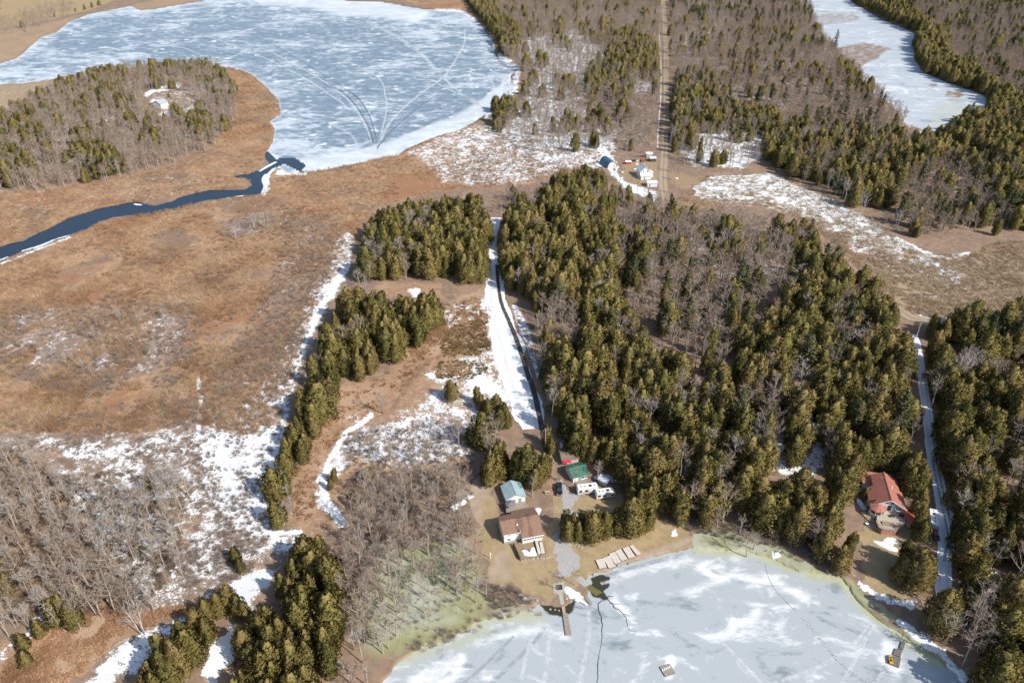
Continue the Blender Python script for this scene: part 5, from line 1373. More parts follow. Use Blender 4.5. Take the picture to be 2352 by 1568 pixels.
def scatter_nodes(o, meshes):
    ng = bpy.data.node_groups.new(o.name + '_scatter', 'GeometryNodeTree')
    ng.interface.new_socket('Geometry', in_out='INPUT', socket_type='NodeSocketGeometry')
    ng.interface.new_socket('Geometry', in_out='OUTPUT', socket_type='NodeSocketGeometry')
    N, L = ng.nodes, ng.links
    gi = N.new('NodeGroupInput'); go = N.new('NodeGroupOutput')
    join = N.new('GeometryNodeJoinGeometry')

    def named(nm, typ):
        nd = N.new('GeometryNodeInputNamedAttribute'); nd.data_type = typ
        nd.inputs['Name'].default_value = nm
        return nd.outputs['Attribute']
    rot = N.new('FunctionNodeEulerToRotation'); L.new(named('rot', 'FLOAT_VECTOR'), rot.inputs[0])
    scl = named('scl', 'FLOAT_VECTOR'); var = named('var', 'INT')
    for i, me in enumerate(meshes):
        cp = N.new('FunctionNodeCompare'); cp.data_type = 'INT'; cp.operation = 'EQUAL'
        L.new(var, cp.inputs[2]); cp.inputs[3].default_value = i
        inf = N.new('GeometryNodeObjectInfo'); inf.inputs['Object'].default_value = proto(me); inf.inputs['As Instance'].default_value = True
        ip = N.new('GeometryNodeInstanceOnPoints')
        L.new(gi.outputs[0], ip.inputs['Points']); L.new(cp.outputs[0], ip.inputs['Selection']); L.new(inf.outputs['Geometry'], ip.inputs['Instance'])
        L.new(rot.outputs[0], ip.inputs['Rotation']); L.new(scl, ip.inputs['Scale'])
        L.new(ip.outputs[0], join.inputs[0])
    L.new(join.outputs[0], go.inputs[0])
    md = o.modifiers.new('scatter', 'NODES'); md.node_group = ng


print('TREES', {s: sum(1 for t in TREES if t[0] == s) for s in SPECIES})
for sp, (nm, words_, cat) in WORDS.items():
    items = [t for t in TREES if t[0] == sp]
    size = []
    for t in items:
        a, b = proj(t[1], t[2], t[3]); c, d = proj(t[1], t[2], t[3] + t[4])
        vis = -10 < c < 2362 and -10 < d and b < 1600 and (d + b) / 2 < 1560
        single = t[7] in {s[4] for s in SINGLES} and vis
        size.append((abs(b - d) if vis else 0) + (200 if single else 0))
    order = sorted(range(len(items)), key=lambda i: -size[i])
    keep = [items[i] for i in order[:300] if size[i] > 0]
    rest = [items[i] for i in order[300:]] + [items[i] for i in order[:300] if size[i] == 0]
    byzone = {}
    for t in keep:
        byzone.setdefault(t[7], []).append(t)
    lst, nominal = SPECIES[sp]
    for zone, its in byzone.items():
        for t, w in zip(its, side_words(its)):
            lab = ('%s %s, %s of those %s' % (w[0], words_, w[1], zone)) if w else '%s %s' % (words_, zone)
            o = thing(nm, lab, cat, (t[1], t[2], t[3]), t[6], '%s %s' % ({'birch': 'birches'}.get(cat, cat + 's'), zone))
            s = t[4] / nominal; wd = s * random.uniform(.84, 1.18)
            o.scale = (wd, wd, s)
            o.rotation_euler = (random.gauss(0, .03), random.gauss(0, .03), t[6])
            tk, cr, _ = lst[t[5]]
            link('trunk', tk, o); link('crown', cr, o)
    if rest:
        points_wood({'cedar': 'cedar_forest', 'pine': 'pine_forest', 'bare': 'bare_woodland', 'grey': 'pale_bare_woodland', 'birch': 'birch_woodland', 'thin': 'sapling_thicket'}[sp], rest, sp)
# ------------------------------------------------------------------ building helpers
def zA(x, y): return 1106.2 + x * .19844, 1002.5 + y * .19844
def zB(x, y): return (2760 + x * .2232) * .6914, (1500 + y * .2232) * .6914
def zC(x, y): return (1780 + x * .2232) * .6914, (1800 + y * .2232) * .6914
def zD(x, y): return (1960 + x * .12755) * .6914, (480 + y * .12755) * .6914
def zE(x, y): return (2100 + x * .42517) * .6914, (2050 + y * .42517) * .6914


def frame(pl, pr, lift=0.0):
    """ground point under the left front corner, and the turn of the line to the right front corner"""
    a = at(*pl, lift); b = at(*pr, lift)
    d = b - a
    return a, math.atan2(d[1], d[0]), float(math.hypot(d[0], d[1]))


white_siding = plain('white_siding', (0.74, 0.73, 0.70), (0.64, 0.63, 0.60), 0.9, stretch=(.3, .3, 3))
beige_siding = plain('beige_siding', (0.55, 0.50, 0.43), (0.47, 0.42, 0.36), 0.9, stretch=(.3, .3, 3))
grey_block = plain('grey_foundation', (0.36, 0.37, 0.36), (0.28, 0.29, 0.28), 2.0)
trim_white = plain('white_trim', (0.80, 0.79, 0.77), (0.72, 0.71, 0.69), 2.0)
glass_m = plain('window_glass', (0.035, 0.045, 0.06), (0.02, 0.025, 0.035), 1.0, rough=0.12, spec=0.6)
door_m = plain('painted_door', (0.30, 0.33, 0.37), (0.24, 0.27, 0.31), 2.0)
wood_grey = plain('weathered_wood', (0.36, 0.30, 0.245), (0.25, 0.205, 0.165), 2.2, stretch=(1, 1, 1))
wood_tan = plain('tan_wood', (0.48, 0.37, 0.25), (0.36, 0.265, 0.17), 2.0)
wood_pale = plain('pale_dock_wood', (0.62, 0.56, 0.49), (0.52, 0.46, 0.39), 1.6)
wood_dark = plain('dark_wood', (0.12, 0.085, 0.06), (0.075, 0.055, 0.04), 2.0)
concrete_m = plain('concrete', (0.43, 0.41, 0.37), (0.34, 0.32, 0.29), 0.9)
stone_m = plain('field_stone', (0.40, 0.37, 0.33), (0.27, 0.245, 0.22), 1.8)
rubber_m = plain('black_rubber', (0.025, 0.025, 0.027), (0.04, 0.04, 0.04), 3.0)
steel_m = plain('galvanised_steel', (0.42, 0.43, 0.44), (0.33, 0.34, 0.35), 2.0, rough=0.45, metal=0.6)
black_paint = plain('black_car_paint', (0.012, 0.014, 0.016), (0.02, 0.022, 0.024), 0.6, rough=0.25, spec=0.6)
trailer_white = plain('trailer_panel', (0.78, 0.775, 0.76), (0.70, 0.695, 0.68), 0.8, rough=0.4, spec=0.4)
trailer_beige = plain('trailer_stripe', (0.44, 0.37, 0.29), (0.36, 0.30, 0.24), 0.8)
red_cloth = plain('red_tarpaulin', (0.62, 0.035, 0.06), (0.50, 0.03, 0.05), 1.0)
grey_cloth = plain('grey_umbrella_cloth', (0.20, 0.195, 0.20), (0.15, 0.148, 0.155), 1.2)
yellow_m = plain('yellow_plastic', (0.70, 0.42, 0.03), (0.60, 0.35, 0.02), 1.5)
red_paint = plain('red_machine_paint', (0.50, 0.05, 0.03), (0.40, 0.04, 0.025), 1.5)
skirt_m = plain('salmon_deck_skirt', (0.52, 0.24, 0.17), (0.45, 0.20, 0.14), 1.2)
snow_m = plain('settled_snow', (0.84, 0.85, 0.86), (0.72, 0.74, 0.77), 1.3, bump=0.15)
brush_m = plain('cut_brush', (0.40, 0.27, 0.17), (0.22, 0.135, 0.08), 2.0)


def shingle_material():
    m, nt, b = nodes_of('brown_shingles')
    k = NT(nt)
    co = k.coord()
    c = k.mix(k.smooth(k.noise(1.8, 5, .65, co), .3, .7), (0.31, 0.185, 0.13), (0.245, 0.145, 0.10))
    c = k.mix(k.math('MULTIPLY', k.smooth(k.noise(0.28, 4, .6, k.mapping(co, (1.4, .5, .5))), .52, .68), .6), c, (0.13, 0.075, 0.055))
    w = k.n('ShaderNodeTexBrick'); w.inputs['Scale'].default_value = 1.6
    w.inputs['Color1'].default_value = (1, 1, 1, 1); w.inputs['Color2'].default_value = (.72, .72, .72, 1); w.inputs['Mortar'].default_value = (.45, .45, .45, 1)
    k.L.new(co, w.inputs['Vector'])
    mx = k.n('ShaderNodeMix', data_type='RGBA', blend_type='MULTIPLY'); mx.inputs[0].default_value = .55
    k.L.new(c, mx.inputs[6]); k.L.new(w.outputs['Color'], mx.inputs[7])
    k.L.new(mx.outputs[2], b.inputs['Base Color'])
    b.inputs['Roughness'].default_value = .9
    return m


brown_roof = shingle_material()
blue_roof = ribbed('blue_green_metal_roof', (0.34, 0.45, 0.475), (0.27, 0.375, 0.40), stain=(0.50, 0.56, 0.57))
green_roof = ribbed('green_metal_roof', (0.045, 0.165, 0.105), (0.035, 0.125, 0.08), stain=(0.09, 0.17, 0.12))
red_roof = ribbed('red_metal_roof', (0.40, 0.155, 0.11), (0.345, 0.13, 0.092), rough=.55)
pale_roof = ribbed('pale_metal_roof', (0.58, 0.63, 0.66), (0.48, 0.54, 0.58), rough=.4)
white_roof = ribbed('white_metal_roof', (0.76, 0.76, 0.76), (0.68, 0.69, 0.70), rough=.45)
quonset_m = ribbed('dark_blue_metal', (0.035, 0.115, 0.175), (0.05, 0.14, 0.20), rough=.4)
orange_roof = ribbed('rusty_red_roof', (0.38, 0.095, 0.04), (0.27, 0.065, 0.035))
cabin_roof = plain('worn_brown_roof', (0.235, 0.18, 0.14), (0.17, 0.13, 0.10), 1.0)


def slope(mb, p, thick=.14):
    return mb.slab(p, thick)


def window(parent, c, w, h, axis, out, frame_mat=None, name='window'):
    """c = centre on the wall; axis 'x' = wall runs along local x; out = outward sign"""
    x, y, z = c
    f = MB()
    t = .05
    def bar(a0, a1, z0, z1, dep):
        o0, o1 = (0.004, dep)
        if axis == 'x':
            y0, y1 = sorted((y + out * o0, y + out * o1)); f.box(x + a0, x + a1, y0, y1, z + z0, z + z1)
        else:
            x0, x1 = sorted((x + out * o0, x + out * o1)); f.box(x0, x1, y + a0, y + a1, z + z0, z + z1)
    bar(-w / 2 - .09, w / 2 + .09, h / 2, h / 2 + .09, .08); bar(-w / 2 - .09, w / 2 + .09, -h / 2 - .09, -h / 2, .10)
    bar(-w / 2 - .09, -w / 2, -h / 2, h / 2, .07); bar(w / 2, w / 2 + .09, -h / 2, h / 2, .07); bar(-.03, .03, -h / 2, h / 2, .06)
    fr = f.build(name, frame_mat or trim_white, parent)
    g = MB()
    if axis == 'x':
        y0, y1 = sorted((y + out * .003, y + out * .03))
        g.box(x - w / 2, x - .032, y0, y1, z - h / 2, z + h / 2); g.box(x + .032, x + w / 2, y0, y1, z - h / 2, z + h / 2)
    else:
        x0, x1 = sorted((x + out * .003, x + out * .03))
        g.box(x0, x1, y - w / 2, y - .032, z - h / 2, z + h / 2); g.box(x0, x1, y + .032, y + w / 2, z - h / 2, z + h / 2)
    g.build('pane', glass_m, fr)
    return fr


def door(parent, x, y, z, w=.9, h=2.0, out=-1, mat=None):
    d = MB(); y0, y1 = sorted((y + out * .004, y + out * .06)); d.box(x - w / 2, x + w / 2, y0, y1, z, z + h)
    o = d.build('door', mat or door_m, parent)
    k_ = MB(); y0, y1 = sorted((y + out * .062, y + out * .12)); k_.box(x + w * .32, x + w * .42, y0, y1, z + .95, z + 1.05)
    k_.build('handle', steel_m, o)
    return o


def gable_walls(W, D, hw, hr, axis, z0=-.5):
    """walls with gable tops: axis 'y' = ridge runs front to back"""
    mb = MB()
    if axis == 'y':
        pf = [(0, 0, z0), (W, 0, z0), (W, 0, hw), (W / 2, 0, hr), (0, 0, hw)]
        pb = [(x, D, z) for x, _, z in pf]
        mb.face(pf); mb.face(pb[::-1]); mb.face([pf[1], pb[1], pb[2], pf[2]]); mb.face([pb[0], pf[0], pf[4], pb[4]])
    else:
        pl = [(0, D, z0), (0, 0, z0), (0, 0, hw), (0, D / 2, hr), (0, D, hw)]
        pr = [(W, y, z) for _, y, z in pl]
        mb.face(pl); mb.face(pr[::-1]); mb.face([pl[1], pr[1], pr[2], pl[2]]); mb.face([pr[0], pl[0], pl[4], pr[4]])
    return mb


def gable_roof(W, D, hw, hr, axis, ov=.35, th=.12):
    mb = MB()
    if axis == 'y':
        k_ = (hr - hw) / (W / 2)
        e = hw - ov * k_ + th + .03
        r = hr + th + .03
        mb.slab([(-ov, -ov, e), (W / 2, -ov, r), (W / 2, D + ov, r), (-ov, D + ov, e)], th); mb.slab([(W / 2, -ov, r), (W + ov, -ov, e), (W + ov, D + ov, e), (W / 2, D + ov, r)], th)
    else:
        k_ = (hr - hw) / (D / 2)
        e = hw - ov * k_ + th + .03
        r = hr + th + .03
        mb.slab([(-ov, -ov, e), (W + ov, -ov, e), (W + ov, D / 2, r), (-ov, D / 2, r)], th); mb.slab([(-ov, D / 2, r), (W + ov, D / 2, r), (W + ov, D + ov, e), (-ov, D + ov, e)], th)
    return mb


def cottage(name, label, cat, pl, pr, D, hw, hr, axis, wall, roof, W=None, group=None, ov=.35, wins=(), doors=()):
    a, rz, w_ = frame(pl, pr)
    W = W or w_
    o = thing(name, label, cat, (a[0], a[1], a[2] - .05), rz, group)
    gable_walls(W, D, hw, hr, axis).build('wall', wall, o)
    gable_roof(W, D, hw, hr, axis, ov).build('roof', roof, o)
    c = MB()
    if axis == 'y':
        c.box(W / 2 - .12, W / 2 + .12, -ov, D + ov, hr + .152, hr + .21)
    else:
        c.box(-ov, W + ov, D / 2 - .12, D / 2 + .12, hr + .152, hr + .21)
    c.build('ridge_cap', roof, o)
    for (x, z, w, h) in wins:
        window(o, (x, 0, z), w, h, 'x', -1)
    for x in doors:
        door(o, x, 0, 0)
    return o, W


# ------------------------------------------------------------------ the brown roofed house by the pond
a, rz, W = frame(zA(262, 1240), zA(685, 1160))
W = 11.8
o = thing('lake_house', 'white sided house with brown shingle roof above the pond beach', 'house', a, rz)
XE, YE = 5.4, -1.9
D1, D2 = 7.5, 9.6
RY, RZ_, K = 4.05, 5.75, .42
zr = lambda y: RZ_ - K * abs(y - RY)
w = MB()
w.face([(0, 0, -.6), (XE, 0, -.6), (XE, 0, zr(0)), (0, 0, zr(0))])
w.face([(XE, 0, -.6), (XE, YE, -.6), (XE, YE, zr(YE)), (XE, 0, zr(0))])
w.face([(XE, YE, -.6), (W, YE, -.6), (W, YE, zr(YE)), (XE, YE, zr(YE))])
w.face([(W, YE, -.6), (W, D2, -.6), (W, D2, zr(D2)), (W, RY, RZ_), (W, YE, zr(YE))])
w.face([(W, D2, -.6), (4.6, D2, -.6), (4.6, D2, zr(D2)), (W, D2, zr(D2))])
w.face([(4.6, D2, -.6), (4.6, D1, -.6), (4.6, D1, zr(D1)), (4.6, D2, zr(D2))])
w.face([(4.6, D1, -.6), (0, D1, -.6), (0, D1, zr(D1)), (4.6, D1, zr(D1))])
w.face([(0, D1, -.6), (0, 0, -.6), (0, 0, zr(0)), (0, RY, RZ_), (0, D1, zr(D1))])
w.build('wall', white_siding, o)
MB().box(-.04, XE - .002, -.045, -.004, -.55, .75).build('foundation', grey_block, o)
OV, TH = .35, .13
zz = lambda y: zr(y) + TH + .02
r = MB()
r.slab([(-OV, -OV, zz(-OV)), (XE - .2, -OV, zz(-OV)), (XE - .2, RY, zz(RY)), (-OV, RY, zz(RY))], TH)
r.slab([(XE - .2, YE - OV, zz(YE - OV)), (W + OV, YE - OV, zz(YE - OV)), (W + OV, RY, zz(RY)), (XE - .2, RY, zz(RY))], TH)
r.slab([(-OV, RY, zz(RY)), (4.3, RY, zz(RY)), (4.3, D1 + OV, zz(D1 + OV)), (-OV, D1 + OV, zz(D1 + OV))], TH)
r.slab([(4.3, RY, zz(RY)), (W + OV, RY, zz(RY)), (W + OV, D2 + OV, zz(D2 + OV)), (4.3, D2 + OV, zz(D2 + OV))], TH)
rf = r.build('roof', brown_roof, o)
for x, y, s in ((1.2, 3.0, .16), (3.0, 2.9, .18), (0.9, 1.7, .13)):
    MB().box(x - s, x + s, y - s, y + s, zz(y) - .12, zz(y) + .16, top=(.04, .04)).build('vent', steel_m, rf)
MB().lathe([(.2, zz(1.9) - .1), (.2, zz(1.9) + .3), (.32, zz(1.9) + .34), (.32, zz(1.9) + .44), (.05, zz(1.9) + .5)], 10, (4.6, 1.9)).build('roof_fan', trim_white, rf)
MB().box(4.9, 5.2, -.2, .1, zz(0) - .2, zz(0) + .7).build('chimney', stone_m, rf)
e_ = MB(); e_.box(-OV, XE - .2, -OV - .05, -OV - .004, zz(-OV) - .2, zz(-OV) + .01); e_.box(XE - .2, W + OV, YE - OV - .05, YE - OV - .004, zz(YE - OV) - .2, zz(YE - OV) + .01)
e_.build('fascia', trim_white, o)
window(o, (1.5, 0, 1.55), .9, .75, 'x', -1)
window(o, (1.6, 0, 3.35), .95, .4, 'x', -1); window(o, (4.2, 0, 3.35), .95, .4, 'x', -1)
for i in range(7):
    window(o, (XE + .75 + i * .85 + (0.1 if i else -.05), YE, 2.2), .62 if i else .8, .75, 'x', -1)
window(o, (XE, -.9, 2.2), .8, .8, 'y', -1)
door(o, W - 3.2, D2, 0, out=1)

# terrace in front of it
ta = at(*zA(455, 1215)); tl = lambda x, y, l=0: at(*zA(x, y), l)
ter = MB()
outline = [zA(372, 1262), zA(448, 1428), zA(560, 1410), zA(690, 1395), zA(760, 1370), zA(735, 1215), zA(600, 1200), zA(470, 1225)]
pts = [at(*q) for q in outline]
ter.prism([(p[0], p[1]) for p in pts], -.3, 1.0)
tag(ter.build('terrace', plain('terrace_soil', (0.30, 0.22, 0.125), (0.23, 0.165, 0.10), 1.0)), 'raised earth terrace edged with stones below the brown roofed house', 'terrace')
wl = MB()
q0, q1 = at(*zA(366, 1256)), at(*zA(446, 1432))
d = q1 - q0; L = math.hypot(d[0], d[1])
rw = thing('retaining_wall', 'dark timber retaining wall at the left side of the earth terrace', 'wall', q0, math.atan2(d[1], d[0]))
for i in range(5):
    MB().box(0, L, -.14, .14, -.1 + i * .28, .17 + i * .28).build('beam', wood_dark, rw)
stones = [(470, 1432, .45), (505, 1425, .5), (570, 1418, .4), (600, 1412, .5), (640, 1410, .55), (685, 1408, .5), (720, 1405, .4), (755, 1398, .45), (780, 1392, .4), (540, 1420, .35), (700, 1425, .35), (660, 1425, .3)]
stone_wall = thing('stone_edging', 'row of grey field stones along the front of the earth terrace', 'stones', at(*zA(620, 1410)))


def stone(name, p, s, parent, mat=stone_m, seed=0):
    r_ = np.random.default_rng(seed)
    m_ = MB()
    prof = [(.55, 0), (.95, .25), (1.0, .5), (.75, .85), (.25, 1.0)]
    k0 = r_.uniform(.75, 1.25, (5, 7))
    rings = []
    for i, (rr, z) in enumerate(prof):
        b = len(m_.v)
        for q in range(7):
            an = 2 * math.pi * q / 7
            m_.v.append((p[0] + rr * s * k0[i, q] * math.cos(an), p[1] + rr * s * k0[i, q] * .8 * math.sin(an), p[2] + z * s * 1.1))
        rings.append(b)
    for i in range(4):
        for q in range(7):
            m_.f.append((rings[i] + q, rings[i] + (q + 1) % 7, rings[i + 1] + (q + 1) % 7, rings[i + 1] + q)); m_.mi.append(0)
    m_.f.append(tuple(rings[-1] + q for q in range(7))); m_.mi.append(0)
    return m_.build(name, mat, parent)


base = np.array(stone_wall.location)
for i, (x, y, s) in enumerate(stones):
    p = at(*zA(x, y)) - base; p[2] -= .15
    stone('stone', p, s, stone_wall, seed=i)
sl = MB()


def snow_patch(label, pts_, z=None, hgt=.22, seed=0):
    r_ = np.random.default_rng(seed)
    P = np.array([at(*q) for q in pts_])
    if z is not None:
        P[:, 2] = z
    c = P.mean(0)
    # densify the outline, ragged
    ring = []
    n = len(P)
    for i in range(n):
        for t in (0, .33, .66):
            q = P[i] * (1 - t) + P[(i + 1) % n] * t
            ring.append(c + (q - c) * r_.uniform(.86, 1.1))
    m_ = MB()
    R0 = [(q[0], q[1], q[2] - .05) for q in ring]; R1 = [tuple(c + (q - c) * .82 + np.array([0, 0, hgt * r_.uniform(.5, .9)])) for q in ring]; R2 = [tuple(c + (q - c) * .4 + np.array([0, 0, hgt])) for q in ring]
    N_ = len(ring); b = 0
    m_.v = R0 + R1 + R2
    for a_, b_ in ((0, N_), (N_, 2 * N_)):
        for i in range(N_):
            m_.f.append((a_ + i, a_ + (i + 1) % N_, b_ + (i + 1) % N_, b_ + i)); m_.mi.append(0)
    m_.f.append(tuple(2 * N_ + i for i in range(N_))); m_.mi.append(0)
    return tag(m_.build('snow_heap', snow_m, smooth=True), label, 'snow', None)


snow_patch('melting snow heap on the earth terrace of the brown roofed house', [zA(*q) for q in ((440, 1310), (470, 1320), (540, 1370), (580, 1290), (610, 1290), (640, 1350), (690, 1380), (590, 1405), (500, 1390))], z=1.0, seed=1)
snow_patch('snow heap on the lawn right of the brown roof', [zA(*q) for q in ((612, 825), (650, 815), (670, 825), (645, 850), (672, 900), (655, 925), (622, 915), (640, 880), (618, 850))], seed=2)
snow_patch('long white snow patch beside the concrete fire pad', [zC(*q) for q in ((415, 665), (470, 650), (520, 700), (580, 760), (640, 800), (660, 850), (720, 880), (780, 930), (760, 945), (690, 900), (600, 880), (540, 840), (500, 840), (470, 790), (425, 740))], hgt=.3, seed=3)
snow_patch('snow left by the bushes at the right end of the beach', [(1541, 1220), (1550, 1217), (1554, 1226), (1548, 1231), (1542, 1228)], seed=4)
snow_patch('snow remnants on the yellow ice shore', [(1776, 1268), (1786, 1266), (1790, 1274), (1780, 1278)], seed=5)
snow_patch('small snow heap left of the boat dock', [(1188, 1362), (1204, 1366), (1216, 1378), (1200, 1376)], seed=6)
snow_patch('snow patch below the red roofed house deck', [zB(*q) for q in ((620, 1330), (720, 1335), (840, 1385), (960, 1415), (1010, 1440), (1000, 1490), (900, 1475), (760, 1420), (650, 1360))], seed=7)
snow_patch('snow patch beside the white trailer in the brush', [(1068, 1134), (1080, 1136), (1090, 1140), (1078, 1147)], seed=8)


def decking(parent, quad, z, boards, mat, name='deck', gap=.02, th=.06):
    """boards laid across a quad (a,b,c,d): a-b is one end, d-c the other"""
    a_, b_, c_, d_ = [np.array([q[0], q[1]]) for q in quad]
    m_ = MB()
    Lr = max(.1, np.linalg.norm(d_ - a_))
    g = gap / Lr
    for i in range(boards):
        t0, t1 = i / boards + g / 2, (i + 1) / boards - g / 2
        p = [a_ + (d_ - a_) * t0, b_ + (c_ - b_) * t0, b_ + (c_ - b_) * t1, a_ + (d_ - a_) * t1]
        j = random.uniform(-.008, .008)
        m_.slab([(q[0], q[1], z + j) for q in p], th)
    return m_.build(name, mat, parent)


def dock(name, label, quad_px, z, boards, mat, group=None, legs=False, panels=0, lift=None, frame_mat=None):
    lz = z if lift is None else lift
    q = []
    for p in quad_px:
        w_ = unproj(p[0], p[1], lz) if lift is not None else at(p[0], p[1], z)
        q.append(w_[:2])
    c = sum(q) / 4
    base = 0.0 if lift is not None else float(height(c[0], c[1]))
    o_ = thing(name, label, 'dock', (c[0], c[1], base), 0, group)
    ql = [p - c for p in q]
    # anticlockwise
    if np.cross(ql[1] - ql[0], ql[2] - ql[1]) < 0:
        ql = [ql[1], ql[0], ql[3], ql[2]]
    if panels:
        a_, b_, c_, d_ = ql
        for i in range(panels):
            t0, t1 = i / panels + .004, (i + 1) / panels - .004
            decking(o_, [a_ + (d_ - a_) * t0, b_ + (c_ - b_) * t0, b_ + (c_ - b_) * t1, a_ + (d_ - a_) * t1], z, boards, mat, 'panel')
    else:
        decking(o_, ql, z, boards, mat, 'deck')
    f = MB()
    ins = [p * .96 for p in ql]
    f.prism([tuple(p) for p in ins], z - .3, z - .065)
    f.build('float_frame', frame_mat or wood_dark, o_)
    if legs:
        for p in ql:
            l_ = MB(); l_.tube([(p[0] * 1.02, p[1] * 1.02, -.6), (p[0] * 1.02, p[1] * 1.02, z + .5)], .05, 6); l_.build('post', steel_m, o_)
    return o_


secs = [((890, 262), (1010, 237), (1055, 370), (948, 393)), ((1000, 232), (1105, 195), (1180, 355), (1090, 390)), ((1090, 170), (1180, 140), (1275, 285), (1180, 325)),
        ((1180, 130), (1260, 95), (1365, 240), (1285, 280)), ((1290, 90), (1385, 58), (1475, 210), (1385, 240)), ((1395, 55), (1440, 32), (1565, 165), (1510, 200))]
words6 = ['leftmost', 'second from the left', 'third from the left', 'fourth from the left', 'fifth from the left', 'narrow rightmost']
for q, w_ in zip(secs, words6):
    dock('dock_section', 'pale dock section on the beach, %s of the row of six' % w_, [zC(*p) for p in q], .42, 12, wood_pale, 'dock sections laid out on the beach')
for q, w_ in zip((((615, 1190), (640, 1185), (690, 1345), (655, 1360)), ((668, 1222), (702, 1215), (733, 1345), (694, 1352))), ('left', 'right')):
    q = [(x, y) for x, y in q]
    dock('dock_section', 'long pale dock section stored on the terrace, %s one of the pair' % w_, [zA(*p) for p in q], 1.35, 14, wood_pale, 'dock sections stored on the terrace')
dock('boat_dock', 'long brown floating dock reaching out onto the pond ice', [zC(398, 1055), zC(470, 1050), zC(537, 1380), zC(445, 1385)], .38, 5, wood_grey, legs=False, panels=5, lift=.38)
dock('dock_gangway', 'narrow plank gangway joining the long dock to the shore', [zC(376, 930), zC(430, 925), zC(445, 1052), zC(402, 1055)], .30, 8, wood_tan, lift=.30)
dock('boat_dock', 'short narrow dock beside the boat ramp', [zC(695, 770), zC(740, 762), zC(845, 915), zC(805, 938)], .34, 4, wood_grey, panels=2, lift=.34)


def flat_slab(name, label, cat, pts_, th, mat, up=.12, level=None):
    P = [at(*q) for q in pts_]
    if level is not None:
        P = [unproj(q[0], q[1], level) for q in pts_]
    s_ = sum((P[i][0] * P[(i + 1) % len(P)][1] - P[(i + 1) % len(P)][0] * P[i][1]) for i in range(len(P)))
    if s_ < 0:
        P = P[::-1]
    top = level if level is not None else max(p[2] for p in P) + up
    m_ = MB().prism([(p[0], p[1]) for p in P], top - th, top)
    return tag(m_.build(name, mat), label, cat)


flat_slab('concrete_pad', 'pale concrete fire pad at the shore end of the lawn', 'pad', [zC(243, 612), zC(420, 597), zC(442, 660), zC(400, 745), zC(325, 770), zC(265, 760)], .5, concrete_m)
flat_slab('walkway', 'narrow concrete walkway from the fire pad to the dock', 'walkway', [zC(335, 765), zC(392, 752), zC(428, 925), zC(370, 932)], .45, concrete_m, .06)
flat_slab('boat_ramp', 'sloping grey concrete boat ramp slab at the gravel end', 'ramp', [zC(590, 560), zC(660, 500), zC(797, 605), zC(725, 672)], .45, concrete_m, .08)
ramp_wet = plain('algae_covered_concrete', (0.17, 0.15, 0.055), (0.11, 0.10, 0.04), 1.0)
flat_slab('sunken_ramp', 'drowned olive ramp slab under the open water', 'ramp', [zC(735, 680), zC(800, 622), zC(990, 745), zC(900, 800)], .3, ramp_wet, level=.012)
p = at(*zC(352, 680))
fp = thing('fire_pit', 'square black steel fire pit on the concrete pad', 'fire pit', (p[0], p[1], p[2] + .1), .1)
for x0, x1, y0, y1 in ((-.75, .75, -.75, -.65), (-.75, .75, .65, .75), (-.75, -.65, -.648, .648), (.65, .75, -.648, .648)):
    MB().box(x0, x1, y0, y1, 0, .45).build('side', rubber_m, fp)
MB().box(-.648, .648, -.648, .648, 0, .2).build('ash', wood_dark, fp)
for i, (x, y, s) in enumerate([(20, 870, .55), (95, 905, .35), (215, 990, .35), (290, 995, .3), (345, 1005, .3), (455, 840, .5), (580, 850, .45), (640, 70, .5), (680, 90, .5), (690, 60, .4), (865, 480, .4), (1230, 350, .55), (1300, 290, .3), (1345, 280, .35), (1385, 320, .35), (1270, 345, .4)]):
    p = at(*zC(x, y)); p[2] = -.1 + (.3 if y < 950 else .05)
    w_ = 'in the open water beside the long dock' if y > 950 else 'on the shore near the fire pad' if y > 800 else 'under the lawn cedars beside the gravel' if y < 100 else 'by the pool at the boat ramp' if x < 900 else 'at the ice edge below the beach dock sections'
    ro = stone('rock', (0, 0, 0), s, None, seed=40 + i); ro.location = tuple(p)
    tag(ro, 'loose pale rock %s' % w_, 'rock', 'rocks %s' % w_)

# raft and dock frozen into the pond
dock('swim_raft', 'square grey swim raft frozen into the pond ice with frost on it', [zE(215, 385), zE(295, 360), zE(340, 435), zE(260, 460)], .35, 9, wood_grey, lift=.35)
c = unproj(*zE(265, 400), .4)
fr_ = MB()
for k_ in range(5):
    an = .9; x = -1 + k_ * .5
    fr_.slab([(c[0] + x - .12, c[1] - .25 + x * .5, .44), (c[0] + x + .16, c[1] - .2 + x * .5, .44), (c[0] + x + .2, c[1] + .35 + x * .5, .45), (c[0] + x - .1, c[1] + .3 + x * .5, .44)], .04)
tag(fr_.build('frost_patch', snow_m), 'streak of white frost across the swim raft boards', 'frost')
for q, w_, n_ in (([(2010, 288), (2102, 312), (2086, 390), (1992, 352)], 'wide', 9), ([(2058, 238), (2112, 252), (2098, 306), (2040, 288)], 'middle', 6), ([(2105, 183), (2138, 190), (2118, 252), (2090, 240)], 'narrow', 6)):
    dock('frozen_dock', 'dark weathered dock frozen in near the right shore, its %s section' % w_, [zE(*p) for p in q], .40, n_, plain('dark_dock_boards', (0.20, 0.175, 0.15), (0.14, 0.12, 0.10), 2.0), lift=.40)
c = unproj(*zE(2020, 330), .5)
yb = thing('paddle_boat', 'yellow plastic paddle boat lying on the frozen dock', 'boat', (c[0], c[1], .42), -.25)
h_ = MB(); h_.prism([(-.4, -1.2), (.4, -1.2), (.5, 0), (.35, 1.1), (0, 1.35), (-.35, 1.1), (-.5, 0)], 0, .35); h_.build('hull', yellow_m, yb)
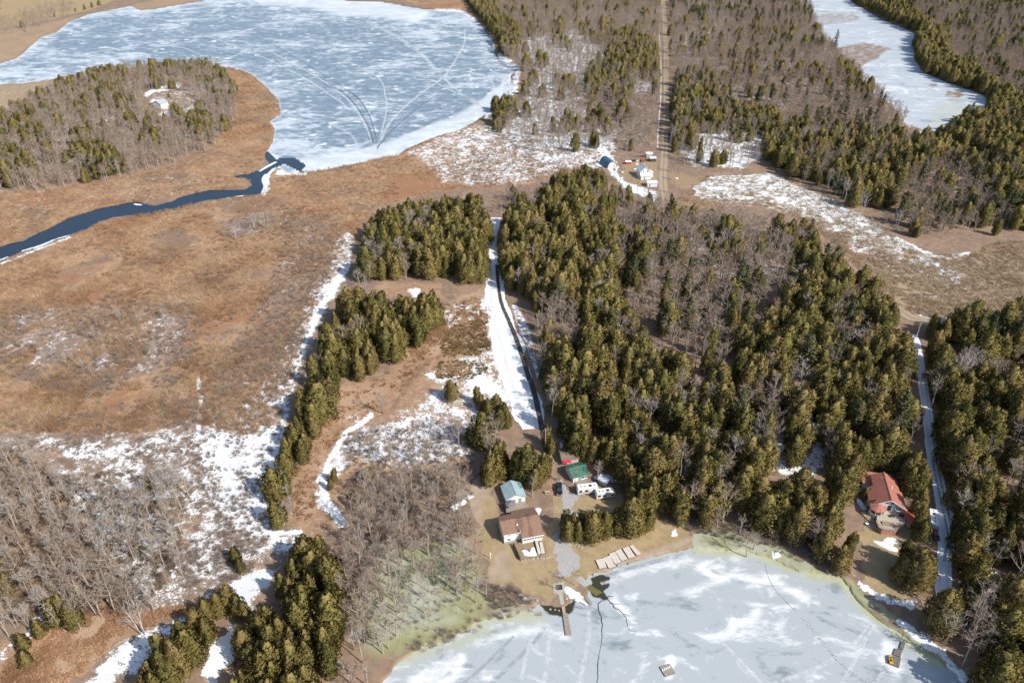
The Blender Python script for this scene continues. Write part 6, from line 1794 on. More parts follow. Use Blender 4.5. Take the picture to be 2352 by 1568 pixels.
MB().box(-.28, .28, -.7, -.1, .352, .46).build('seat', rubber_m, yb); MB().box(-.28, .28, .2, .6, .352, .46).build('seat', rubber_m, yb)

# ------------------------------------------------------------------ blue roofed shed, umbrella, patio
o, W = cottage('garden_shed', 'white shed with weathered blue green metal roof behind the brown roofed house', 'shed', zA(290, 792), zA(505, 748), 6.6, 2.5, 4.1, 'y', white_siding, blue_roof, wins=((2.6, 1.45, .8, .75),), doors=(4.6,))
pt = MB(); q = [at(*zA(*p)) for p in ((250, 800), (285, 895), (345, 862), (545, 812), (500, 760), (290, 800))]
pt.prism([(p[0], p[1]) for p in q], -.2, .75)
tag(pt.build('patio', wood_grey), 'grey boarded patio between the blue roofed shed and the brown roofed house', 'patio')
p = at(*zA(335, 838))
o = thing('patio_umbrella', 'open dark grey patio umbrella behind the brown roofed house', 'umbrella', (p[0], p[1], .72))
MB().tube([(0, 0, 0), (0, 0, 2.6)], .04, 6).build('pole', steel_m, o)
for k_ in range(8):
    a0, a1 = 2 * math.pi * k_ / 8, 2 * math.pi * (k_ + 1) / 8
    m_ = MB(); m_.slab([(0, 0, 2.75), (1.75 * math.cos(a0), 1.75 * math.sin(a0), 2.1), (1.7 * math.cos((a0 + a1) / 2), 1.7 * math.sin((a0 + a1) / 2), 2.07), (1.75 * math.cos(a1), 1.75 * math.sin(a1), 2.1)], .02); m_.build('canopy_panel', grey_cloth, o)
q0, q1 = at(*zA(243, 800)), at(*zA(285, 897)); d = q1 - q0; L = math.hypot(d[0], d[1])
o = thing('patio_fence', 'dark board fence on the left side of the patio', 'fence', q0, math.atan2(d[1], d[0]))
nb = max(4, int(L / .3))
for k_ in range(nb):
    MB().box(k_ * .3 + .01, k_ * .3 + .29, -.03, .03, 0, 1.9).build('board', wood_dark, o)

# picnic table and pallet by the drive
p = at(*zA(760, 655))
o = thing('picnic_table', 'tan wooden picnic table on the lawn between shed and pickup', 'table', p, .2)
decking(o, [np.array(q) for q in ((-.9, -.4), (.9, -.4), (.9, .4), (-.9, .4))], .75, 5, wood_tan, 'table_top')
for s_ in (-1, 1):
    MB().box(-.9, .9, s_ * .75 - .13, s_ * .75 + .13, .4, .45).build('bench', wood_tan, o)
    l_ = MB(); l_.tube([(s_ * .6, -.7, 0), (s_ * .6, .1, .68)], .05, 4); l_.tube([(s_ * .6, .7, 0), (s_ * .6, -.1, .68)], .05, 4); l_.build('leg', wood_tan, o)

# ------------------------------------------------------------------ green roofed cabin with porch, red tarpaulin cabin, metal shed
o, W = cottage('lake_cabin', 'small white cabin with dark green metal roof and wooden porch', 'cabin', zA(1058, 535), zA(1222, 492), 6.4, 2.5, 4.0, 'x', white_siding, green_roof, wins=((3.6, 1.5, 1.3, .9), (4.9, 1.5, .7, .9)), doors=(2.4,))
decking(o, [np.array(q) for q in ((.6, -2.2), (W, -2.2), (W, -.05), (.6, -.05))], .45, 8, wood_grey, 'porch')
rl = MB()
for x in (.7, 2.4, 4, W - .1):
    rl.box(x - .05, x + .05, -2.2, -2.1, .46, 1.4)
rl.box(.6, W, -2.22, -2.12, 1.4, 1.48); rl.box(W - .1, W - .02, -2.1, -.1, 1.3, 1.38)
rl.build('porch_railing', wood_tan, o)
st = MB()
for k_ in range(3):
    st.box(1.2, 2.4, -2.2 - .3 * (k_ + 1), -2.2 - .3 * k_, 0, .42 - .14 * k_)
st.build('steps', wood_tan, o)
o, W = cottage('small_cabin', 'low cabin with worn brown roof half hidden behind the green roof', 'cabin', zA(930, 322), zA(1120, 305), 5.2, 2.2, 2.9, 'x', beige_siding, cabin_roof, ov=.3)
p = at(*zA(935, 318)); q = at(*zA(1030, 314)); d = q - p
o = thing('red_awning', 'bright red tarpaulin awning in front of the small brown roofed cabin', 'awning', (p[0], p[1], p[2]), math.atan2(d[1], d[0]))
L = math.hypot(d[0], d[1])
MB().slab([(0, -1.6, 1.9), (L, -1.6, 1.9), (L, -.1, 2.25), (0, -.1, 2.25)], .05).build('cloth', red_cloth, o)
for x in (.1, L - .1):
    MB().tube([(x, -1.5, 0), (x, -1.5, 1.84)], .04, 5).build('pole', steel_m, o)
o, W = cottage('metal_shed', 'little shed with shiny pale metal roof right of the green roofed cabin', 'shed', zA(1440, 590), zA(1525, 520), 3.4, 2.1, 2.9, 'y', beige_siding, pale_roof, W=2.7, doors=(1.3,))
stp = MB()
for k_ in range(4):
    stp.box(.7, 1.9, -.35 * (k_ + 1), -.35 * k_ - .01, 0, .7 - .17 * k_)
stp.build('steps', wood_tan, o)


# ------------------------------------------------------------------ vehicles
def wheel(parent, x, y, r, w, out):
    m_ = MB()
    prof = [(r * .55, -w / 2), (r * .92, -w / 2), (r, -w / 4), (r, w / 4), (r * .92, w / 2), (r * .55, w / 2)]
    rings = []
    S = 16
    for rr, yy in prof:
        b = len(m_.v)
        for s in range(S):
            an = 2 * math.pi * s / S
            m_.v.append((x + rr * math.cos(an), y + yy, r + rr * math.sin(an)))
        rings.append(b)
    for i in range(len(rings) - 1):
        for s in range(S):
            m_.f.append((rings[i] + s, rings[i] + (s + 1) % S, rings[i + 1] + (s + 1) % S, rings[i + 1] + s)); m_.mi.append(0)
    o_ = m_.build('wheel', rubber_m, parent)
    h = MB()
    pts_ = [(x + r * .56 * math.cos(2 * math.pi * s / 12), y + out * w * .36, r + r * .56 * math.sin(2 * math.pi * s / 12)) for s in range(12)]
    pts2 = [(a_, y + out * w * .2, c_) for a_, _, c_ in pts_]
    h.face(pts_)
    for s in range(12):
        h.face([pts_[s], pts_[(s + 1) % 12], pts2[(s + 1) % 12], pts2[s]])
    h.build('rim', steel_m, o_)
    return o_


def trailer(name, label, pl, pr, Wd, Ht, nose, stripe=True, rz_add=0, group=None, L=None, awning=False):
    a_, rz_, L_ = frame(pl, pr)
    L = L or L_
    o_ = thing(name, label, 'trailer', a_, rz_ + rz_add, group)
    zb = .55
    prof = [(0.0, zb), (L - nose * .3, zb), (L, zb + .5), (L, Ht - .75), (L - nose * .6, Ht - .08), (L - nose, Ht), (.18, Ht), (0, Ht - .2)]
    m_ = MB()
    fr0 = [(x, 0, z) for x, z in prof]; fr1 = [(x, Wd, z) for x, z in prof]
    m_.face(fr0); m_.face(fr1[::-1])
    for i in range(len(prof)):
        j = (i + 1) % len(prof)
        m_.face([fr0[j], fr0[i], fr1[i], fr1[j]])
    body = m_.build('body', trailer_white, o_)
    if stripe:
        MB().box(.05, L - .25, -.022, -.003, zb + .35, zb + .85).build('stripe', trailer_beige, body)
    for x, w_, h_ in ((L * .14, .8, .5), (L * .42, .9, .5), (L * .86, .7, .45)):
        window(body, (x, 0, Ht - 1.05), w_, h_, 'x', -1, plain('black_window_frame', (.03, .03, .03), (.05, .05, .05)))
    d_ = MB(); d_.box(L * .62, L * .62 + .7, -.035, -.004, zb + .1, Ht - .45); d_.build('door', trailer_white, body)
    for x, y, s, hh in ((L * .18, Wd * .5, .22, .1), (L * .36, Wd * .45, .2, .1), (L * .84, Wd * .5, .2, .08)):
        MB().box(x - s, x + s, y - s, y + s, Ht + .003, Ht + hh, top=(.03, .03)).build('roof_hatch', glass_m, body)
    MB().box(L * .56, L * .56 + .95, Wd * .3, Wd * .3 + .75, Ht + .003, Ht + .3, top=(.08, .08)).build('air_conditioner', rubber_m, body)
    for yy, out in ((.12, -1), (Wd - .12, 1)):
        wheel(o_, L * .42, yy, .33, .2, out); wheel(o_, L * .42 + .8, yy, .33, .2, out)
    ch = MB(); ch.box(.1, L - .3, .5, Wd - .5, .38, zb - .002); ch.build('chassis', rubber_m, o_)
    hm = MB(); hm.tube([(L - .3, Wd * .25, .5), (L + 1.0, Wd * .5, .5)], .06, 5); hm.tube([(L - .3, Wd * .75, .5), (L + 1.0, Wd * .5, .5)], .06, 5); hm.tube([(L + .95, Wd * .5, 0), (L + .95, Wd * .5, .7)], .05, 5)
    hm.build('hitch', rubber_m, o_)
    return o_


trailer('travel_trailer', 'white travel trailer with beige stripe and roof hatches, parked behind the other', zA(1112, 684), zA(1352, 656), 2.45, 2.9, .6)
trailer('travel_trailer', 'rounded white fifth wheel trailer in front of the beige striped one', zA(1330, 735), zA(1545, 708), 2.45, 2.75, 1.3, stripe=False)
trailer('camper_trailer', 'old white camper parked in shade beside the right hand lane', (2152.5, 1219), (2146, 1166), 2.3, 2.6, .5, stripe=False, L=7.6)
# pickup
p0, p1 = at(*zA(868, 684)), at(*zA(866, 560))
o = thing('pickup_truck', 'black pickup truck parked on the gravel drive', 'truck', at(*zA(898, 625)), 0.0)
Lp, Wp = 5.6, 1.95
o.rotation_euler = (0, 0, R(-91))
m_ = MB()
# body: side profile x (front = +x), then cab
prof = [(-2.75, .55), (2.7, .5), (2.78, .8), (2.7, 1.05), (1.35, 1.15), (-2.75, 1.15)]
s0 = [(x, -Wp / 2, z) for x, z in prof]; s1 = [(x, Wp / 2, z) for x, z in prof]
m_.face(s0); m_.face(s1[::-1])
for i in range(len(prof)):
    j = (i + 1) % len(prof); m_.face([s0[j], s0[i], s1[i], s1[j]])
body = m_.build('body', black_paint, o)
m_ = MB(); cab = [(-1.0, 1.152), (1.3, 1.152), (.55, 1.8), (-.85, 1.85)]
c0 = [(x, -Wp / 2 * (.95 if z < 1.5 else .8), z) for x, z in cab]; c1 = [(x, Wp / 2 * (.95 if z < 1.5 else .8), z) for x, z in cab]
m_.face(c0); m_.face(c1[::-1])
for i in range(4):
    j = (i + 1) % 4; m_.face([c0[j], c0[i], c1[i], c1[j]])
cabo = m_.build('cab', black_paint, o)
g = MB(); g.face([(1.24, -.82, 1.215), (1.24, .82, 1.215), (.62, .72, 1.755), (.62, -.72, 1.755)]); g.v = [(x + .02, y, z + .015) for x, y, z in g.v]; g.build('windscreen', glass_m, cabo)
for s_ in (-1, 1):
    g = MB(); g.face([(.95, s_ * .915, 1.27), (.45, s_ * .825, 1.72), (-.75, s_ * .825, 1.75), (-.85, s_ * .915, 1.27)]); g.v = [(x, y + s_ * .02, z) for x, y, z in g.v]; g.build('side_window', glass_m, cabo)
bd = MB(); bd.box(-2.65, -1.1, -.8, .8, 1.152, 1.17); bd.build('bed_liner', rubber_m, body)
for y0, y1 in ((-.95, -.82), (.82, .95)):
    MB().box(-2.72, -1.05, y0, y1, 1.152, 1.42).build('bed_side', black_paint, body)
MB().box(-2.74, -2.66, -.815, .815, 1.152, 1.42).build('tailgate', black_paint, body)
for y in (-.72, .72):
    MB().box(2.72, 2.80, y - .18, y + .18, .82, .98).build('headlight', trim_white, body)
MB().box(2.72, 2.9, -.9, .9, .45, .66).build('bumper', steel_m, body)
for x in (-1.75, 1.75):
    for y, out in ((-.82, -1), (.82, 1)):
        wheel(o, x, y, .4, .26, out)
# white trailer in the brush
p0, p1 = (1041, 1178), (1073, 1157)
a_, rz_, L = frame(p0, p1)
o = thing('utility_trailer', 'long white flat topped trailer parked in the brush left of the brown roofed house', 'trailer', a_, rz_)
MB().box(0, L, 0, 1.9, .5, 1.25, top=(.05, .05)).build('body', trailer_white, o)
MB().box(.3, L - .3, .25, 1.65, 1.255, 1.6, top=(.2, .35)).build('cover', snow_m, o)
for k_, (x, y) in enumerate(((1.2, .5), (2.6, 1.2), (3.8, .7))):
    MB().box(x, x + .5, y, y + .4, 1.58, 1.75).build('load', wood_dark, o)
for y, out in ((-.1, -1), (2.0, 1)):
    wheel(o, L * .45, y, .32, .18, out); wheel(o, L * .45 + .75, y, .32, .18, out)
p = at(1053, 1262)
o = thing('propane_tank', 'small white post lamp standing at the edge of the sand left of the lawn', 'post', at(1126, 1282))
o.name = 'lamp_post'
MB().tube([(0, 0, 0), (0, 0, 1.9)], .12, 8).build('post', trim_white, o); MB().lathe([(.2, 1.9), (.25, 2.1), (.2, 2.35), (.03, 2.5)], 8).build('lamp_head', trim_white, o)

# ------------------------------------------------------------------ the red roofed house
g_ = lambda x, y, h=0.0: at(*zB(x, y), h)[:2]
apex = g_(905, 708, 6.6); lft = g_(528, 778, 3.4); rgt = g_(1040, 778, 3.4); back = g_(792, 305, 6.6)
ax_ = (back - apex); LB = float(np.linalg.norm(ax_)); ax_ = ax_ / LB
ex = np.array([ax_[1], -ax_[0]])
rzR = math.atan2(ex[1], ex[0])
wl_, wr_ = float((apex - lft) @ ex), float((rgt - apex) @ ex)
WL, WR = 5.4, 5.0
zb_ = float(height(apex[0], apex[1]))
o = thing('red_roofed_house', 'large white house with red metal roof and corner turret above the right shore', 'house', (apex[0], apex[1], zb_ - .1), rzR)
HE, HRr = 3.6, 6.6
kL, kR = (HRr - HE) / WL, (HRr - HE) / WR
DF, DBk = 7.6, LB            # wide front part, narrower back part
WL2, WR2 = 3.3, 4.2
zl = lambda x: HRr - (kL * -x if x < 0 else kR * x)
w = MB()
w.face([(-WL, 0, -.5), (WR, 0, -.5), (WR, 0, zl(WR)), (0, 0, HRr), (-WL, 0, zl(-WL))])
w.face([(WR, 0, -.5), (WR, DF, -.5), (WR, DF, zl(WR)), (WR, 0, zl(WR))])
w.face([(-WL, DF, -.5), (-WL, 0, -.5), (-WL, 0, zl(-WL)), (-WL, DF, zl(-WL))])
w.face([(-WL2, DF, -.5), (-WL, DF, -.5), (-WL, DF, zl(-WL)), (-WL2, DF, zl(-WL2))])
w.face([(WR, DF, -.5), (WR2, DF, -.5), (WR2, DF, zl(WR2)), (WR, DF, zl(WR))])
w.face([(-WL2, DBk, -.5), (-WL2, DF, -.5), (-WL2, DF, zl(-WL2)), (-WL2, DBk, zl(-WL2))])
w.face([(WR2, DF, -.5), (WR2, DBk, -.5), (WR2, DBk, zl(WR2)), (WR2, DF, zl(WR2))])
w.face([(WR2, DBk, -.5), (-WL2, DBk, -.5), (-WL2, DBk, zl(-WL2)), (0, DBk, HRr), (WR2, DBk, zl(WR2))])
w.build('wall', white_siding, o)
zt = lambda x: zl(x) + .17
ov = .4
r = MB()
r.slab([(-WL - ov, -.6, zt(-WL - ov)), (0, -.6, zt(0)), (0, DF + .3, zt(0)), (-WL - ov, DF + .3, zt(-WL - ov))], .14)
r.slab([(0, -.6, zt(0)), (WR + ov, -.6, zt(WR + ov)), (WR + ov, DF + .3, zt(WR + ov)), (0, DF + .3, zt(0))], .14)
r.slab([(-WL2 - ov, DF + .302, zt(-WL2 - ov)), (0, DF + .302, zt(0)), (0, DBk + .4, zt(0)), (-WL2 - ov, DBk + .4, zt(-WL2 - ov))], .14)
r.slab([(0, DF + .302, zt(0)), (WR2 + ov, DF + .302, zt(WR2 + ov)), (WR2 + ov, DBk + .4, zt(WR2 + ov)), (0, DBk + .4, zt(0))], .14)
rf = r.build('roof', red_roof, o)
MB().box(-.14, .14, -.6, DBk + .4, HRr + .172, HRr + .24).build('ridge_cap', red_roof, rf)
MB().box(1.3, 1.7, DF - 1.2, DF - .8, zt(1.7) - .1, zt(1.3) + .5).build('chimney', trim_white, rf)
an_ = MB(); an_.tube([(-1.2, DBk - 3, zt(-1.2) - .1), (-1.2, DBk - 3, zt(-1.2) + 1.3)], .03, 4); an_.tube([(-1.8, DBk - 3, zt(-1.2) + 1.2), (-.6, DBk - 3, zt(-1.2) + 1.2)], .02, 4); an_.tube([(-1.6, DBk - 3, zt(-1.2) + .9), (-.8, DBk - 3, zt(-1.2) + .9)], .02, 4)
an_.build('antenna', steel_m, rf)
fb = MB()
fb.slab([(-WL - ov, -.66, zt(-WL - ov)), (-.0, -.66, zt(0)), (0, -.602, zt(0)), (-WL - ov, -.602, zt(-WL - ov))], .3); fb.slab([(0, -.66, zt(0)), (WR + ov, -.66, zt(WR + ov)), (WR + ov, -.602, zt(WR + ov)), (0, -.602, zt(0))], .3)
fb.build('bargeboard', trim_white, o)
for x, z, w_, h_ in ((-1.0, 5.0, .8, .8), (.7, 5.0, .8, .8), (-2.0, 2.9, .6, 1.7), (-1.2, 2.9, .6, 1.7), (1.6, 2.9, .6, 1.7), (2.5, 2.9, .6, 1.7), (3.3, 2.9, .6, 1.6), (2.1, 4.35, .9, .45)):
    window(o, (x, 0, z), w_, h_, 'x', -1)
door(o, .25, 0, 1.9, 1.3, 2.1, mat=glass_m)
for y in (2, 4.5):
    window(o, (-WL, y, 2.2), 1.2, 1.0, 'y', -1)
# low back porch roof
bp = MB(); bp.slab([(-6.2, DBk - 2.2, 3.0), (3.6, DBk - 2.2, 3.0), (3.6, DBk + 3.2, 3.75), (-6.2, DBk + 3.2, 3.75)], .15)
bp.build('porch_roof', ribbed('pink_metal_roof', (0.42, 0.175, 0.135), (0.37, 0.15, 0.115), rough=.45), o)
pw = MB(); pw.box(-5.9, -WL2 - .01, DBk - 1.8, DBk + 2.9, -.4, 2.84); pw.build('porch_wall', white_siding, o)
# turret
tc = g_(665, 735, 5.0); tl_ = np.array([(tc - apex) @ ex, (tc - apex) @ ax_])
TX, TY, TR = -WL + 1.9, -.9, 2.35
tw = MB(); oct_ = [(TX + TR * math.cos(R(22.5 + 45 * i)), TY + TR * math.sin(R(22.5 + 45 * i))) for i in range(8)]
tw.prism(oct_, -.5, 3.3); tu = tw.build('turret', white_siding, o)
tr_ = MB()
for i in range(8):
    a0, a1 = R(22.5 + 45 * i), R(67.5 + 45 * i)
    q = TR + .35
    tr_.slab([(TX, TY, 4.75), (TX + q * math.cos(a0), TY + q * math.sin(a0), 3.42), (TX + q * math.cos(a1), TY + q * math.sin(a1), 3.42)], .1)
tr_.build('turret_roof', red_roof, tu)
for i in (3, 4, 5, 6):
    am = R(45 * (i + 1)); cx, cy = TX + TR * math.cos(R(22.5)) * math.cos(am), TY + TR * math.cos(R(22.5)) * math.sin(am)
    nx, ny = math.cos(am), math.sin(am); tx, ty = -ny, nx
    pn = MB(); hw_, z0, z1 = .72, 2.0, 3.0
    pn.face([(cx + nx * .02 - tx * hw_, cy + ny * .02 - ty * hw_, z0), (cx + nx * .02 + tx * hw_, cy + ny * .02 + ty * hw_, z0), (cx + nx * .02 + tx * hw_, cy + ny * .02 + ty * hw_, z1), (cx + nx * .02 - tx * hw_, cy + ny * .02 - ty * hw_, z1)])
    pn.build('window', glass_m, tu)
# raised deck
DZ = 1.9
dk_px = [(690, 905), (765, 838), (1040, 838), (1098, 940), (1085, 1085), (955, 1185), (765, 1160), (705, 1105), (672, 1030)]
dk = [g_(x, y, DZ) for x, y in dk_px]
dl = [np.array([(p - apex) @ ex, (p - apex) @ ax_]) for p in dk]
dl[1] = np.array([dl[1][0], -.05]); dl[2] = np.array([dl[2][0], -.05])
dko = thing('sun_deck', 'raised pale wooden sun deck with railings in front of the red roofed house', 'deck', (apex[0], apex[1], zb_ - .1), rzR)
poly = [tuple(p) for p in dl]
if sum(poly[i][0] * poly[(i + 1) % len(poly)][1] - poly[(i + 1) % len(poly)][0] * poly[i][1] for i in range(len(poly))) < 0:
    poly = poly[::-1]
MB().prism(poly, DZ - .2, DZ - .06).build('joists', wood_dark, dko)
# boards clipped to the outline
ys = np.arange(min(p[1] for p in poly), max(p[1] for p in poly), .32)
bm_ = MB()
for y in ys:
    xs = []
    yc = y + .15
    for i in range(len(poly)):
        (x1, y1), (x2, y2) = poly[i], poly[(i + 1) % len(poly)]
        if (y1 > yc) != (y2 > yc):
            xs.append(x1 + (yc - y1) / (y2 - y1) * (x2 - x1))
    xs.sort()
    for k_ in range(0, len(xs) - 1, 2):
        bm_.box(xs[k_], xs[k_ + 1], y + .01, y + .30, DZ - .058, DZ + random.uniform(0, .012))
bm_.build('deck_boards', plain('sun_deck_boards', (0.50, 0.43, 0.34), (0.40, 0.335, 0.26), 1.4, stretch=(.4, 1, 1)), dko)
outer = [dl[i] for i in (2, 3, 4, 5, 6, 7, 8, 0)]
for i in range(len(outer) - 1):
    p, q = outer[i], outer[i + 1]
    L_ = float(np.linalg.norm(q - p)); u = (q - p) / L_
    rl = MB()
    rl.tube([(p[0], p[1], DZ + .95), (q[0], q[1], DZ + .95)], .05, 4); rl.tube([(p[0], p[1], DZ + .15), (q[0], q[1], DZ + .15)], .035, 4)
    for k_ in range(int(L_ / .25)):
        c_ = p + u * (k_ + .5) * .25
        rl.box(c_[0] - .02, c_[0] + .02, c_[1] - .02, c_[1] + .02, DZ + .15, DZ + .92)
    rl.build('railing', wood_grey, dko)
    po = MB(); po.box(p[0] - .07, p[0] + .07, p[1] - .07, p[1] + .07, -.3, DZ + 1.05); po.build('post', wood_grey, dko)
    if i in (2, 3, 4):
        sk = MB(); sk.slab([(p[0], p[1], DZ - .22), (q[0], q[1], DZ - .22), (q[0] * .985, q[1] * .985, DZ - .22), (p[0] * .985, p[1] * .985, DZ - .22)], DZ); sk.build('skirting', skirt_m, dko)
# things on the deck
def deckpt(x, y):
    p = g_(x, y, DZ); return (p[0], p[1], zb_ - .1 + DZ + .02)
o2 = thing('patio_table', 'dark low table on the sun deck of the red roofed house', 'table', deckpt(905, 965), rzR)
MB().box(-.6, .6, -.5, .5, .5, .56).build('table_top', rubber_m, o2)
for sx in (-.5, .5):
    for sy in (-.4, .4):
        MB().box(sx - .03, sx + .03, sy - .03, sy + .03, 0, .498).build('leg', rubber_m, o2)
o2 = thing('barbecue', 'black barbecue by the right railing of the sun deck', 'barbecue', deckpt(1045, 960), rzR)
MB().box(-.6, .6, -.35, .35, .4, .9).build('body', rubber_m, o2); MB().box(-.55, .55, -.3, .3, .902, 1.2, top=(.1, .15)).build('lid', black_paint, o2)
for sx in (-.5, .5):
    MB().box(sx - .04, sx + .04, -.3, .3, 0, .398).build('leg', steel_m, o2)
o2 = thing('deck_bench', 'long slatted wooden bench steps on the sun deck', 'bench', deckpt(850, 1060), rzR)
for k_ in range(4):
    MB().box(-1.9, 1.9, -.2 - k_ * .45, .18 - k_ * .45, .02, .5 - k_ * .12).build('step', plain('bench_wood', (0.36, 0.285, 0.20), (0.28, 0.215, 0.15), 1.5), o2)
o2 = thing('wicker_sofa', 'pale cushioned sofa at the back right of the sun deck', 'sofa', deckpt(1010, 890), rzR)
MB().box(-1.0, 1.0, -.4, .4, 0, .42).build('seat', wood_pale, o2); MB().box(-1.0, 1.0, .42, .6, 0, .85).build('backrest', wood_pale, o2)
o2 = thing('potted_shrub', 'dry potted shrub at the left railing of the sun deck', 'plant', deckpt(765, 935), 0)
MB().lathe([(.22, 0), (.32, .45), (.28, .46)], 10).build('pot', stone_m, o2)
tk, cr = bare_shapes(91, 1.3, .45, 60, 4, tr=.03, fork=.2, tw=.02)
cr.v = [(x, y, z + .3) for x, y, z in cr.v]; cr.build('twigs', lambda_m if False else shrub_m, o2)
# wooden stairs and walkway on the left of the deck
p, q = at(*zB(560, 1110)), at(*zB(650, 1185))
d = q - p; L = math.hypot(d[0], d[1])
o2 = thing('wooden_steps', 'wide wooden steps left of the sun deck', 'steps', p, math.atan2(d[1], d[0]))
for k_ in range(6):
    MB().box(0, L, k_ * .42, k_ * .42 + .36, .0, .2 + .2 * k_).build('tread', wood_tan if k_ % 2 == 0 else wood_grey, o2)
pth = [at(*zB(x, y)) for x, y in ((440, 920), (480, 905), (580, 975), (700, 1085), (660, 1120), (560, 1030))]
tag(MB().prism([(p[0], p[1]) for p in pth][::-1], [-.2] * 6, [.9, .9, 1.1, 1.3, 1.3, 1.1]).build('boardwalk', wood_tan), 'tan boardwalk along the turret of the red roofed house', 'boardwalk')
o2 = thing('cooler', 'blue plastic cooler beside the wooden steps', 'cooler', at(*zB(535, 1085)), .3)
MB().box(-.5, .5, -.35, .35, 0, .5).build('body', plain('blue_plastic', (0.03, 0.10, 0.40), (0.02, 0.08, 0.33)), o2); MB().box(-.52, .52, -.37, .37, .502, .62).build('lid', trim_white, o2)
cn = at(*zB(445, 800))
o2 = thing('covered_boat', 'pale blue covered boat lying left of the red roofed house', 'boat', cn, R(97))
hl = MB(); hl.prism([(-2.3, -.7), (1.2, -.8), (2.3, -.35), (2.6, 0), (2.3, .35), (1.2, .8), (-2.3, .7)], 0, [.7, .8, .85, .85, .85, .8, .7]); hl.build('hull', plain('pale_blue_hull', (0.52, 0.60, 0.68), (0.45, 0.53, 0.62)), o2)
o2 = thing('garden_bench', 'beige bench by the left corner of the red roofed house', 'bench', at(*zB(412, 560)), R(98))
MB().box(-1.3, 1.3, -.3, .3, .38, .45).build('seat', wood_pale, o2)
for s_ in (-1.1, 1.1):
    MB().box(s_ - .05, s_ + .05, -.25, .25, 0, .378).build('leg', wood_grey, o2)
MB().box(-1.3, 1.3, .32, .38, .5, .95).build('backrest', wood_pale, o2)
o2, W = cottage('boat_shed', 'small shed with rusty red metal roof right of the sun deck', 'shed', zB(1155, 1135), zB(1330, 1085), 4.4, 2.1, 3.0, 'y', beige_siding, orange_roof, W=3.6, doors=(1.8,))
p = at(2149, 1262)
o2 = thing('parked_car', 'maroon car parked in shade below the old white camper', 'car', at(*zB(1545, 1250)), R(80))
m_ = MB(); prof = [(-2.2, .35), (2.2, .35), (2.25, .7), (1.2, .9), (-2.1, .95), (-2.25, .7)]
s0 = [(x, -.88, z) for x, z in prof]; s1 = [(x, .88, z) for x, z in prof]
m_.face(s0); m_.face(s1[::-1])
for i in range(6):
    j = (i + 1) % 6; m_.face([s0[j], s0[i], s1[i], s1[j]])
bo = m_.build('body', plain('maroon_paint', (0.22, 0.05, 0.045), (0.17, 0.04, 0.035), rough=.3, spec=.5), o2)
MB().box(-1.7, .9, -.8, .8, .952, 1.42, top=(.45, .15)).build('cabin_glass', glass_m, bo); MB().box(-1.2, .4, -.62, .62, 1.425, 1.46).build('roof_panel', MATS['maroon_paint'], bo)
for x in (-1.4, 1.4):
    for y, out in ((-.8, -1), (.8, 1)):
        wheel(o2, x, y, .32, .2, out)

# ------------------------------------------------------------------ farm in the north
o, W = cottage('farm_house', 'white gabled farm house with steep white metal roof beside the dirt road', 'house', zD(1295, 895), zD(1555, 880), 8.5, 4.6, 8.0, 'y', white_siding, white_roof, wins=((2.2, 5.0, .8, 1.1), (5.0, 5.0, .8, 1.1), (1.4, 1.5, .9, 1.2)))
MB().slab([(-.2, -2.6, 2.5), (W + .2, -2.6, 2.5), (W + .2, -.02, 3.7), (-.2, -.02, 3.7)], .12).build('porch_roof', white_roof, o)
MB().box(.1, W - .1, -2.2, -.03, -.3, 2.36).build('porch', white_siding, o)
door(o, 2.6, -2.2, 0)
MB().box(W + .02, W + 2.6, 1.5, 6, -.3, 3.4).build('side_wing', white_siding, o); MB().slab([(W + .02, 1.2, 3.95), (W + 2.9, 1.2, 3.45), (W + 2.9, 6.3, 3.45), (W + .02, 6.3, 3.95)], .1).build('wing_roof', white_roof, o)
MB().box(W * .5 + .3, W * .5 + .9, 5.6, 6.2, 7.4, 9.2).build('chimney', stone_m, o)
o, W = cottage('farm_garage', 'low grey roofed garage in front of the white farm house', 'garage', zD(1495, 1110), zD(1745, 1105), 5.2, 2.5, 3.5, 'x', white_siding, pale_roof, doors=(1.5,))
o, W = cottage('farm_shed', 'small wooden shed with white metal roof behind the farm house', 'shed', zD(1460, 350), zD(1620, 340), 3.6, 2.6, 3.6, 'x', beige_siding, white_roof)
o, W = cottage('carport', 'pale blue roofed open shed nearest the dirt road', 'shed', zD(1560, 455), zD(1715, 450), 3.8, 2.5, 3.2, 'x', plain('dark_shed_boards', (.10, .09, .08), (.07, .06, .055)), pale_roof)
o, W = cottage('farm_shed', 'tiny red shed with white roof at the back of the farm lawn', 'shed', zD(935, 520), zD(1062, 518), 2.4, 1.8, 2.3, 'x', red_paint, white_roof)
o, W = cottage('farm_shed', 'pinkish weathered shed left of the red tractor', 'shed', zD(1195, 460), zD(1280, 458), 3.0, 2.3, 2.9, 'x', beige_siding, cabin_roof)
a, rz, W = frame(zD(455, 640), zD(705, 610))
o = thing('quonset_hut', 'dark blue arched metal hut on the snowy edge of the farm lawn', 'hut', a, rz)
D = 13.0; S = 14
ar = MB(); prev = None
for i in range(S + 1):
    an = math.pi * i / S
    p = (W / 2 - W / 2 * math.cos(an), 5.0 * math.sin(an) ** .85)
    if prev:
        ar.slab([(prev[0], 0, prev[1] + .0), (p[0], 0, p[1]), (p[0], D, p[1]), (prev[0], D, prev[1])], .12)
    prev = p
ar.build('arched_shell', quonset_m, o)
ew = MB(); pts_ = [(W / 2 - (W / 2 - .15) * math.cos(math.pi * i / S), .3, 4.85 * math.sin(math.pi * i / S) ** .85) for i in range(S + 1)]
ew.face(pts_); ew.face([(x, D - .3, z) for x, _, z in pts_][::-1]); ew.build('end_wall', beige_siding, o)
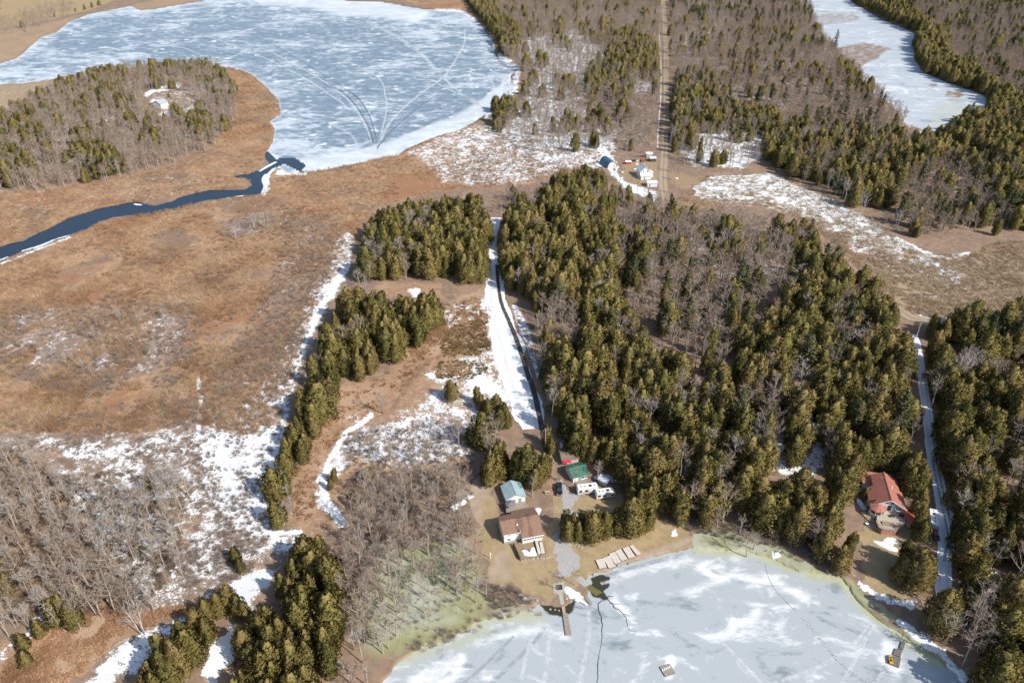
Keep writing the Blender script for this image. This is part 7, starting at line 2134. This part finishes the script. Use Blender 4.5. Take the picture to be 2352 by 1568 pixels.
MB().box(W * .28, W * .62, .2, .296, 0, 3.2).build('door', trim_white, o); MB().box(W * .66, W * .88, .2, .296, 0, 2.4).build('door', trim_white, o)
o = thing('farm_tractor', 'small red tractor parked among the farm sheds', 'tractor', at(*zD(1355, 455)), .3)
MB().box(-.2, 1.7, -.4, .4, .6, 1.4, top=(.05, .08)).build('bonnet', red_paint, o); MB().box(-1.3, -.22, -.6, .6, .7, 1.2).build('body', red_paint, o)
cb = MB(); cb.box(-1.25, -.3, -.65, .65, 2.1, 2.2)
for x in (-1.2, -.35):
    for y in (-.6, .6):
        cb.box(x - .04, x + .04, y - .04, y + .04, 1.2, 2.1)
cb.build('canopy', red_paint, o)
for y, out in ((-.8, -1), (.8, 1)):
    wheel(o, -.8, y, .75, .4, out); wheel(o, 1.3, y * .8, .42, .25, out)
o = thing('parked_van', 'white van parked by the corner of the blue hut', 'van', at(*zD(690, 665)), R(85))
MB().box(-2.3, 2.3, -.9, .9, .35, 1.2, top=(.05, .05)).build('body', trailer_white, o); MB().box(-2.2, 1.2, -.84, .84, 1.202, 2.0, top=(.3, .15)).build('cabin', trailer_white, o)
MB().box(1.0, 1.16, -.7, .7, 1.25, 1.75).build('windscreen', glass_m, o)
for x in (-1.5, 1.5):
    for y, out in ((-.85, -1), (.85, 1)):
        wheel(o, x, y, .34, .22, out)
for i, (x, y, w_) in enumerate(((1225, 510, 'on the farm lawn'), (1185, 640, 'left of the farm house'), (835, 720, 'at the lower edge of the farm lawn'), (2260, 880, 'right of the dirt road opposite the farm'))):
    px_, py_ = zD(x, y)
    snow_patch('snow heap %s' % w_, [(px_ - 5, py_ - .6), (px_ + 1, py_ - 1.6), (px_ + 5, py_ + 1), (px_ - 2, py_ + 1.4)], hgt=.18, seed=20 + i)
# island house
o, W = cottage('island_house', 'white house with grey roof in the snowy glade on the marsh island', 'house', (352.5, 246.5), (371, 250.5), 8, 3.6, 6.0, 'y', white_siding, plain('grey_shingles', (.42, .42, .43), (.34, .34, .35), 1.0), wins=((3.0, 1.6, 1.0, 1.0), (5.5, 1.6, 1.0, 1.0)))
MB().box(-5.5, -.02, 2.5, 9.0, -.3, 3.0).build('side_wing', white_siding, o)
wr = MB(); wr.slab([(-5.9, 2.1, 3.1), (-.02, 2.1, 3.1), (-.02, 5.8, 4.6), (-5.9, 5.8, 4.6)], .12); wr.slab([(-5.9, 5.8, 4.6), (-.02, 5.8, 4.6), (-.02, 9.4, 3.1), (-5.9, 9.4, 3.1)], .12); wr.build('wing_roof', white_roof, o)
# utility poles
def pole(label, px, py, h=10):
    o_ = thing('utility_pole', label, 'pole', at(px, py), R(20))
    MB().tube([(0, 0, -.5), (0, 0, h)], [.16, .11], 7).build('post', wood_pale, o_)
    MB().box(-1.1, 1.1, -.06, .06, h - .9, h - .75).build('crossarm', wood_grey, o_)
    for x in (-1, 0, 1):
        MB().lathe([(.05, h - .748), (.06, h - .6), (.02, h - .55)], 6, (x, 0)).build('insulator', glass_m, o_)
pole('pale utility pole at the top of the shaded lane', 2104, 776, 8)
pole('utility pole at the lower end of the snowy lane', 1252, 1028, 9)
pole('utility pole beside the dirt road near the farm', 1512, 446, 9)
pole('utility pole right of the dirt road in the north', 1540, 330, 9)
# ------------------------------------------------------------------ ground cover: reeds, shrubs, brush, prints
def tuft_mesh(seed, n=26, r=.9, h=1.3, mat=None, w=.05, lean=.5):
    r_ = np.random.default_rng(seed)
    m_ = MB()
    for i in range(n):
        a_, q = r_.uniform(0, 6.28), r * math.sqrt(r_.uniform(0, 1))
        p = np.array([q * math.cos(a_), q * math.sin(a_), -.05])
        d = np.array([r_.normal(0, lean), r_.normal(0, lean), 1.0]); d /= np.linalg.norm(d)
        L = h * r_.uniform(.5, 1.1); s = np.array([math.cos(a_ * 3), math.sin(a_ * 3), 0]) * w * r_.uniform(.6, 1.4)
        m_.face([p - s, p + s, p + d * L + r_.normal(0, .08, 3)])
    return m_.mesh('tuft', mat)


def shrub_mesh(seed, n=60, r=1.3, h=1.5, mat=None, w=.022):
    r_ = np.random.default_rng(seed)
    m_ = MB()
    for i in range(n):
        a_ = r_.uniform(0, 6.28)
        p = np.array([math.cos(a_), math.sin(a_), 0]) * r_.uniform(0, .25)
        d = np.array([math.cos(a_) * r_.uniform(.1, 1) * r / h, math.sin(a_) * r_.uniform(.1, 1) * r / h, 1.0])
        L = h * r_.uniform(.4, 1.1)
        st_ = p + d * L * r_.uniform(0, .5); e = p + d * L + r_.normal(0, .1, 3)
        s = np.cross(d, r_.normal(0, 1, 3)); s /= np.linalg.norm(s) + 1e-9; s *= w * r_.uniform(.7, 1.3)
        m_.face([st_ - s, st_ + s, e + s * .3, e - s * .3])
    return m_.mesh('shrub', mat)


def scatter(name, pts_, meshes, smin, smax, zfun=None, tilt=.08):
    n = len(pts_)
    P = np.array(pts_)
    z = height(P[:, 0], P[:, 1]) if zfun is None else np.full(n, zfun)
    me = bpy.data.meshes.new(name); me.vertices.add(n)
    me.vertices.foreach_set('co', np.column_stack([P, z]).astype(np.float32).ravel())
    s = rng.uniform(smin, smax, n)
    at_ = me.attributes.new('scl', 'FLOAT_VECTOR', 'POINT'); at_.data.foreach_set('vector', np.stack([s, s, s * rng.uniform(.7, 1.2, n)], -1).astype(np.float32).ravel())
    at_ = me.attributes.new('rot', 'FLOAT_VECTOR', 'POINT'); at_.data.foreach_set('vector', np.stack([rng.normal(0, tilt, n), rng.normal(0, tilt, n), rng.uniform(0, 6.28, n)], -1).astype(np.float32).ravel())
    at_ = me.attributes.new('var', 'INT', 'POINT'); at_.data.foreach_set('value', rng.integers(0, len(meshes), n).astype(np.int32))
    o_ = link(name, me); scatter_nodes(o_, meshes); o_['kind'] = 'stuff'
    return o_


def spread_px(poly, n, avoid=(), clump=None):
    """points spread evenly in the frame over an outline: dense near, thinner far"""
    xs = [p[0] for p in poly]; ys = [p[1] for p in poly]
    out = []
    m_ = int(n * 2.2)
    px = rng.uniform(min(xs), max(xs), m_); py = rng.uniform(min(ys), max(ys), m_)
    ok = inside(px, py, poly)
    for a_ in avoid:
        ok &= ~inside(px, py, a_)
    px, py = px[ok][:n], py[ok][:n]
    d = FWD[None, :] + np.stack([(px - 1176) / FPX, np.zeros_like(px), np.zeros_like(px)], -1) + UPV[None, :] * (-(py - 784) / FPX)[:, None]
    t = (0.35 - CAM_H) / d[:, 2]
    P = np.stack([d[:, 0] * t, d[:, 1] * t], -1)
    if clump:
        f = fbm(P[:, 0] / clump[0], P[:, 1] / clump[0], clump[2], 3)
        P = P[f > clump[1]]
    return P


def reed_material(name, a_, b_, c_):
    m, nt, b = nodes_of(name)
    k = NT(nt)
    oi = k.n('ShaderNodeObjectInfo').outputs['Random']
    loc = k.n('ShaderNodeObjectInfo').outputs['Location']
    oi = k.math('ADD', k.math('MULTIPLY', oi, 0.5), k.math('MULTIPLY', k.smooth(k.noise(0.05, 4, 0.6, loc), 0.35, 0.65), 0.5))
    c = k.ramp(oi, [(0.1, a_), (0.55, b_), (0.95, c_)])
    k.L.new(c, b.inputs['Base Color']); b.inputs['Roughness'].default_value = .9; b.inputs['Specular IOR Level'].default_value = .08
    return m


reed_m = reed_material('dead_reeds', (0.22, 0.125, 0.07), (0.40, 0.255, 0.145), (0.56, 0.41, 0.27))
reed_pale = reed_material('pale_dead_reeds', (0.30, 0.22, 0.14), (0.42, 0.32, 0.21), (0.50, 0.40, 0.28))
tufts = [tuft_mesh(101, mat=reed_m), tuft_mesh(102, 30, 1.2, 1.0, reed_m), tuft_mesh(103, 22, .7, 1.6, reed_m, .045, .35)]
ptufts = [tuft_mesh(104, mat=reed_pale), tuft_mesh(105, 30, 1.2, 1.1, reed_pale)]
P = np.concatenate([spread_px(M1, 30000, (LAKE, STREAM), (22, .40, 5)), spread_px(M2, 7000, (LAKE, STREAM)), spread_px([(520, 150), (560, 158), (640, 240), (620, 300), (540, 320)], 1500, (LAKE,))])
scatter('marsh_reeds', P, tufts, .7, 1.5)
P = np.concatenate([spread_px(M4, 16000, (), (9, .30, 8)), spread_px(M3, 600), spread_px(M3b, 1200, (LAKE,))])
scatter('pale_marsh_reeds', P, ptufts, .6, 1.3)
shrubs = [shrub_mesh(111, mat=shrub_m), shrub_mesh(112, 80, 1.7, 1.2, shrub_m), shrub_mesh(113, 50, 1.0, 2.0, shrub_m)]
P = np.concatenate([spread_px([(820, 545), (795, 620), (720, 730), (680, 860), (650, 980), (625, 1190), (690, 1240), (560, 1330), (430, 1380), (400, 1230), (440, 1080), (300, 1060), (60, 1030), (0, 960), (300, 940), (560, 860), (640, 720), (760, 590)], 5200, (), (9, .44, 15)),
                    spread_px([(0, 690), (250, 680), (460, 700), (470, 800), (400, 890), (150, 900), (0, 860)], 2600, (), (12, .42, 16)), spread_px(M1, 2500, (LAKE, STREAM), (15, .5, 19)), spread_px([(640, 470), (770, 500), (800, 560), (740, 680), (680, 800), (560, 900), (480, 930), (500, 840), (600, 700), (650, 560)], 2200),
                    spread_px(G1, 90), spread_px([(930, 1480), (1060, 1440), (1150, 1405), (1240, 1392), (1150, 1425), (1060, 1465), (960, 1505)], 140), spread_px([(1000, 400), (1150, 310), (1380, 345), (1380, 390), (1100, 425)], 900, (LAKE,)),
                    spread_px([(790, 1000), (1090, 960), (1090, 1100), (1080, 1220), (850, 1250), (800, 1150)], 1500), spread_px([(1520, 1200), (1760, 1205), (1880, 1270), (1800, 1262), (1600, 1225)], 350),
                    spread_px([(1100, 1340), (1180, 1350), (1230, 1385), (1130, 1400)], 130), spread_px([(1750, 1265), (1860, 1295), (1940, 1315), (1930, 1300), (1850, 1270)], 90)])
scatter('marsh_shrubs', P, shrubs, .45, 1.15)
floor_m = reed_material('woodland_floor_brush', (0.13, 0.09, 0.06), (0.20, 0.145, 0.10), (0.28, 0.21, 0.15))
fl = [shrub_mesh(121, 34, 1.1, .8, floor_m, .035), shrub_mesh(122, 30, .8, 1.2, floor_m, .03)]
P = np.concatenate([spread_px([(1420, 480), (1850, 540), (1780, 680), (1560, 780), (1430, 700)], 1400), spread_px([(1200, 0), (1500, 0), (1500, 340), (1240, 340), (1140, 280)], 2600), spread_px([(1550, 0), (1830, 0), (2030, 260), (1760, 300), (1550, 330)], 2600),
                    spread_px([(0, 300), (200, 190), (520, 160), (540, 260), (400, 370), (0, 420)], 1800), spread_px([(2080, 380), (2290, 380), (2320, 510), (2110, 540)], 700), spread_px([(0, 1030), (150, 1090), (420, 1080), (420, 1290), (330, 1400), (0, 1440)], 2200), spread_px([(2130, -20), (2352, -20), (2352, 200), (2180, 110)], 900)])
scatter('woodland_brush', P, fl, .7, 1.6)


def log_mesh(seed, L=3.2, r=.09, mat=None):
    m_ = MB(); r_ = np.random.default_rng(seed)
    m_.tube([(-L / 2, 0, .1), (0, r_.normal(0, .1), .14), (L / 2, r_.normal(0, .15), .12)], [r, r * .9, r * .6], 5)
    return m_.mesh('log', mat)


def rubble_mesh(seed, mat):
    m_ = MB(); r_ = np.random.default_rng(seed)
    for i in range(12):
        p = np.array([r_.normal(0, .5), r_.normal(0, .5), r_.uniform(0, .25)])
        d = r_.normal(0, 1, 3) * np.array([1, 1, .4]); d /= np.linalg.norm(d); L = r_.uniform(.2, .7)
        m_.tube([p - d * L, p + d * L], [.05, .03], 3, cap=False)
    for i in range(5):
        x, y, s = r_.normal(0, .5), r_.normal(0, .5), r_.uniform(.1, .3)
        m_.box(x - s, x + s, y - s, y + s, -.1, s * 1.2, top=(s * .3, s * .4))
    return m_.mesh('rubble', mat)


log_m = reed_material('cut_logs', (0.30, 0.20, 0.13), (0.42, 0.30, 0.20), (0.56, 0.44, 0.33))
soil_m = reed_material('torn_soil_and_roots', (0.16, 0.085, 0.045), (0.28, 0.155, 0.085), (0.42, 0.27, 0.16))
DIRTBAND = [(690, 1200), (665, 1160), (680, 1080), (720, 980), (780, 900), (860, 875), (930, 810), (1010, 750), (1060, 690), (1120, 670), (1130, 720), (1040, 760), (1010, 820), (930, 900), (860, 940), (780, 1000), (730, 1080), (720, 1180)]
CUT2 = [(0, 1568), (40, 1480), (180, 1395), (340, 1400), (470, 1390), (340, 1440), (220, 1520), (150, 1568)]
PILE = [(1045, 745), (1110, 735), (1130, 800), (1100, 815), (1020, 820), (1010, 790)]
PILE2 = [(1000, 838), (1080, 830), (1085, 860), (1000, 868)]
scatter('felled_logs', np.concatenate([spread_px(DIRTBAND, 70), spread_px(CUT2, 190), spread_px(PILE, 90), spread_px(PILE2, 60), spread_px([(800, 960), (900, 930), (1000, 900), (1080, 900), (1060, 1040), (840, 1060)], 90)]),
        [log_mesh(131, 2.6, .06, log_m), log_mesh(132, 1.6, .08, log_m), log_mesh(133, 3.4, .06, log_m)], .6, 1.2, tilt=.05)
scatter('slash_and_roots', np.concatenate([spread_px(DIRTBAND, 1300, (), (7, .40, 31)), spread_px(CUT2, 1100, (), (7, .36, 32)), spread_px(PILE, 260), spread_px(PILE2, 160), spread_px([(930, 800), (1020, 730), (1040, 760), (960, 830)], 200), spread_px([(1010, 700), (1100, 680), (1130, 740), (1050, 780)], 200)]),
        [rubble_mesh(141, soil_m), rubble_mesh(142, soil_m), rubble_mesh(143, soil_m)], .5, 1.3)
green_slash = reed_material('cut_cedar_boughs', (0.085, 0.075, 0.028), (0.14, 0.12, 0.045), (0.22, 0.17, 0.08))
scatter('cut_boughs', np.concatenate([spread_px(PILE, 420), spread_px([(1010, 830), (1090, 825), (1130, 850), (1080, 872), (1000, 870)], 220)]), [shrub_mesh(151, 40, 1.2, .5, green_slash, .09), shrub_mesh(152, 36, 1.0, .4, green_slash, .1)], .6, 1.2, tilt=.3)
# footprints across the pond ice
fpm = MB()
line = smooth_line([(1800, 1372), (1840, 1415), (1880, 1462), (1918, 1510), (1950, 1540), (1990, 1568), (2030, 1590)], 3.2)
for i, (x, y) in enumerate(line):
    if y < 1425 and rng.uniform() < .5 or rng.uniform() < .15:
        continue
    p = unproj(x + (2.0 if i % 2 else -2.0) + rng.normal(0, 1.3), y + rng.normal(0, 1), 0)
    L_, w_ = rng.uniform(.22, .36), rng.uniform(.12, .18)
    ca, sa = math.cos(R(-48)), math.sin(R(-48))
    fpm.face([(p[0] + L_ * math.cos(t_) * ca - w_ * math.sin(t_) * sa, p[1] + L_ * math.cos(t_) * sa + w_ * math.sin(t_) * ca, .022) for t_ in np.arange(8) * math.pi / 4])
fo = fpm.build('footprints', plain('wet_footprint', (0.24, 0.265, 0.285), (0.30, 0.32, 0.335))); fo['kind'] = 'stuff'
faint = track_material('faint_trail', (0.36, 0.385, 0.40), (0.42, 0.44, 0.45), cut=0.46, dens=.6)
ribbon('ice_track', [(1757, 1292), (1765, 1325), (1782, 1355), (1804, 1380), (1826, 1402)], .5, faint, .02, flat=0.0, rows=2, step=4)

shelf_m = track_material('creek_ice_shelf', (0.78, 0.79, 0.80), (0.66, 0.68, 0.70), cut=0.36)
for l, w_ in (([(50, 577), (95, 565), (130, 550), (160, 540)], [2, 5, 4, 1]), ([(308, 468), (316, 470), (326, 471)], [1.5, 3, 1.5]), ([(612, 400), (606, 412), (612, 428), (604, 442)], [3, 4, 5, 3]), ([(634, 372), (612, 384), (596, 394)], [3, 4, 2]), ([(640, 384), (618, 398)], [4, 3]), ([(0, 598), (20, 590)], [3, 2]), ([(420, 476), (450, 468)], [1, 1.5]), ([(520, 455), (560, 449)], [1.5, 1.5])):
    ribbon('ice_shelf', l, w_, shelf_m, .06, flat=.02, rows=4, step=2)
